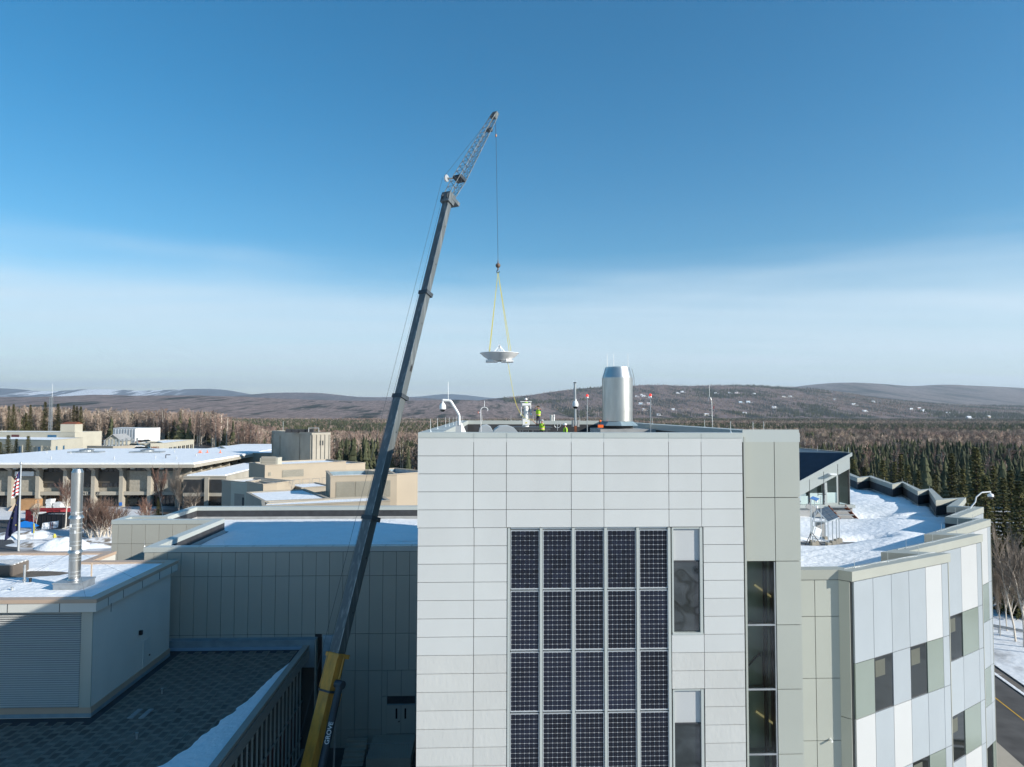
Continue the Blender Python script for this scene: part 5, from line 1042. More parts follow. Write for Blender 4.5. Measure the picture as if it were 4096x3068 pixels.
c = Bb+BD*(bt(1475))+BS*(wd[3][0]/2); MB().obox(c, BS*.015, BD*.22, BT*.09).build('slot', M_BLACK, cr)
# worn pale streaks along the boom corner are strips of bare metal
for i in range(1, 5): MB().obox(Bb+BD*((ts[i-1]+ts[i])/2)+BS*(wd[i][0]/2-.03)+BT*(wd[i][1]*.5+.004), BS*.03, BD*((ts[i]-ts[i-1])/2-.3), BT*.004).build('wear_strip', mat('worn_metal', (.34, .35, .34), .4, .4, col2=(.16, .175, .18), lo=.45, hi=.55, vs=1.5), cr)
# luffing cylinder
K1 = at(1359, 2738, Y=44.7); kd = at(1286, 3068, Y=42.6); cyd = (kd-K1).normalized(); Ke = K1+cyd*12.5
lc = MB().tube(K1+cyd*.6, Ke, .24, n=14).build('luffing_cylinder', M_CRANED, cr, smooth=True); MB().tube(K1-BS*.28, K1+BS*.28, .26, n=14).build('cylinder_knuckle', M_CRANED, cr); MB().tube(K1, K1+cyd*.7, .25, .21, n=14).build('cylinder_head', M_CRANED, cr)
tc_ = at(1317, 2935, Y=44.2); tdir = -cyd; face = (CAM-tc_); face = (face-tdir*face.dot(tdir)).normalized(); upv = face.cross(tdir); tc_ = K1+cyd*((tc_-K1).dot(cyd))+face*.252
text('GROVE', .38, mat('letter_white', (.75, .76, .75), .5), lc, tc_, tdir, upv, .004)
MB().tube(at(1342, 2860, Y=44.8), at(1332, 3068, Y=44.2)-Vector((0, 0, 2)), .06, n=6).build('hose', M_GALV, cr)
q = at(1350, 2800, Y=45.3); MB().obox(q, BS*.12, BD*.4, BT*.16).build('lug', M_YELLOW, cr)
# boom head and lattice jib
HB = Bb+BD*ts[4]; MB().obox(HB+BT*.12, BS*.42, BD*.45, BT*.42).obox(HB-BT*.45+BD*.1, BS*.45, BD*.16, BT*.5).build('boom_head', M_CRANEG, cr)
for s_ in (-1, 1): MB().tube(HB+BT*.45+BS*(s_*.2), HB+BT*.45+BS*(s_*.3), .26, n=16).build('head_sheave', M_CRANED, cr)
J0 = HB+BD*.5; J1 = at(1978, 462, Y=58.75); JM = at(1838, 715, Y=56.7); 
def lattice(a, c, wa, ha, wc, hc, n, nm, par):
    d = (c-a).normalized(); s_ = BS; t_2 = s_.cross(d).normalized(); ch = []
    for sx_, sy_ in ((-1, -1), (1, -1), (1, 1), (-1, 1)): ch.append((a+s_*(sx_*wa/2)+t_2*(sy_*ha/2), c+s_*(sx_*wc/2)+t_2*(sy_*hc/2)))
    for p_, q_ in ch: MB().tube(p_, q_, .035, n=6).build('chord', M_CRANEG, par)
    for k in range(4):
        b = MB(); p_, q_ = ch[k], ch[(k+1) % 4]
        for i in range(n):
            t0, t1 = i/n, (i+1)/n; b.tube(p_[0].lerp(p_[1], t0), q_[0].lerp(q_[1], t1) if i % 2 == 0 else q_[0].lerp(q_[1], t1), .02, n=4, cap=False)
            b.tube(p_[0].lerp(p_[1], t1), q_[0].lerp(q_[1], t1), .016, n=4, cap=False)
        b.build(nm, M_CRANEG, par)
jb = MB().obox(JM, BS*.4, (J1-JM).normalized()*.12, BT*.4).build('jib_foot', M_CRANED, cr)
lattice(J0, JM, .6, .75, .72, .85, 3, 'adapter_lacing', cr); lattice(JM, J1, .72, .85, .42, .4, 13, 'lacing', cr)
MB().obox(JM.lerp(J1, .8)-BT*.3, BS*.25, BT*.14, BD*.12).build('cat_walk_box', M_CRANED, cr)
for s_ in (-1, 1): MB().tube(J1+BS*(s_*.06), J1+BS*(s_*.14), .24, n=16).build('tip_sheave', M_CRANED, cr)
MB().obox(J1, BS*.22, (J1-JM).normalized()*.3, BT*.2).build('jib_head', M_CRANEG, cr)
dsv = at(1786, 713, Y=56.4); MB().tube(dsv-BS*.06, dsv+BS*.06, .3, n=18).build('deflector_sheave', M_ALU, cr); MB().beam(dsv, JM, .06, .1).build('deflector_arm', M_CRANEG, cr)
jt = at(1981, 485, Y=58.75); wt = at(1984, 542, Y=58.75)
MB().tube(jt, wt, .022, n=5).tube(wt, bc_+Vector((0, 0, rb+.2)), .018, n=5).build('hoist_line', M_WIRE, cr); MB().tube(wt+Vector((0, 0, .1)), wt-Vector((0, 0, .12)), .075, n=8).build('line_weight', mat('copper_weight', (.4, .2, .1), .5), cr)
MB().tube(Bb+BD*3+BT*1.05-BS*.5, dsv-BS*.05-Vector((.3, 0, 0)), .014, n=4).tube(dsv+BT*.3, J1+BT*.22, .014, n=4).tube(Bb+BD*3+BT*.75-BS*.2, HB+BT*.6-BS*.2, .012, n=4).build('hoist_line', M_WIRE, cr)
# carrier below the picture
MB().box(Bb.x-5.5, Bb.x+2.5, Bb.y-1.4, Bb.y+1.4, 1.2, 2.2).build('carrier', M_YELLOW, cr); MB().box(Bb.x-6.8, Bb.x-5.5, Bb.y-1.3, Bb.y+1.3, 1., 3.).build('cab', M_YELLOW, cr)
for i in range(4):
    for s_ in (-1, 1): MB().tube((Bb.x-5.2+i*2.2, Bb.y+s_*1.1, 1.55), (Bb.x-5.2+i*2.2, Bb.y+s_*1.45, 1.55), .55, n=16).build('wheel', M_BLACK, cr)

# ------------------------------------------------------------------ people on the roof
def clothmat(name, bands):
    m = bpy.data.materials.new(name); m.use_nodes = True; t = m.node_tree; n = t.nodes; l = t.links; tc = n.new('ShaderNodeTexCoord'); s_ = n.new('ShaderNodeSeparateXYZ'); l.new(tc.outputs['Object'], s_.inputs[0])
    r = n.new('ShaderNodeValToRGB'); r.color_ramp.interpolation = 'CONSTANT'; dv = n.new('ShaderNodeMath'); dv.operation = 'DIVIDE'; dv.inputs[1].default_value = 2.2; l.new(s_.outputs[2], dv.inputs[0]); l.new(dv.outputs[0], r.inputs[0])
    e = r.color_ramp.elements; e[0].position = 0; e[0].color = (*bands[0][1], 1); e[1].position = bands[1][0]/2.2; e[1].color = (*bands[1][1], 1)
    for z_, c in bands[2:]: q = e.new(z_/2.2); q.color = (*c, 1)
    n['Principled BSDF'].inputs['Roughness'].default_value = .8; l.new(r.outputs[0], n['Principled BSDF'].inputs['Base Color']); return m
def person(label, base, rz, arms, body, vest, hat, lean=0., hip=.95):
    """arms: for each side shoulder->elbow->wrist offsets in the person's frame (x right, y forward, z up)"""
    t = thing('person', label, 'person', base, 'workers on the tower roof'); t.rotation_euler = (0, 0, rz)
    V = []; E_ = []; Rr = []
    def vx(p_, r_, par=None):
        V.append(p_); Rr.append(r_); 
        if par is not None: E_.append((par, len(V)-1))
        return len(V)-1
    pel = vx((0, 0, hip), (.145, .11)); ab = vx((0, lean*.3, hip+.18), (.14, .105), pel); chs = vx((0, lean*.7, hip+.38), (.165, .115), ab); nk = vx((0, lean, hip+.53), (.055, .055), chs); hd = vx((0, lean+.02, hip+.63), (.075, .09), nk); vx((0, lean+.015, hip+.75), (.07, .085), hd)
    for s_ in (-1, 1):
        h = vx((s_*.09, 0, hip-.06), (.085, .09), pel); k = vx((s_*.11, .03, hip*.52), (.06, .06), h); f = vx((s_*.12, -.01, .07), (.042, .045), k); vx((s_*.13, .15, .035), (.04, .03), f)
        sh = vx((s_*.19, lean*.8, hip+.44), (.06, .06), chs); el = vx(tuple(arms[s_][0]), (.045, .045), sh); wr = vx(tuple(arms[s_][1]), (.033, .033), el)
        d = (Vector(arms[s_][1])-Vector(arms[s_][0])).normalized(); sd_ = d.cross(Vector((0, .3, 1))).normalized(); pm_ = vx(tuple(Vector(arms[s_][1])+d*.07), (.035, .02), wr)
        for fi, (off, ln) in enumerate(((-.03, .06), (-.01, .08), (.01, .085), (.03, .07))):
            a = vx(tuple(Vector(arms[s_][1])+d*.10+sd_*off), (.010, .010), pm_); vx(tuple(Vector(arms[s_][1])+d*(.10+ln)+sd_*off*1.1+Vector((0, .01, -.015))), (.008, .008), a)
        a = vx(tuple(Vector(arms[s_][1])+d*.06+sd_*.055), (.011, .011), pm_); vx(tuple(Vector(arms[s_][1])+d*.10+sd_*.075), (.009, .009), a)
    me = bpy.data.meshes.new('body'); me.from_pydata([tuple(q) for q in V], E_, []); o = bpy.data.objects.new('body', me); COL.objects.link(o); o.parent = t; me.materials.append(body)
    md = o.modifiers.new('skin', 'SKIN'); md.use_smooth_shade = True
    sv = me.skin_vertices[0].data
    for i, r_ in enumerate(Rr): sv[i].radius = r_; sv[i].use_root = (i == 0)
    ss_ = o.modifiers.new('sub', 'SUBSURF'); ss_.levels = 1; ss_.render_levels = 1
    if vest:
        pts = [(.205, .165, hip-.02), (.20, .16, hip+.15), (.215, .17, hip+.32), (.225, .16, hip+.42), (.15, .12, hip+.51)]; b = MB(); n_ = 16
        V2 = [(a*math.cos(6.283*i/n_), c*math.sin(6.283*i/n_)+lean*min(1, (z_-hip)/.5), z_) for a, c, z_ in pts for i in range(n_)]
        b.add(V2, [(j*n_+i, j*n_+(i+1) % n_, (j+1)*n_+(i+1) % n_, (j+1)*n_+i) for j in range(4) for i in range(n_)]); vo = b.build('vest', vest, None, smooth=True); vo.parent = t
    if hat:
        ho = MB().lathe((0, lean+.02, hip+.70), [(.175, 0), (.14, .012), (.135, .06), (.11, .11), (.05, .145), (0, .15)], 18).build('helmet' if hat is M_WPAINT else 'cap', hat, None, smooth=True); ho.parent = t
    fc = MB().sphere((-.03, lean+.125, hip+.685), .011, 6, 4).sphere((.03, lean+.125, hip+.685), .011, 6, 4).build('eyes', M_BLACK, None); fc.parent = t
    return t
SKIN = (.45, .26, .19); LIME = (.42, .72, .04); NAVY = (.035, .04, .075); BLUE = (.02, .06, .32); BRN = (.13, .10, .075); ORG = (.85, .2, .05); SIL = (.6, .6, .58); DK = (.03, .03, .032)
def vestm(nm, hip): return clothmat(nm, [(0, LIME), (hip+.03, ORG), (hip+.06, SIL), (hip+.10, ORG), (hip+.13, LIME)])
hp_ = .95
b_blue = clothmat('navy_trousers_blue_jacket', [(0, DK), (.12, NAVY), (.93, BLUE), (1.44, SKIN), (1.66, (.5, .3, .08))])
q = at(2153, 1707, Y=58.2)
person('worker in lime vest and blue sleeves raising hands to face on the platform', (q.x, 58.2, zp), 2.6, {-1: ((-.33, .12, 1.48), (-.12, .25, 1.62)), 1: ((.38, .10, 1.40), (.12, .26, 1.64))}, b_blue, vestm('lime_vest', hp_), mat('dark_hair', (.04, .03, .02), .8))
b_brn = clothmat('brown_work_jacket', [(0, DK), (.12, (.05, .05, .055)), (.93, BRN), (1.44, SKIN)])
q = at(2168, 1727, Y=55); 
person('worker in lime vest and brown jacket holding the yellow tag line', (q.x, 55, at(2168, 1679, Y=55).z-1.75), 2.9, {-1: ((-.22, .22, 1.25), (-.06, .28, 1.48)), 1: ((.45, .05, 1.42), (.72, .12, 1.66))}, b_brn, vestm('lime_vest_b', hp_), M_FLASH)
b_drk = clothmat('dark_work_jacket', [(0, DK), (.12, (.05, .05, .055)), (.93, (.07, .06, .05)), (1.44, SKIN)])
q = at(2261, 1700, Y=52)
person('worker in white helmet seen from the side near the camera pole', (q.x, 52, at(2261, 1692, Y=52).z-1.80), 1.7, {-1: ((-.25, 0, 1.12), (-.22, .18, .95)), 1: ((.25, 0, 1.12), (.22, .18, .95))}, b_drk, vestm('lime_vest_c', hp_), M_WPAINT)
q = at(2104, 1612, Y=59.6)
person('worker in white helmet bending over the top of the pedestal', (q.x, 59.7, at(2104, 1592, Y=59.7).z-1.80), 3.0, {-1: ((-.35, .2, 1.25), (-.2, .45, 1.30)), 1: ((.35, .2, 1.25), (.2, .45, 1.3))}, b_drk, vestm('lime_vest_d', hp_), M_WPAINT)
lf = thing('work_ladder', 'grey work ladder standing behind the white pedestal', 'ladder', (q.x, 60, zp-.2)); hz = at(2104, 1592, Y=59.7).z-1.80
for s_ in (-.25, .25): MB().tube((q.x+s_, 60.0, TRZ), (q.x+s_, 60., hz+.3), .025).build('rail', M_ALU, lf)
MB().box(q.x-.3, q.x+.3, 59.45, 60., hz-.03, hz).build('standing_step', M_ALU, lf)
for k in range(5): MB().tube((q.x-.25, 60, TRZ+.3*k+.2), (q.x+.25, 60, TRZ+.3*k+.2), .018).build('rung', M_ALU, lf)
# ------------------------------------------------------------------ louvred block: stack, curb, small things on its roof
LRZ = LZ-.25; q = at(297, 2350, Z=LRZ); cx_, cy_ = q.x, q.y
sk = thing('flue_stack', 'tall slim stainless flue stack with conical cap on snowy roof', 'flue stack', (cx_, cy_, LRZ)); pxm = cy_/FPX; zq = lambda py_: at(300, py_, Y=cy_).z if py_ < 2328 else LRZ+.5
MB().box(cx_-.85, cx_+.85, cy_-.85, cy_+.85, LRZ-.3, LRZ+.42).box(cx_-.9, cx_+.9, cy_-.9, cy_+.9, LRZ+.42, LRZ+.5).build('curb', M_GALV, sk)
r1 = 20.5*pxm; r0 = 22.5*pxm
segs = [(2328, 2210, r1*1.0), (2210, 2062, r1*1.02), (2062, 1935, r1*1.0), (1935, 1885, r1*1.04)]
for i, (a, c, r_) in enumerate(((2328, 2200, r0*.92), (2200, 2064, r0*.93), (2064, 2036, r0*.86), (2036, 1935, r0*.90), (1935, 1889, r0*.93))):
    MB().lathe((cx_, cy_, 0), [(r_, zq(a)), (r_, zq(c))], 28).build('flue_section', M_STEEL, sk, smooth=True)
MB().lathe((cx_, cy_, 0), [(r0*.93, zq(1889)), (r0*.70, zq(1876))], 28).build('cap_cone', M_STEEL, sk, smooth=True)
for a in (2318, 2203, 2066): MB().lathe((cx_, cy_, 0), [(r0*1.18, zq(a+6)), (r0*1.1, zq(a)), (r0*.92, zq(a-6))], 28).build('storm_collar', M_STEEL, sk, smooth=True)
for a in (2300, 2285, 2240, 2228, 2180, 2165, 2130, 2110, 2095, 2050): MB().lathe((cx_, cy_, 0), [(r0*.955, zq(a)), (r0*.955, zq(a-2.5))], 28).build('band', M_ALU, sk)
for a, dx in ((2190, -.12), (2125, .15), (2100, -.15), (2050, .18)): MB().box(cx_+dx-.05, cx_+dx+.05, cy_-r0*.97, cy_-r0*.9, zq(a+6), zq(a-6)).build('tag_plate', M_WPAINT, sk)
for ex, ey in ((-5.5, 3.5), (-4, -1.6), (3.6, 1.5), (2.2, -2.6)): MB().tube((cx_, cy_, zq(2203)), (cx_+ex, cy_+ey, LRZ), .007, n=3).build('guy_wire', M_WIRE, sk)
q = at(50, 2300, Z=LRZ); sx_ = q.x; hy1 = at(116, 2245, X=sx_).y
sk2 = thing('roof_curb', 'brown box curb with corrugated lid at left edge of snowy roof', 'roof hatch', (sx_, q.y, LRZ)); MB().box(sx_-6.8, sx_, q.y, hy1, LRZ-.4, at(50, 2262, Y=q.y).z).build('box', mat('brown_box', (.13, .11, .095), .8, var=.15), sk2)
zt2 = at(50, 2262, Y=q.y).z
for k in range(9): piece('lid_rib', M_SNOW if k % 2 else M_FLASH, sk2, (sx_-3.4, q.y+(hy1-q.y)*(k+.5)/9, zt2+.03), u, 6.7, (hy1-q.y)/12, .06)
def post(name, label, cat, px_, y0, y1, r_, m, Z=LRZ, square=False, cap=None):
    q = at(px_, y0, Z=Z); t = thing(name, label, cat, (q.x, q.y, Z)); z1 = at(px_, y1, Y=q.y).z
    (MB().box(q.x-r_, q.x+r_, q.y-r_, q.y+r_, Z-.1, z1) if square else MB().tube((q.x, q.y, Z-.1), (q.x, q.y, z1), r_, n=10)).build('shaft', m, t)
    (MB().tube((q.x, q.y, z1), (q.x, q.y, z1+.04), r_*1.3, n=8) if cap is None else MB().tube((q.x, q.y, Z+.15), (q.x, q.y, Z+.24), r_*1.6, n=8)).build('collar', m, t); return t
post('wooden_post', 'thin pale wooden post standing in roof snow near the stack', 'post', 365, 2316, 2255, .035, M_LUMB, square=True)
post('vent_pipe', 'leaning grey vent pipe beside brown roof curb', 'vent pipe', 97, 2332, 2259, .075, M_GALV, cap=1)
post('vent_pipe', 'short dark vent stub right of the leaning grey pipe', 'vent pipe', 121, 2331, 2315, .08, M_BLACK)
post('vent_pipe', 'small grey vent stub alone in snow near the roof front', 'vent pipe', 48, 2361, 2350, .07, M_GALV)

# ------------------------------------------------------------------ campus behind
LBZ = at(754, 1850, Y=150).z; LBX = -63.2; LBG = 6.6
lb = thing('library_building', 'concrete library with tall columns, dark glass bays and wide snowy roof', 'building', (LBX-30, 150, LBG))
LX0 = -150.
lr = [(-118, 150), (LBX, 150), (LBX, 205), (-118, 205)]; lro = [(-122, 147.8), (LBX+2.2, 147.8), (LBX+2.2, 206), (-118.5, 206)]
MB().box(-122, LBX-1.2, 151.6, 204, LBG, LBZ-.8).build('wall', M_AGG, lb)
MB().prism(lro, LBZ-.95, LBZ-.25).build('eave', M_CONC, lb); MB().prism(inset(lro, .15), LBZ-.249, LBZ+.12, bot=False).build('snow', M_SNOW, lb)
bay = 111/FPX*150; cxs = [at(p_, 1950, Y=150.4).x for p_ in (-67, 44, 154, 264, 376, 488, 600, 712)]
zb1, zb0 = at(500, 1967, Y=150).z, at(500, 1981, Y=150).z
for x in cxs: MB().add([(x-.38, 149.9, LBG), (x+.38, 149.9, LBG), (x+.38, 151.6, LBG), (x-.38, 151.6, LBG), (x-.38, 149.9, LBZ-1.7), (x+.38, 149.9, LBZ-1.7), (x+.38, 151.6, LBZ-1.7), (x-.38, 151.6, LBZ-1.7), (x-.55, 148.6, LBZ-.95), (x+.55, 148.6, LBZ-.95), (x+.55, 151.6, LBZ-.95), (x-.55, 151.6, LBZ-.95)], [(0, 1, 5, 4), (1, 2, 6, 5), (3, 0, 4, 7), (4, 5, 9, 8), (5, 6, 10, 9), (7, 4, 8, 11)]).build('column', M_CONC, lb)
for i in range(len(cxs)-1):
    x0, x1 = cxs[i]+.39, cxs[i+1]-.39; agg = i in (0, 1, 5, 6)
    MB().box(x0, x1, 150.3, 151.0, zb0, zb1).build('spandrel_beam', M_CONC, lb)
    wn = MB().box(x0, x1, 151.35, 151.5, LBG+.1, zb0).build('window', M_BROWNGLASS, lb)
    for k in range(1, 6): MB().box(x0+(x1-x0)*k/6-.05, x0+(x1-x0)*k/6+.05, 151.26, 151.34, LBG+.1, zb0).build('mullion', M_MEMB, wn)
    zt_ = at(500, 1882, Y=151).z
    wn = MB().box(x0, x1, 151.35, 151.5, zt_ if agg else zb1+.9, LBZ-1.0).build('window', M_BROWNGLASS, lb)
    for k in range(1, 5): MB().box(x0+(x1-x0)*k/5-.04, x0+(x1-x0)*k/5+.04, 151.27, 151.345, (zt_ if agg else zb1+.9), LBZ-1.0).build('mullion', M_MEMB, wn)
    if agg: MB().box(x0+.9, x1-.1, 150.9, 151.35, zb1, zt_-.1).build('panel', M_AGG, lb)
    else:
        MB().box(x0, x1, 151.2, 151.34, at(500, 1932, Y=151).z, zt_-.3).build('spandrel', mat('brown_spandrel', (.06, .052, .043), .6, var=.2), wn)
q = at(102, 1894, Y=150.6); MB().box(q.x-1.95, q.x+1.95, 150.2, 150.9, q.z-.5, q.z+.45).build('banner_box', M_WPAINT, lb)
text('RASMUSON LIBRARY', .75, M_MEMB, lb, at(332, 1974, Y=150.27), (1, 0, 0), (0, 0, 1), .02)
dq = at(520, 2005, Y=151.2); MB().box(dq.x-1.6, dq.x+1.6, 151.1, 151.34, LBG, LBG+2.6).build('door', M_GLASS, lb)
sq = at(482, 2016, Y=149.7); MB().box(sq.x-.3, sq.x+.3, 149.7, 149.8, sq.z-.35, sq.z+.35).build('blue_sign', mat('blue_sign', (.03, .15, .5), .5), lb)
for y in np.arange(152, 200, 5.6):
    MB().box(LBX-1.2, LBX-.1, float(y)-.35, float(y)+.35, LBG, LBZ-.95).build('column', M_CONC, lb)
    MB().box(LBX-1.2, LBX-1.1, float(y)+1.0, float(y)+4.6, LBZ-2.4, LBZ-1.2).build('window', M_BROWNGLASS, lb)
for x in np.arange(-116, LBX, 6.0): MB().lathe((float(x), 148.6, LBZ-1.25), [(.45, 0), (.5, .2), (.3, .3)], 10).build('eave_lamp', M_FASCIA, lb)
for px_, py_ in ((346, 1811), (589, 1811)): q = at(px_, py_, Z=LBZ+.1); MB().box(q.x-4, q.x+4, q.y-1.5, q.y+1.5, LBZ+.05, LBZ+.5).lathe((q.x, q.y, LBZ+.5), [(1.6, 0), (1.6, .3), (1.9, .4), (0.1, .75)], 14).build('roof_ventilator', M_GALV, lb)
for px_, py_ in ((205, 1838), (457, 1838), (706, 1838), (283, 1816), (698, 1810), (784, 1825), (187, 1813), (622, 1834)): q = at(px_, py_, Z=LBZ+.1); MB().tube((q.x, q.y, LBZ), (q.x, q.y, LBZ+.75), .11, n=6).build('vent_pipe', M_GALV, lb)
q = at(663, 1833, Z=LBZ+.1); MB().path([(q.x, q.y, LBZ), (q.x, q.y, LBZ+.9), (q.x+1.0, q.y, LBZ+.9)], .1).build('roof_lamp', M_MEMB, lb)
# low library annex with dark louvres
AZ = at(800, 1904, Y=141).z; ax0, ax1 = at(733, 1930, Y=141).x, at(905, 1930, Y=141).x
an = block('library_annex', 'low concrete annex with dark louvre bays in front of the library corner', 'building', [(ax0, 141), (ax1, 141), (ax1, 175), (ax0, 175)], LBG, AZ, M_CONC, M_CONC, para=.3, cop=.25, snow=.5)
for p0, p1 in ((735, 821), (836, 900)):
    xa, xb = at(p0, 1930, Y=140.9).x, at(p1, 1930, Y=140.9).x
    for k in range(14): piece('louver_slat', M_MEMB, an, ((xa+xb)/2, 140.86, at(800, 1919+k*3.7, Y=141).z), u, xb-xa, .12, .10)
    MB().box(xa, xb, 140.93, 141.0, at(800, 2040, Y=141).z, at(800, 1985, Y=141).z).build('window', M_BROWNGLASS, an)
for p_ in (828, ): x = at(p_, 1930, Y=140.8).x; MB().box(x-.4, x+.4, 140.5, 141, LBG, AZ-.26).build('column', M_CONC, an)

def rblock(name, label, A, B, depth, z0, Z, wm_, **k):
    """block whose lit front runs from A to B and which reaches back by depth"""
    A, B = Vector((A.x, A.y)), Vector((B.x, B.y)); d = (B-A).normalized(); n_ = Vector((-d.y, d.x))*depth
    return block(name, label, 'building', [tuple(A), tuple(B), tuple(B+n_), tuple(A+n_)], z0, Z, wm_, **k), A, B, d
def face_box(par, nm, m, A, d, s0, s1, z0, z1, out=.05, dep=.05):
    c = A+d*((s0+s1)/2)+Vector((d.y, -d.x))*(out-dep/2); return piece(nm, m, par, (c.x, c.y, (z0+z1)/2), d, s1-s0, dep, z1-z0)
def face_louver(par, A, d, s0, s1, z0, z1, n_, m):
    face_box(par, 'louver_back', M_MEMB, A, d, s0, s1, z0, z1, .012, .01)
    for k in range(n_): z_ = z0+(z1-z0)*(k+.5)/n_; face_box(par, 'louver_slat', m, A, d, s0, s1, z_-(z1-z0)/n_*.26, z_+(z1-z0)/n_*.26, .09, .05)
# long beige block
Z2 = at(1060, 1860, Y=120).z; A = at(1060, 1860, Z=Z2); B = at(1384, 1845, Z=Z2)
bk, A2, B2, d2 = rblock('beige_block', 'long beige block with wide louvre strip and snow on roof', A, B, 8, 8, Z2, M_BEIGE, snow=.25)
px_s = lambda p_, A, d: (at(p_, 1900, Y=120).x-A.x)/d.x
w_ = (B2-A2).length; face_louver(bk, A2, d2, w_*.20, w_*.46, Z2-2.3, Z2-1.05, 8, M_CREAM); face_louver(bk, A2, d2, w_*.04, w_*.07, Z2-1.9, Z2-1.3, 5, M_CREAM)
qz = at(1060, 1862, Z=Z2); au = thing('air_unit', 'beige louvred air unit standing on the long beige block', 'air unit', (qz.x+2, qz.y+4, Z2)); ax_ = at(1074, 1850, Y=124)
MB().box(ax_.x-1.2, ax_.x+1.9, 123, 125.5, Z2-.4, at(1074, 1830, Y=124).z).build('case', M_CREAM, au)
for k in range(5): MB().box(ax_.x-.9, ax_.x+1.6, 122.93, 122.99, Z2-.1+k*.3, Z2+.08+k*.3).build('louver_slat', M_BEIGED, au)
Zx = at(1400, 1853, Y=132).z; rblock('beige_block', 'small beige block at far end of the long beige block', at(1384, 1855, Y=131), at(1461, 1853, Y=134), 8, 8, Zx, M_BEIGE)
# lower front blocks
Z1 = at(1060, 1936, Y=104).z; bk, A1, B1_, d1 = rblock('beige_block', 'lower beige corner block with recessed grey portal beside it', at(1053, 1936, Z=Z1), at(1107, 1932, Z=Z1), 5.5, 5, Z1, M_BEIGE, snow=.2)
rblock('beige_block', 'beige infill block right of the lower corner block', at(1107, 1936, Y=107), at(1164, 1933, Y=110), 6, 5, Z1-.1, M_BEIGE)
Zp = at(950, 1922, Y=112).z; bp, Ap, Bp, dp = rblock('portal_block', 'grey beige block with tall recessed entrance portal', at(888, 1918, Y=113), at(1052, 1934, Y=107), 6, 5, Zp, M_BEIGED, snow=.15)
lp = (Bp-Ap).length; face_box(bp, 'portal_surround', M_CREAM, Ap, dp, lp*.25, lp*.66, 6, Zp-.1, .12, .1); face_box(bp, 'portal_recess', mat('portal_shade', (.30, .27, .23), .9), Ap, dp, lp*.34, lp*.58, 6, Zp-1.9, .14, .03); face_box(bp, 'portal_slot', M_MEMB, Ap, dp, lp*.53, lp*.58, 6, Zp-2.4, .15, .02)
# terrace roofs between the beige blocks
Zr = at(1200, 1985, Y=95).z; rblock('low_roof', 'low flat snowy roof between the beige blocks', at(1070, 2006, Y=88), at(1330, 2000, Y=92), 14, 6, Zr, M_BEIGED, snow=.35)
rblock('low_roof', 'narrow snowy roof ledge in front of the louvred beige block', at(1050, 2036, Y=85), at(1560, 2028, Y=90), 5, 6, at(1200, 2018, Y=86).z, M_BEIGED, snow=.3)
Zs = at(1250, 1945, Y=112).z; rblock('low_roof', 'raised snowy roof strip behind the low flat roof', at(1205, 1950, Y=110), at(1330, 1945, Y=113), 7, 6, Zs, M_BEIGED, snow=.35)
b = MB(); 
for k in range(9): 
    a, c = at(1090+k*36, 1930-k*1.2, Y=108), at(1120+k*36, 1929-k*1.2, Y=108); b.path([(a.x, 108+k*.6, a.z-.6), (a.x, 108+k*.6, a.z+.2), (c.x, 108+k*.6, c.z+.2), (c.x, 108+k*.6, c.z-.6)], .03, n=4)
tag(b.build('roof_railing', M_GALV), 'thin grey pipe railing along the beige roofs', 'railing')
# right beige block with the big louvre
Z3 = at(1325, 1901, Y=97).z; A = at(1322, 1903, Z=Z3); B = at(1588, 1896, Z=Z3)
bk, A3, B3, d3 = rblock('beige_block', 'beige block with large three-part louvre behind the crane boom', A, B, 9, 6, Z3, M_BEIGE, snow=.25, para=.9, memb=M_BLUEFLASH)
w_ = (B3-A3).length; zl0, zl1 = at(1400, 1993, Y=97).z, at(1400, 1926, Y=97).z
for s0, s1 in ((.085, .36), (.37, .635), (.645, .90)): face_louver(bk, A3, d3, w_*s0, w_*s1, zl0, zl1, 17, M_CREAM)
rblock('beige_block', 'dim beige block beside the white tower edge', at(1588, 1897, Y=100), at(1720, 1890, Y=104), 9, 6, Z3-.05, M_BEIGE, snow=.2, para=.9, memb=M_BLUEFLASH)
# concrete elevator tower
Z4 = at(1248, 1730, Y=165).z; A = at(1089, 1722, Z=Z4); C_ = at(1248, 1731, Z=Z4); A = Vector((A.x, A.y)); C2 = Vector((C_.x, C_.y)); d_ = (C2-A).normalized(); n_ = Vector((-d_.y, d_.x)); dep = 4.6
ct = block('concrete_tower', 'square concrete tower with arched wall ribs and dark panels on roof', 'building', [tuple(A), tuple(C2), tuple(C2+n_*dep), tuple(A+n_*dep)], 6, Z4, M_CONC, M_CONC, cop=.5, para=.6, snow=0)
w4 = (C2-A).length
for f in (0.02, .22, .72, .985): face_box(ct, 'rib', M_CONC, A, d_, w4*f-.16, w4*f+.16, 6, Z4-.5, .22, .22)
for f in (0, .22, .72): 
    s0 = {0: .02, .22: .22, .72: .72}[f]; s1 = {0: .22, .22: .72, .72: .985}[f]; b = MB(); pts = []
    for k in range(9): t = k/8; s_ = w4*(s0+(s1-s0)*t); zz = Z4-.5-1.0*(2*t-1)**4; c = A+d_*s_+Vector((d_.y, -d_.x))*.12; pts.append((c, zz))
    for (c, z_), (c2, z2) in zip(pts[:-1], pts[1:]): b.add([(*c, z_), (*c2, z2), (*c2, Z4-.5), (*c, Z4-.5)], [(0, 1, 2, 3)])
    b.build('arch', M_CONC, ct)
for k in range(5): face_box(ct, 'rib', M_CONC, C2, n_, .2+k*dep/4.4-.12, .2+k*dep/4.4+.12, 6, Z4-.5, .2, .2)
face_box(ct, 'vent', M_MEMB, C2, n_, dep*.42, dep*.62, Z4-3.0, Z4-1.9, .06, .05)
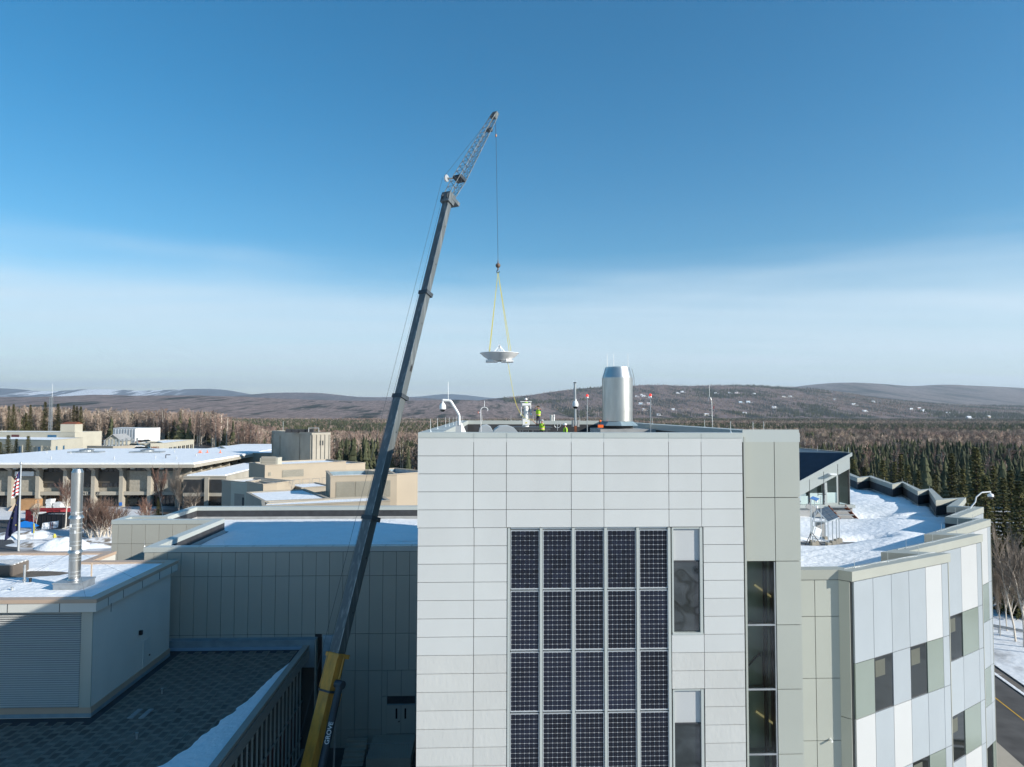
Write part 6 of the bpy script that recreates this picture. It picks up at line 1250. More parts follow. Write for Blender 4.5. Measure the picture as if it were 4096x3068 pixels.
for k in range(2): face_box(ct, 'window', M_MEMB, C2, n_, dep*(.62+.17*k), dep*(.73+.17*k), Z4-12, Z4-10, .06, .05)
for k in range(4): q = at(1155+k*28, 1716, Y=169); MB().box(q.x-.7, q.x+.8, 168.5, 170, Z4-.1, Z4+.65).build('roof_panel', M_MEMB, ct)
q = at(1255, 1712, Y=168); MB().path([(q.x-1.2, 168, Z4), (q.x-1.2, 168, Z4+1), (q.x+1.2, 168, Z4+1), (q.x+1.2, 168, Z4)], .08).build('roof_frame', M_ALU, ct)
MB().tube((*(A+n_*2+d_*2.3), Z4), (*(A+n_*2+d_*2.3), Z4+2.4), .05, n=5).build('antenna', M_ALU, ct)
block('flat_roofed_hall', 'dark low hall with snowy roof behind the beige blocks', 'building', [tuple(at(930, 1820, Y=185).to_2d()), tuple(at(1120, 1820, Y=185).to_2d()), tuple(at(1120, 1800, Y=225).to_2d()), tuple(at(880, 1800, Y=225).to_2d())], 6, at(1000, 1812, Y=185).z, M_BEIGED, M_CONC, snow=.5)
block('flat_roofed_hall', 'broad low hall roof under snow right of the library roof', 'building', [tuple(at(800, 1790, Y=214).to_2d()), tuple(at(1120, 1790, Y=214).to_2d()), (at(1120, 1790, Y=214).x, 250), (at(800, 1790, Y=214).x, 250)], 6, at(900, 1797, Y=214).z, M_CONC, M_CONC, snow=.5)
for i, (px_, py_) in enumerate(((797, 1812), (803, 1812), (829, 1811), (881, 1812))):
    q = at(px_, py_, Z=LBZ+.1); t = thing('traffic_cone', 'orange traffic cone on library roof, number %s from the left' % ('one', 'two', 'three', 'four')[i], 'cone', (q.x, q.y, LBZ+.1), 'orange cones on the library roof')
    MB().tube((q.x, q.y, LBZ+.1), (q.x, q.y, LBZ+.85), .2, .05, n=10).build('shell', M_ORANGE, t); MB().box(q.x-.35, q.x+.35, q.y-.35, q.y+.35, LBZ+.1, LBZ+.18).build('foot', M_ORANGE, t)
# cream relief building far left
Yq = 232; Z5 = at(205, 1760, Y=Yq).z; A = at(-120, 1753, Z=Z5); C_ = at(205, 1760, Z=Z5); E_ = at(332, 1750, Z=Z5); A, C2, E2 = (Vector((q.x, q.y)) for q in (A, C_, E_)); d_ = (C2-A).normalized(); de = (E2-C2).normalized(); 
rb_ = block('relief_building', 'cream concrete building with maze-like relief walls and blue slit windows', 'building', [tuple(A), tuple(C2), tuple(E2), tuple(E2+(A-C2).normalized()*40)], 6, Z5, M_CREAM, M_CREAM, snow=.4)
wl = (C2-A).length; pp = wl/325.
for p_ in (88, 163): 
    s_ = wl*(p_+120)/325; wn = face_box(rb_, 'window', M_CREAM, A, d_, s_-1.1, s_+1.1, 7, Z5-1.9, .25, .2); face_box(rb_, 'pane', M_GLASSB, A, d_, s_-.45, s_+.45, 7, Z5-2.3, .32, .05)
for p_ in (225, 252): s_ = (E2-C2).length*(p_-205)/127; face_box(rb_, 'pane', M_GLASSB, C2, de, s_-.5, s_+.5, 7.5, Z5-2.2, .12, .05)
rr = random.Random(3); b = MB(); nf = Vector((d_.y, -d_.x))
for base in (125, 175, 45, 0):
    for gx_ in range(5):
        for gz_ in range(6):
            s_ = wl*(base+120+gx_*6.5)/325; z_ = Z5-2.2-gz_*.75; c = A+d_*s_+nf*.05
            if rr.random() < .55: b.obox((*c, z_), (*(d_*.30), 0), (*(nf*.07), 0), (0, 0, .07))
            if rr.random() < .5: b.obox((*(c+d_*.28), z_-.3), (*(d_*.07), 0), (*(nf*.07), 0), (0, 0, .38))
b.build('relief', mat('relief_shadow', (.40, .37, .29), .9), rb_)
Z6 = at(260, 1727, Y=262).z; A = at(-100, 1726, Y=264); B = at(300, 1724, Y=258); bk, A6, B6, d6 = rblock('relief_building', 'rear upper storey of the cream relief building', A, B, 14, 6, Z6, M_CREAM, snow=.3)
w6 = (B6-A6).length
for p0, p1, mm in ((49, 79, M_MAROON), (193, 228, M_GLASSB)): face_box(bk, 'window', mm, A6, d6, w6*(p0+100)/400, w6*(p1+100)/400, Z6-2.3, Z6-1.1, .08, .06)
T7 = at(270, 1694, Y=260); tt = thing('stair_tower', 'square cream stair tower with gabled brown roof on relief building', 'building', (T7.x, 260, 6)); x0, x1 = at(242, 1700, Y=259).x, at(299, 1700, Y=259).x; zt7 = at(270, 1696, Y=259).z
MB().box(x0, x1, 259, 264, 6, zt7).build('wall', M_CREAM, tt); MB().add([(x0-.2, 258.9, zt7), (x1+.2, 258.9, zt7), (x1+.2, 264, zt7), (x0-.2, 264, zt7), (x0+.9, 261, zt7+.75), (x1+.2, 261, zt7+.75)], [(0, 1, 5, 4), (2, 3, 4, 5), (3, 0, 4), (1, 2, 5)]).build('roof', M_RUST, tt)
# striped white building, gabled house, boiler house, hall
Ys = 300; x0, x1 = at(452, 1740, Y=Ys).x, at(551, 1740, Y=Ys).x; Z8 = at(500, 1712, Y=Ys).z; z80 = at(500, 1760, Y=Ys).z
sb = block('striped_building', 'white building with grey vertical stripes before the birch wood', 'building', [(x0, Ys), (x1, Ys-2), (x1+2, Ys+16), (x0-6, Ys+18)], z80-3, Z8, M_WPAINT, M_GALV, snow=.3)
for k in range(8): f = (k+.5)/8; piece('stripe_panel', mat('stripe_grey', (.30, .33, .36), .6), sb, (x0+(x1-x0)*f, Ys-2*f-.05, (z80-2+Z8-.4)/2), (x1-x0, -2), .62, .06, Z8-z80+1.4)
x0, x1 = at(424, 1770, Y=255).x, at(482, 1770, Y=255).x; ze_ = at(450, 1762, Y=255).z; zr_ = at(455, 1740, Y=255).z; xm = (x0+x1)/2
gh = thing('gabled_house', 'small cream gabled house in front of the striped building', 'house', (xm, 255, 7)); MB().add([(x0, 255, 6), (x1, 255, 6), (x1, 255, ze_), (xm, 255, zr_), (x0, 255, ze_), (x0, 263, 6), (x1, 263, 6), (x1, 263, ze_), (xm, 263, zr_), (x0, 263, ze_)], [(0, 1, 2, 3, 4), (1, 6, 7, 2), (5, 0, 4, 9), (9, 8, 7, 6, 5)]).build('wall', M_CREAM, gh)
for s_, xe_ in ((-1, x0-.5), (1, x1+.5)): MB().add([(xm, 254.4, zr_+.12), (xe_, 254.4, ze_-.22), (xe_, 263.5, ze_-.22), (xm, 263.5, zr_+.12), (xm, 254.4, zr_+.3), (xe_, 254.4, ze_-.04), (xe_, 263.5, ze_-.04), (xm, 263.5, zr_+.3)], [(0, 1, 2, 3), (7, 6, 5, 4), (0, 4, 5, 1), (1, 5, 6, 2)]).build('roof', M_FLASH, gh)
Zb = at(450, 1783, Y=222).z; bh, A9, B9, d9 = rblock('boiler_house', 'low tan boiler house with row of slim steel flues', at(362, 1784, Y=222), at(452, 1783, Y=218), 10, 6, Zb, M_BEIGED, snow=.2)
rblock('boiler_house', 'tan wing of boiler house with two small windows', at(452, 1783, Y=218), at(538, 1777, Y=226), 10, 6, Zb+.05, M_BEIGE, snow=.2)
for i, (px_, top) in enumerate(((436, 1757), (444, 1757), (455, 1757), (464, 1757), (474, 1758), (486, 1755), (393, 1762), (499, 1753), (518, 1753))): q = at(px_, 1780, Y=224); tg = thing('steel_flue', 'slim steel flue on boiler house roof, %s from the left' % ('second', 'third', 'fourth', 'fifth', 'sixth', 'seventh', 'first', 'eighth', 'ninth')[i], 'flue', (q.x, 224+.6*i, Zb), 'steel flues on the boiler house'); MB().tube((q.x, 224+.6*i, Zb-.5), (q.x, 224+.6*i, at(px_, top, Y=224).z), .3, n=8).build('pipe', M_STEEL, tg); MB().tube((q.x, 224+.6*i, Zb-.4), (q.x, 224+.6*i, Zb-.1), .45, n=8).build('collar', M_GALV, tg)
Zh = at(610, 1772, Y=232).z; hh, Ah, Bh, dh = rblock('hall_building', 'low cream hall with lettered wall and row of windows', at(602, 1771, Y=230), at(655, 1768, Y=232), 14, 6, Zh, M_CREAM, snow=.3)
text('HALL', 1.0, M_RUST, hh, at(622, 1790, Y=230.6), (*dh, 0), (0, 0, 1), .03)
hw, Aw, Bw, dw = rblock('hall_building', 'window wing of the low cream hall beside birches', at(655, 1768, Y=232), at(776, 1763, Y=262), 10, 6, Zh, M_CREAM, snow=.3)
lw_ = (Bw-Aw).length
for k in range(6): wn = face_box(hw, 'window', M_GLASS, Aw, dw, lw_*(.16+.14*k), lw_*(.25+.14*k), Zh-3.6, Zh-1.7, .06, .05); face_box(hw, 'mullion', M_WPAINT, Aw, dw, lw_*(.205+.14*k)-.06, lw_*(.205+.14*k)+.06, Zh-3.6, Zh-1.7, .1, .04)
# radio masts
for i, (px_, top, bot, h2) in enumerate(((204, 1534, 1745, 1588), (197, 1588, 1740, None))):
    Yr = 285; q = at(px_-i, bot, Y=Yr); zt_ = at(px_, 1588, Y=Yr).z; w = .55; t = thing('radio_mast', ('tall lattice radio mast with whip antenna' if i == 0 else 'shorter lattice radio mast left of the tall one')+' behind relief building', 'mast', (q.x, Yr, q.z))
    for a in range(3): c, s_ = math.cos(a*2.094+.3)*w/2, math.sin(a*2.094+.3)*w/2; MB().tube((q.x+c, Yr+s_, 10), (q.x+c, Yr+s_, zt_), .09, n=4).build('leg', M_GALV, t)
    b = MB()
    for k in range(16): z0, z1 = 12+(zt_-12)*k/16, 12+(zt_-12)*(k+1)/16; b.tube((q.x-w/2, Yr-.2, z0), (q.x+w/2, Yr-.2, z1), .05, n=3, cap=False)
    b.build('lacing', M_GALV, t)
    if h2: MB().tube((q.x, Yr, zt_), (q.x, Yr, at(px_, top, Y=Yr).z), .07, .04, n=4).build('whip', M_WPAINT, t)
# vehicles by the hall
def car(label, px_, py_, Yv, ln, col, rz=0.3, tall=1.0):
    q = at(px_, py_, Y=Yv); t = thing('parked_car', label, 'car', q, 'cars parked behind the library'); m = mat('car_'+label.split()[0]+str(px_), col, .3, var=.02, coat=.4); c, s_ = math.cos(rz), math.sin(rz); d = Vector((c, s_, 0)); n_ = Vector((-s_, c, 0)); z_ = Vector((0, 0, 1))
    sec = [(-.5, .35, .8), (-.47, .35, 1.0), (-.28, .35, 1.05), (.30, .35, 1.0), (.48, .35, .85), (.5, .35, .6)]
    b = MB(); V = []
    for f, lo, hi in sec: V += [q+d*(ln*f)+n_*(.88*sg)+z_*zz for sg in (-1, 1) for zz in (lo, hi*tall)]
    F_ = []
    for k in range(5): a = k*4; F_ += [(a, a+4, a+5, a+1), (a+3, a+7, a+6, a+2), (a+1, a+5, a+7, a+3), (a+2, a+6, a+4, a)]
    F_ += [(0, 1, 3, 2), (22, 23, 21, 20)]; b.add(V, F_); b.build('body', m, t)
    MB().add([q+d*(ln*f)+n_*(w*sg)+z_*zz for f, w, zz in ((-.36, .8, 1.0*tall), (-.26, .66, 1.5*tall), (.08, .66, 1.5*tall), (.24, .8, 1.0*tall)) for sg in (-1, 1)], [(0, 1, 3, 2), (2, 3, 5, 4), (4, 5, 7, 6), (0, 2, 4, 6), (1, 7, 5, 3)]).build('cabin', M_GLASS, t)
    for f in (-.32, .32):
        for sg in (-1, 1): w0 = q+d*(ln*f)+n_*(.78*sg)+z_*.33; MB().tube(w0, w0+n_*(.14*sg), .33, n=12).build('wheel', M_BLACK, t)
for a in (('white van parked highest beside the boiler house', 542, 1797, 226, 5.2, (.7, .7, .7), .2, 1.25), ('dark blue car parked in front of the white van', 561, 1805, 222, 4.6, (.03, .045, .08), .3), ('black car nearest the hall wall', 585, 1806, 221, 4.6, (.015, .015, .018), .2), ('grey pickup parked behind the dark cars', 572, 1795, 232, 5.2, (.14, .16, .18), .3), ('small dark car by the green fence at far end', 590, 1774, 262, 4.4, (.02, .02, .025), .6), ('maroon car left of the small dark car', 567, 1776, 262, 4.4, (.12, .02, .02), .6)): car(*a)
gf = thing('green_fence', 'dark green screen fence sloping beside the parked cars', 'fence', at(555, 1785, Y=250)); A_, B_ = at(522, 1777, Y=250), at(590, 1772, Y=262)
for k in range(6): a, c = A_.lerp(B_, k/6), A_.lerp(B_, (k+1)/6); MB().add([a, c, c+Vector((0, 0, -1.9)), a+Vector((0, 0, -1.6))], [(0, 1, 2, 3)]).add([a+Vector((0, .05, 0)), c+Vector((0, .05, 0)), c+Vector((0, .05, -1.9)), a+Vector((0, .05, -1.6))], [(3, 2, 1, 0)]).build('panel', mat('green_mesh', (.02, .06, .035), .7), gf)
q = at(615, 1768, Y=270); t = thing('street_lamp', 'tall street lamp on the snow slope left of the hall', 'lamp', (q.x, 270, q.z-1)); MB().tube((q.x, 270, q.z-1), (q.x, 270, at(615, 1729, Y=270).z), .1, n=6).build('pole', M_GALV, t); zt_ = at(615, 1729, Y=270).z; MB().beam((q.x-.7, 270, zt_), (q.x, 270, zt_), .2, .15).build('head', M_FLASH, t)

# ------------------------------------------------------------------ yard on the left: asphalt, snow banks, containers, flags
GZ0 = 7.0
def sheet(name, pts, m, z): o = MB().poly([(x, y, z) for x, y in pts]).build(name, m); o['kind'] = 'structure'; return o
sheet('parking_lot', [tuple(at(*q, Z=GZ0+.05).to_2d()) for q in ((-400, 2230), (60, 2230), (80, 2196), (40, 2150), (36, 2110), (100, 2092), (300, 2080), (560, 2075), (620, 2050), (-400, 2050))], M_ASPHW, GZ0+.06)
sheet('path', [tuple(at(*q, Z=GZ0+.05).to_2d()) for q in ((-300, 2052), (760, 2052), (760, 2038), (-300, 2038))], M_CONC, GZ0+.12)
for i, (px_, py_, Y, rx, ry, h) in enumerate(((95, 2146, 106, 6, 3.2, 1.1), (185, 2180, 100, 7, 2.2, .7), (345, 2185, 100, 6, 2.2, .7), (255, 2192, 97, 4.2, 2.4, 1.9), (350, 2112, 115, 8, 1.2, .5), (420, 2165, 103, 5, 1.6, .6), (240, 2148, 109, 9, 1.3, .45))):
    q = at(px_, py_, Z=GZ0); b = MB(); n_ = 26; V = []; 
    xs = np.linspace(-1, 1, n_); X_, Y_ = np.meshgrid(xs, xs); rr = np.sqrt(X_**2+Y_**2); hh_ = h*np.clip(1-rr**2, 0, 1)**.8*(.55+.9*fbm(X_*rx+i*31, Y_*ry, 2.2, i))-.12
    b.v = [(q.x+float(a)*rx, q.y+float(c)*ry, GZ0+float(z_)) for a, c, z_ in zip(X_.ravel(), Y_.ravel(), hh_.ravel())]; b.f = [(j*n_+k, j*n_+k+1, (j+1)*n_+k+1, (j+1)*n_+k) for j in range(n_-1) for k in range(n_-1)]; b.m = [0]*len(b.f)
    o = b.build('snow_bank', M_SNOWD if i not in (3, ) else M_SNOW, smooth=True); tag(o, ('ploughed snow bank right behind the flagpole', 'long low snow bank in front of the yellow hydrant', 'snow bank right of the flue stack', 'bright heaped snow pile left of the flue stack', 'flat snow strip below the brown shrubs', 'snow bank beside the grey wing corner', 'snow strip behind the hydrant')[i], 'snow bank')
q = at(218, 2158, Z=GZ0+.3); hy = thing('fire_hydrant', 'yellow fire hydrant in the snow beside flue stack', 'hydrant', (q.x, q.y, GZ0)); MB().lathe((q.x, q.y, GZ0+.1), [(.24, 0), (.16, .12), (.16, .75), (.22, .78), (.22, .86), (.15, 1.0), (.05, 1.08), (.05, 1.15)], 12).build('barrel', M_SLING, hy, smooth=True)
for s_ in (-1, 1): MB().tube((q.x+s_*.14, q.y, GZ0+.7), (q.x+s_*.3, q.y, GZ0+.7), .09, n=8).build('nozzle', M_SLING, hy)
q = at(132, 2168, Z=GZ0); t = thing('sign_post', 'thin post with blue and yellow sign in the yard', 'sign', (q.x, q.y, GZ0)); MB().tube((q.x, q.y, GZ0-.3), (q.x, q.y, GZ0+4.6), .05, n=6).build('post', M_GALV, t); zz = at(132, 2150, Y=q.y).z
MB().box(q.x-.25, q.x-.02, q.y-.08, q.y-.05, GZ0+1.4, GZ0+2.9).build('blue_plate', mat('blue_sign', (.03, .15, .5), .5), t); MB().box(q.x+.02, q.x+.22, q.y-.08, q.y-.05, GZ0+1.4, GZ0+2.9).build('yellow_plate', M_SLING, t)
# flagpole and flags
Yg = 105.; ft = at(84.5, 1856, Y=Yg); fp = thing('flagpole', 'tall metal flagpole with ball top in the yard', 'flagpole', (ft.x, Yg, GZ0)); MB().tube((ft.x, Yg, GZ0-.2), (ft.x, Yg, ft.z), .17, .09, n=12).build('pole', M_ALU, fp, smooth=True); MB().sphere(ft+Vector((0, 0, .1)), .22, 14, 10).build('finial', M_ALU, fp, smooth=True)
def flag(name, label, ztop, zbot, wtop, wbot, cellmat, mats, rows=26, colsn=12, lean=0., bulge=.0):
    """flag hanging limp in folds against the pole"""
    b = MB(); V = []
    for j in range(rows+1):
        t = j/rows; z_ = ztop+(zbot-ztop)*t; w = wtop+(wbot-wtop)*math.sin(t*1.57)**.9
        for i in range(colsn+1):
            s_ = i/colsn; V.append((ft.x-.12-w*s_, Yg+.22*math.sin(s_*9+t*1.5)*(.3+t)*min(1, w), z_-w*s_*(.35+.35*t)-bulge*s_*s_))
    b.v = V; W_ = colsn+1; b.f = [(j*W_+i, (j+1)*W_+i, (j+1)*W_+i+1, j*W_+i+1) for j in range(rows) for i in range(colsn)]; b.m = [cellmat(i/colsn, j/rows) for j in range(rows) for i in range(colsn)]
    o = b.build(name, mats, smooth=True); sd_ = o.modifiers.new('thick', 'SOLIDIFY'); sd_.thickness = .012; return tag(o, label, 'flag')
zf = lambda py_: at(84, py_, Y=Yg).z
flag('national_flag', 'limp red and white striped flag with blue canton on flagpole', zf(1885), zf(1975), .35, .95, lambda s_, t: 2 if t < .30 and s_ < .8 else int((t*13)) % 2, [M_WPAINT, mat('flag_red', (.42, .03, .035), .8), mat('flag_navy', (.03, .035, .12), .8)], rows=39)
sf = flag('state_flag', 'dark blue flag with gold stars hanging below the striped flag', zf(1990), zf(2120), .25, 1.75, lambda s_, t: 0, [mat('flag_blue', (.008, .012, .055), .85, var=.2, vs=1.)], bulge=.35)
def star(c, r_): 
    return MB().add([(c.x+r_*(1 if k % 2 == 0 else .4)*math.sin(k*math.pi/5), c.y, c.z+r_*(1 if k % 2 == 0 else .4)*math.cos(k*math.pi/5)) for k in range(10)], [tuple(range(10))[::-1]]).build('gold_star', M_SLING, sf)
for px_, py_, r_ in ((63.5, 2100, .16), (66, 2020, .08), (48, 2072, .08), (56, 2048, .06)): star(at(px_, py_, Y=Yg-.42), r_)
# containers, pallets, plywood
def skip_bin(name, label, pA, pB, Y, h, m, dep=3.2):
    a, c = at(*pA, Y=Y), at(*pB, Y=Y); t = thing(name, label, 'container', (a.x, Y, a.z)); w = c.x-a.x; z0, z1 = a.z, a.z+h
    MB().box(a.x, c.x, Y, Y+.1, z0, z1).box(a.x, c.x, Y+dep, Y+dep+.1, z0, z1).box(a.x, a.x+.1, Y+.1, Y+dep, z0, z1).box(c.x-.1, c.x, Y+.1, Y+dep, z0, z1).box(a.x+.1, c.x-.1, Y+.1, Y+dep, z0, z0+.1).build('bin', m, t)
    for k in range(6): MB().box(a.x+w*k/5-.06+.06*(k == 0)-.06*(k == 5), a.x+w*k/5+.06+.06*(k == 0)-.06*(k == 5), Y-.1, Y-.003, z0, z1).build('rib', m, t)
    MB().box(a.x-.04, c.x+.04, Y-.12, Y-.002, z1+.003, z1+.12).build('rim', m, t); return t
t = skip_bin('roll_off_container', 'long red roll-off waste container in front of the library', (102, 2087), (242, 2087), 131, 2.1, M_RED)
q = at(167, 2055, Y=130.85); MB().box(q.x-.8, q.x+.8, 130.84, 130.87, q.z-.35, q.z+.35).build('label_plate', M_WPAINT, t)
t = skip_bin('roll_off_container', 'black waste container with snow on top beside red one', (148, 2112), (250, 2106), 124, 2.3, M_BLACK); q = at(200, 2062, Y=125.5); MB().box(at(152, 2070, Y=125).x, at(238, 2070, Y=125).x, 124.3, 127, q.z-.35, q.z+.1).build('snow', M_SNOW, t)
bl_ = thing('material_bale', 'white marbled wrapped bale leaning before the black container', 'bale', at(200, 2112, Y=119)); a = at(174, 2116, Y=119); MB().obox(at(201, 2101, Y=119), (1.1, .2, .12), (-.1, .35, 0), (0, .1, .52)).build('wrap', mat('marbled_wrap', (.75, .76, .78), .4, col2=(.35, .37, .4), lo=.5, hi=.56, vs=1.6), bl_)
for f in (-.1, .1): MB().obox(at(206+f*40, 2101, Y=118.6), (.05, 0, 0), (0, .03, 0), (0, .08, .5)).build('strap', M_MAROON, bl_)
bt_ = thing('blue_tarp', 'bright blue tarp heap left of the black container', 'tarp', at(97, 2108, Y=120)); q = at(97, 2110, Y=120); MB().add([(q.x-1.5, 120, q.z), (q.x+1.4, 120, q.z), (q.x+1.5, 121.6, q.z), (q.x-1.4, 121.6, q.z), (q.x-.9, 120.3, q.z+.8), (q.x+1.0, 120.3, q.z+.9), (q.x+.8, 121.2, q.z+.6), (q.x-.7, 121.2, q.z+.95)], [(0, 1, 5, 4), (1, 2, 6, 5), (2, 3, 7, 6), (3, 0, 4, 7), (4, 5, 6, 7)]).build('sheet', mat('tarp_blue', (.01, .17, .55), .5), bt_)
pr2_ = thing('plywood_ramp', 'orange plywood hoarding with sloping sides before the library', 'hoarding', at(90, 2040, Y=146)); a, c = at(32, 2046, Y=146), at(140, 2046, Y=146); z0 = LBG+.1; z1 = at(90, 2000, Y=146).z
MB().box(a.x+1.8, c.x, 146, 148.4, z0, z1).build('box', M_WOOD, pr2_)
for x in (a.x, a.x+4.2): MB().add([(x, 145.2, z0), (x+2.2, 145.2, z0), (x+2.2, 146-.01, z1-.7), (x+1.4, 145.8, z1-.7)], [(0, 1, 2, 3)]).add([(x, 145.25, z0), (x+2.2, 145.25, z0), (x+2.2, 145.99, z1-.75), (x+1.4, 145.9, z1-.75)], [(3, 2, 1, 0)]).build('ramp_board', M_LUMB, pr2_)
for i, (px_, py_, w, h) in enumerate(((193, 2040, 22, 42), (226, 2042, 30, 32), (256, 2043, 26, 14), (170, 2040, 18, 14))):
    a = at(px_-w/2, py_, Y=139); c = at(px_+w/2, py_-h, Y=139); t = thing('pallet_load', ('white wrapped pallet load with torn cover', 'square white wrapped pallet stack', 'low white wrapped pallet bundle', 'small tan crate pile')[i]+' before the library', 'pallet', (a.x, 139, a.z), 'wrapped pallets before the library'); nl = max(2, int(h/8))
    for k in range(nl): z0 = a.z+(c.z-a.z)*k/nl; dx = random.uniform(-.12, .12); MB().box(a.x+dx, c.x+dx, 139, 140.5, z0+.02, a.z+(c.z-a.z)*(k+1)/nl).build('pack', mat('white_wrap', (.68, .68, .67), .5, var=.12, vs=2) if i < 3 else M_LUMB, t)
# ------------------------------------------------------------------ road on the right
RDZ = -.12; ra_, rb2 = at(3995, 2803, Z=RDZ).to_2d(), at(4096, 2882, Z=RDZ).to_2d(); rd = (ra_-rb2).normalized(); rn = Vector((rd.y, -rd.x)); off_ = lambda a, c: sum((at(*q, Z=RDZ).to_2d()-rb2).dot(rn) for q in (a, c))/2; oe, op, on = off_((3986, 2706), (4096, 2787)), off_((3986, 2667), (4096, 2751)), off_((4006, 2980), (4077, 3068))
def strip(name, o0, o1, s0, s1, m, z): 
    P_ = []; N_ = 40; V = []
    for k in range(N_+1):
        s_ = s0+(s1-s0)*k/N_; c = rb2+rd*s_; V += [(*(c+rn*o0), z), (*(c+rn*o1), z)]
    return MB().add(V, [(2*k, 2*k+1, 2*k+3, 2*k+2) for k in range(N_)]).build(name, m)
for nm, a, c, m, z_ in (('road', on, oe, M_ASPH, .02), ('road_edge_snow', oe, oe+.35, M_SNOW, .10), ('pavement', oe+.35, op, mat('gritty_pavement', (.14, .125, .11), .9, col2=(.5, .5, .5), lo=.6, hi=.7, vs=.6), .06), ('snow_field', op, op+24, mat('bank_snow', (.74, .77, .80), .7, col2=(.42, .43, .44), lo=.55, hi=.7, vs=.25, bump=.08, bs=1.5), .16), ('pavement', on-3.5, on, M_CONC, .14)):
    o = strip(nm, a, c, -45, 70, m, RDZ+z_); o['kind'] = 'structure'
o = strip('road_marking', -.07, .07, -45, 70, mat('yellow_line', (.55, .33, .03), .7), RDZ+.026); o['kind'] = 'structure'
gr = thing('guard_rail', 'grey steel guard rail on snowy verge before the birches', 'guard rail', (56, 84, 0)); A_, B_ = at(3940, 2556, Y=86), at(4140, 2590, Y=80)
gl0 = Vector((A_.x, A_.y, .9)); gl1 = Vector((B_.x+6, B_.y-2, .9)); MB().beam(gl0, gl1, .08, .32).build('rail', M_GALV, gr)
for k in range(8): q = gl0.lerp(gl1, k/7); MB().box(q.x-.07, q.x+.07, q.y+.05, q.y+.2, -.3, .9).build('post', M_GALV, gr)

# ------------------------------------------------------------------ single trees
KS = [big_spruce(i, 1.0) for i in range(3)]; KB = [big_birch(100, .55), big_birch(101, .42, levels=4), big_birch(102, .6, multi=2)]; KBS = [big_birch(120, .5, droop=.02, tw=M_TWIGG), big_birch(121, .4, tw=M_TWIGG)]
def sp(i, px_, ytop, Y, label, group, wide=1.0):
    g = float(gz(at(px_, 1900, Y=Y).x, Y)); q = at(px_, ytop+(10 if Y > 200 else 0), Y=Y); tree('spruce_tree', KS[i % 3], (q.x, Y, g-.2), q.z-g+.2, label, group, wide=wide)
RS = [(3902, 1778, 118, 'tallest broad spruce behind the saw-tooth roof camera', 1.1), (3805, 1805, 112, 'narrow pointed spruce left of the tallest spruce', .8), (3972, 1855, 108, 'spruce just right of the tallest spruce', .8), (4040, 1870, 104, 'dense dark spruce near the right picture edge', .9), (4100, 1875, 100, 'spruce cut by the right picture edge', 1.), (3602, 1806, 130, 'tall spruce above the middle of the saw-tooth parapet', .85), (3530, 1832, 128, 'bushy spruce left of the tall parapet spruce', 1.0), (3412, 1830, 134, 'spruce just right of the roof pavilion', .8), (3672, 1872, 124, 'small spruce right of the tall parapet spruce', .9), (3738, 1890, 118, 'low spruce over the jagged parapet end', .8), (3458, 1862, 130, 'thin young spruce beyond the pavilion corner', .7), (3578, 1840, 133, 'spruce filling in behind the tall parapet spruce', .8), (3630, 1850, 128, 'spruce on the right shoulder of the tall parapet spruce', .85), (3850, 1870, 113, 'spruce between the narrow and the tallest spruce', .8), (4010, 1900, 95, 'lower spruce behind the roadside birches', .9), (3940, 1890, 104, 'shorter spruce in front of the tallest spruce', .9), (4075, 1915, 92, 'short dark spruce behind the right-hand birches', 1.)]
for i, (px_, yt, Y, lb_, wd_) in enumerate(RS): sp(i, px_, yt, Y, lb_, 'spruces behind the saw-tooth wing', wd_)
for i, (px_, yt, Y, lb_, wd_) in enumerate(((34, 1727, 212, 'dark spruce left of relief wall, widest of three', 1.1), (66, 1743, 208, 'small spruce between two larger ones at the relief wall', .95), (114, 1730, 206, 'conical spruce right of the blue slit window', 1.0), (2, 1755, 205, 'spruce cut by the left picture edge', 1.1), (104, 1640, 300, 'big dark spruce rising behind the cream roofs', 1.1), (182, 1594, 330, 'spruce standing high in the birch wood by the masts', .9), (233, 1602, 340, 'spruce right of the radio masts', .95), (296, 1608, 345, 'spruce group member above the birches, leftmost', .9), (308, 1612, 348, 'spruce group member above the birches, middle', .9), (324, 1613, 346, 'spruce group member above the birches, rightmost', .9), (55, 1605, 335, 'spruce top above the birches at far left', .8), (36, 1610, 345, 'small spruce top left of the far left one', .8), (123, 1606, 340, 'thin spruce top above the big dark spruce', .7))): sp(i, px_, yt, Y, lb_, 'spruces around the relief building', wd_*1.25)
def bi(k, px_, ytop, Y, base, label, group, wide=1., rz=None): q = at(px_, ytop, Y=Y); tree('birch_tree', k, (q.x, Y, base), q.z-base, label, group, wide=wide, rz=rz)
g_ = 'birches in front of the library'
bi(KBS[0], 145, 1985, 122, GZ0, 'thin white birch before the red container', g_, .8); bi(KB[0], 268, 1880, 124, GZ0, 'reddish birch left of the flue stack', g_, .9); bi(KB[1], 660, 1858, 130, GZ0-.5, 'red-twigged birch before the library corner', g_, .75); bi(KBS[1], 722, 1848, 128, GZ0-.5, 'tallest pale birch near the library annex', g_, .85); bi(KBS[0], 762, 1930, 126, GZ0-.5, 'leaning pale birch before the annex louvres', g_, 1.0); bi(KB[2], 585, 1985, 128, GZ0-.5, 'small multi-stem birch by the library door', g_, 1.1)
q = at(632, 2046, Y=129); tree('spruce_tree', KS[1], (q.x, 129, GZ0-.5), at(632, 1985, Y=129).z-GZ0+.5, 'small green spruce between the library birches', 'spruces around the relief building')
KH = [big_birch(140, .75, levels=3, multi=7, tw=mat('shrub_twig', (.135, .085, .065), .9, var=.25)), big_birch(141, .8, levels=3, multi=8, tw=MATS['shrub_twig'])]
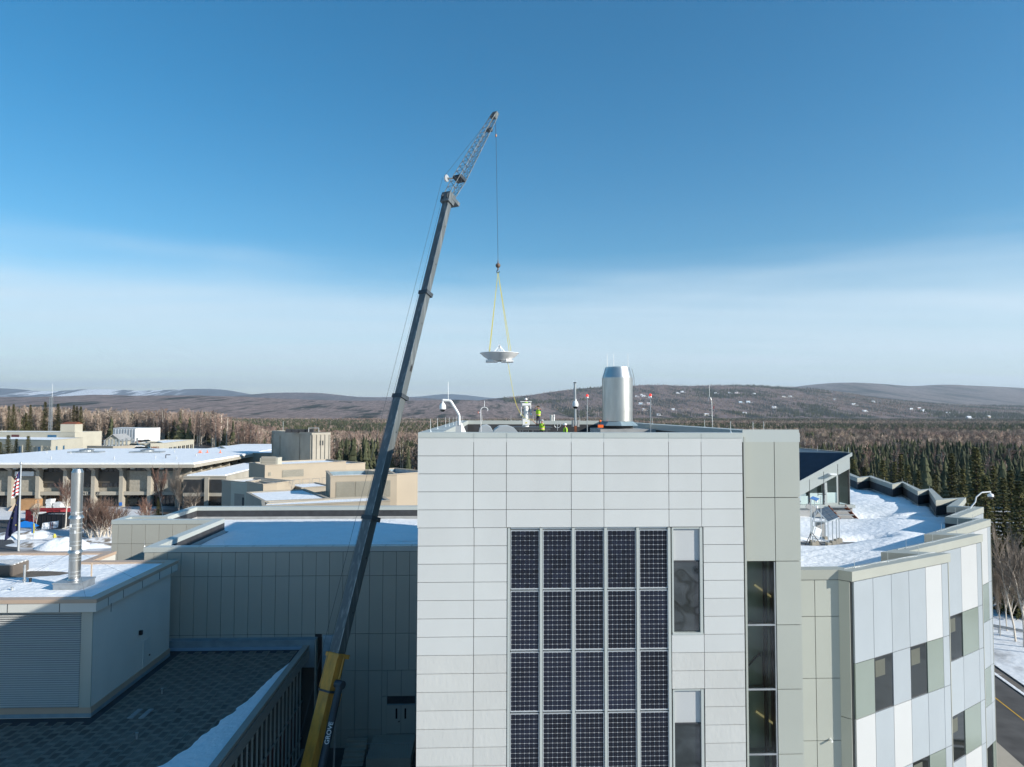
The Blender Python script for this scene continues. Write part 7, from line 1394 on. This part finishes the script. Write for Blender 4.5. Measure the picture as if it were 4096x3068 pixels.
for i, (px_, yt, Y) in enumerate(((352, 1990, 118), (385, 1975, 116), (420, 1985, 117), (440, 2015, 115), (365, 2020, 114), (400, 2020, 114), (480, 2010, 120), (335, 2020, 117))):
    q = at(px_, yt, Y=Y); t = tree('bare_shrub', KH[i % 2], (q.x, Y, GZ0-.2), q.z-GZ0, ('bare brown shrub right of the flue stack', 'tallest bare brown shrub in the library thicket', 'bare shrub at the right of the thicket', 'small bare shrub before the grey wing corner', 'front bare shrub nearest the flue stack', 'front bare shrub in the middle of the thicket', 'bare shrub by the library steps', 'bare shrub half hidden by the flue stack')[i], 'bare shrubs before the library', wide=.9); t['category'] = 'shrub'
for i, (px_, yt, Y, w_, lb_) in enumerate(((4050, 2095, 82, .75, 'tall bare birch on the road bank'), (3992, 2230, 84, .6, 'slim leaning birch beside the saw-tooth wing'), (4082, 2080, 80, .8, 'bare birch at the right picture edge'), (4018, 2180, 86, .7, 'thin birch behind the guard rail'), (4110, 2150, 78, .8, 'birch cut off by the right picture edge'))): bi(KBS[i % 2], px_, yt, Y, -.3, lb_, 'birches along the road', w_)
# ------------------------------------------------------------------ houses on the far hillside
hs_ = [(2545, 1590, 1), (2562, 1584, 1), (2580, 1588, 0), (2600, 1590, 0), (2560, 1618, 2), (2590, 1619, 3), (2578, 1638, 4), (2690, 1640, 0), (2706, 1576, 1), (2735, 1571, 0), (2862, 1574, 1), (2922, 1573, 1), (2950, 1571, 3), (3010, 1578, 1), (2990, 1608, 2), (2968, 1612, 2), (2980, 1656, 0), (3095, 1632, 1), (3140, 1590, 4), (3160, 1588, 1), (3345, 1600, 1), (3420, 1622, 1), (3464, 1650, 0), (3497, 1608, 1), (3680, 1638, 3), (3700, 1645, 1), (3790, 1655, 4), (3880, 1672, 1), (3650, 1640, 1), (3950, 1668, 4), (2640, 1665, 1), (2830, 1664, 4)]
hc = [mat('house_%d' % i, c, .8) for i, c in enumerate(((.45, .47, .5), (.7, .7, .72), (.30, .45, .55), (.40, .16, .13), (.5, .36, .22)))]
from bisect import bisect
PX = []
for r_ in range(A_mid.shape[0]-6):
    d = A_mid[r_]-np.array([0, 0, CZ]); f_ = d@np.array(CF); PX.append((CX+FPX*(d@np.array(CR))/f_, CY-FPX*(d@np.array(CU))/f_))
hk_ = 0
ONES = 'first second third fourth fifth sixth seventh eighth ninth tenth eleventh twelfth thirteenth fourteenth fifteenth sixteenth seventeenth eighteenth nineteenth twentieth'.split(); ORD = ONES+['twenty-'+q for q in ONES[:9]]+['thirtieth']+['thirty-'+q for q in ONES[:9]]
hk_ = -1
for px_, py_, c in sorted(hs_):
    hk_ += 1
    best = None
    for r_ in range(2, len(PX)):
        i = int(np.argmin(np.abs(PX[r_][0]-px_))); e = abs(PX[r_][1][i]-py_)
        if best is None or e < best[0]: best = (e, r_, i)
    q = Vector(A_mid[best[1], best[2]]); w = random.uniform(7, 12); dd = 7; h = random.uniform(5, 7.5); z0 = q.z-1
    t = thing('hillside_house', '%s house, %s from the left among the far hillside houses' % (('grey', 'white', 'blue', 'red', 'tan')[c], ORD[hk_]), 'house', q, 'houses on the far hillside'); MB().add([(q.x-w, q.y, z0), (q.x+w, q.y, z0), (q.x+w, q.y+dd*2, z0), (q.x-w, q.y+dd*2, z0), (q.x-w, q.y, z0+h), (q.x+w, q.y, z0+h), (q.x+w, q.y+dd*2, z0+h), (q.x-w, q.y+dd*2, z0+h), (q.x-w, q.y+dd, z0+h+4), (q.x+w, q.y+dd, z0+h+4)], [(0, 1, 5, 4), (1, 2, 6, 9, 5), (2, 3, 7, 6), (3, 0, 4, 8, 7)]).build('wall', hc[c], t)
    MB().add([(q.x-w-1, q.y-1, z0+h-.3), (q.x+w+1, q.y-1, z0+h-.3), (q.x+w+1, q.y+dd, z0+h+4.3), (q.x-w-1, q.y+dd, z0+h+4.3), (q.x+w+1, q.y+2*dd+1, z0+h-.3), (q.x-w-1, q.y+2*dd+1, z0+h-.3)], [(0, 1, 2, 3), (3, 2, 4, 5)]).build('roof', M_SNOW, t)
    MB().box(q.x-w*1.8, q.x+w*1.8, q.y-16, q.y-1, z0-6, z0+1.3).build('snowy_yard', M_SNOW, t)
# ------------------------------------------------------------------ haze: even air round the whole place
hz_ = MB().box(-30000, 30000, -3000, 26500, -60, 1100).build('haze', []); hz_['kind'] = 'stuff'; hm = bpy.data.materials.new('haze'); hm.use_nodes = True; n_ = hm.node_tree.nodes; n_.clear(); oo = n_.new('ShaderNodeOutputMaterial'); pv2 = n_.new('ShaderNodeVolumePrincipled'); pv2.inputs['Color'].default_value = (.72, .85, 1, 1); pv2.inputs['Density'].default_value = 4.4e-5; pv2.inputs['Anisotropy'].default_value = .2; hm.node_tree.links.new(pv2.outputs[0], oo.inputs['Volume']); hz_.data.materials.append(hm)
tag(hz_, 'thin blue haze over the valley and hills', 'haze', kind='stuff')
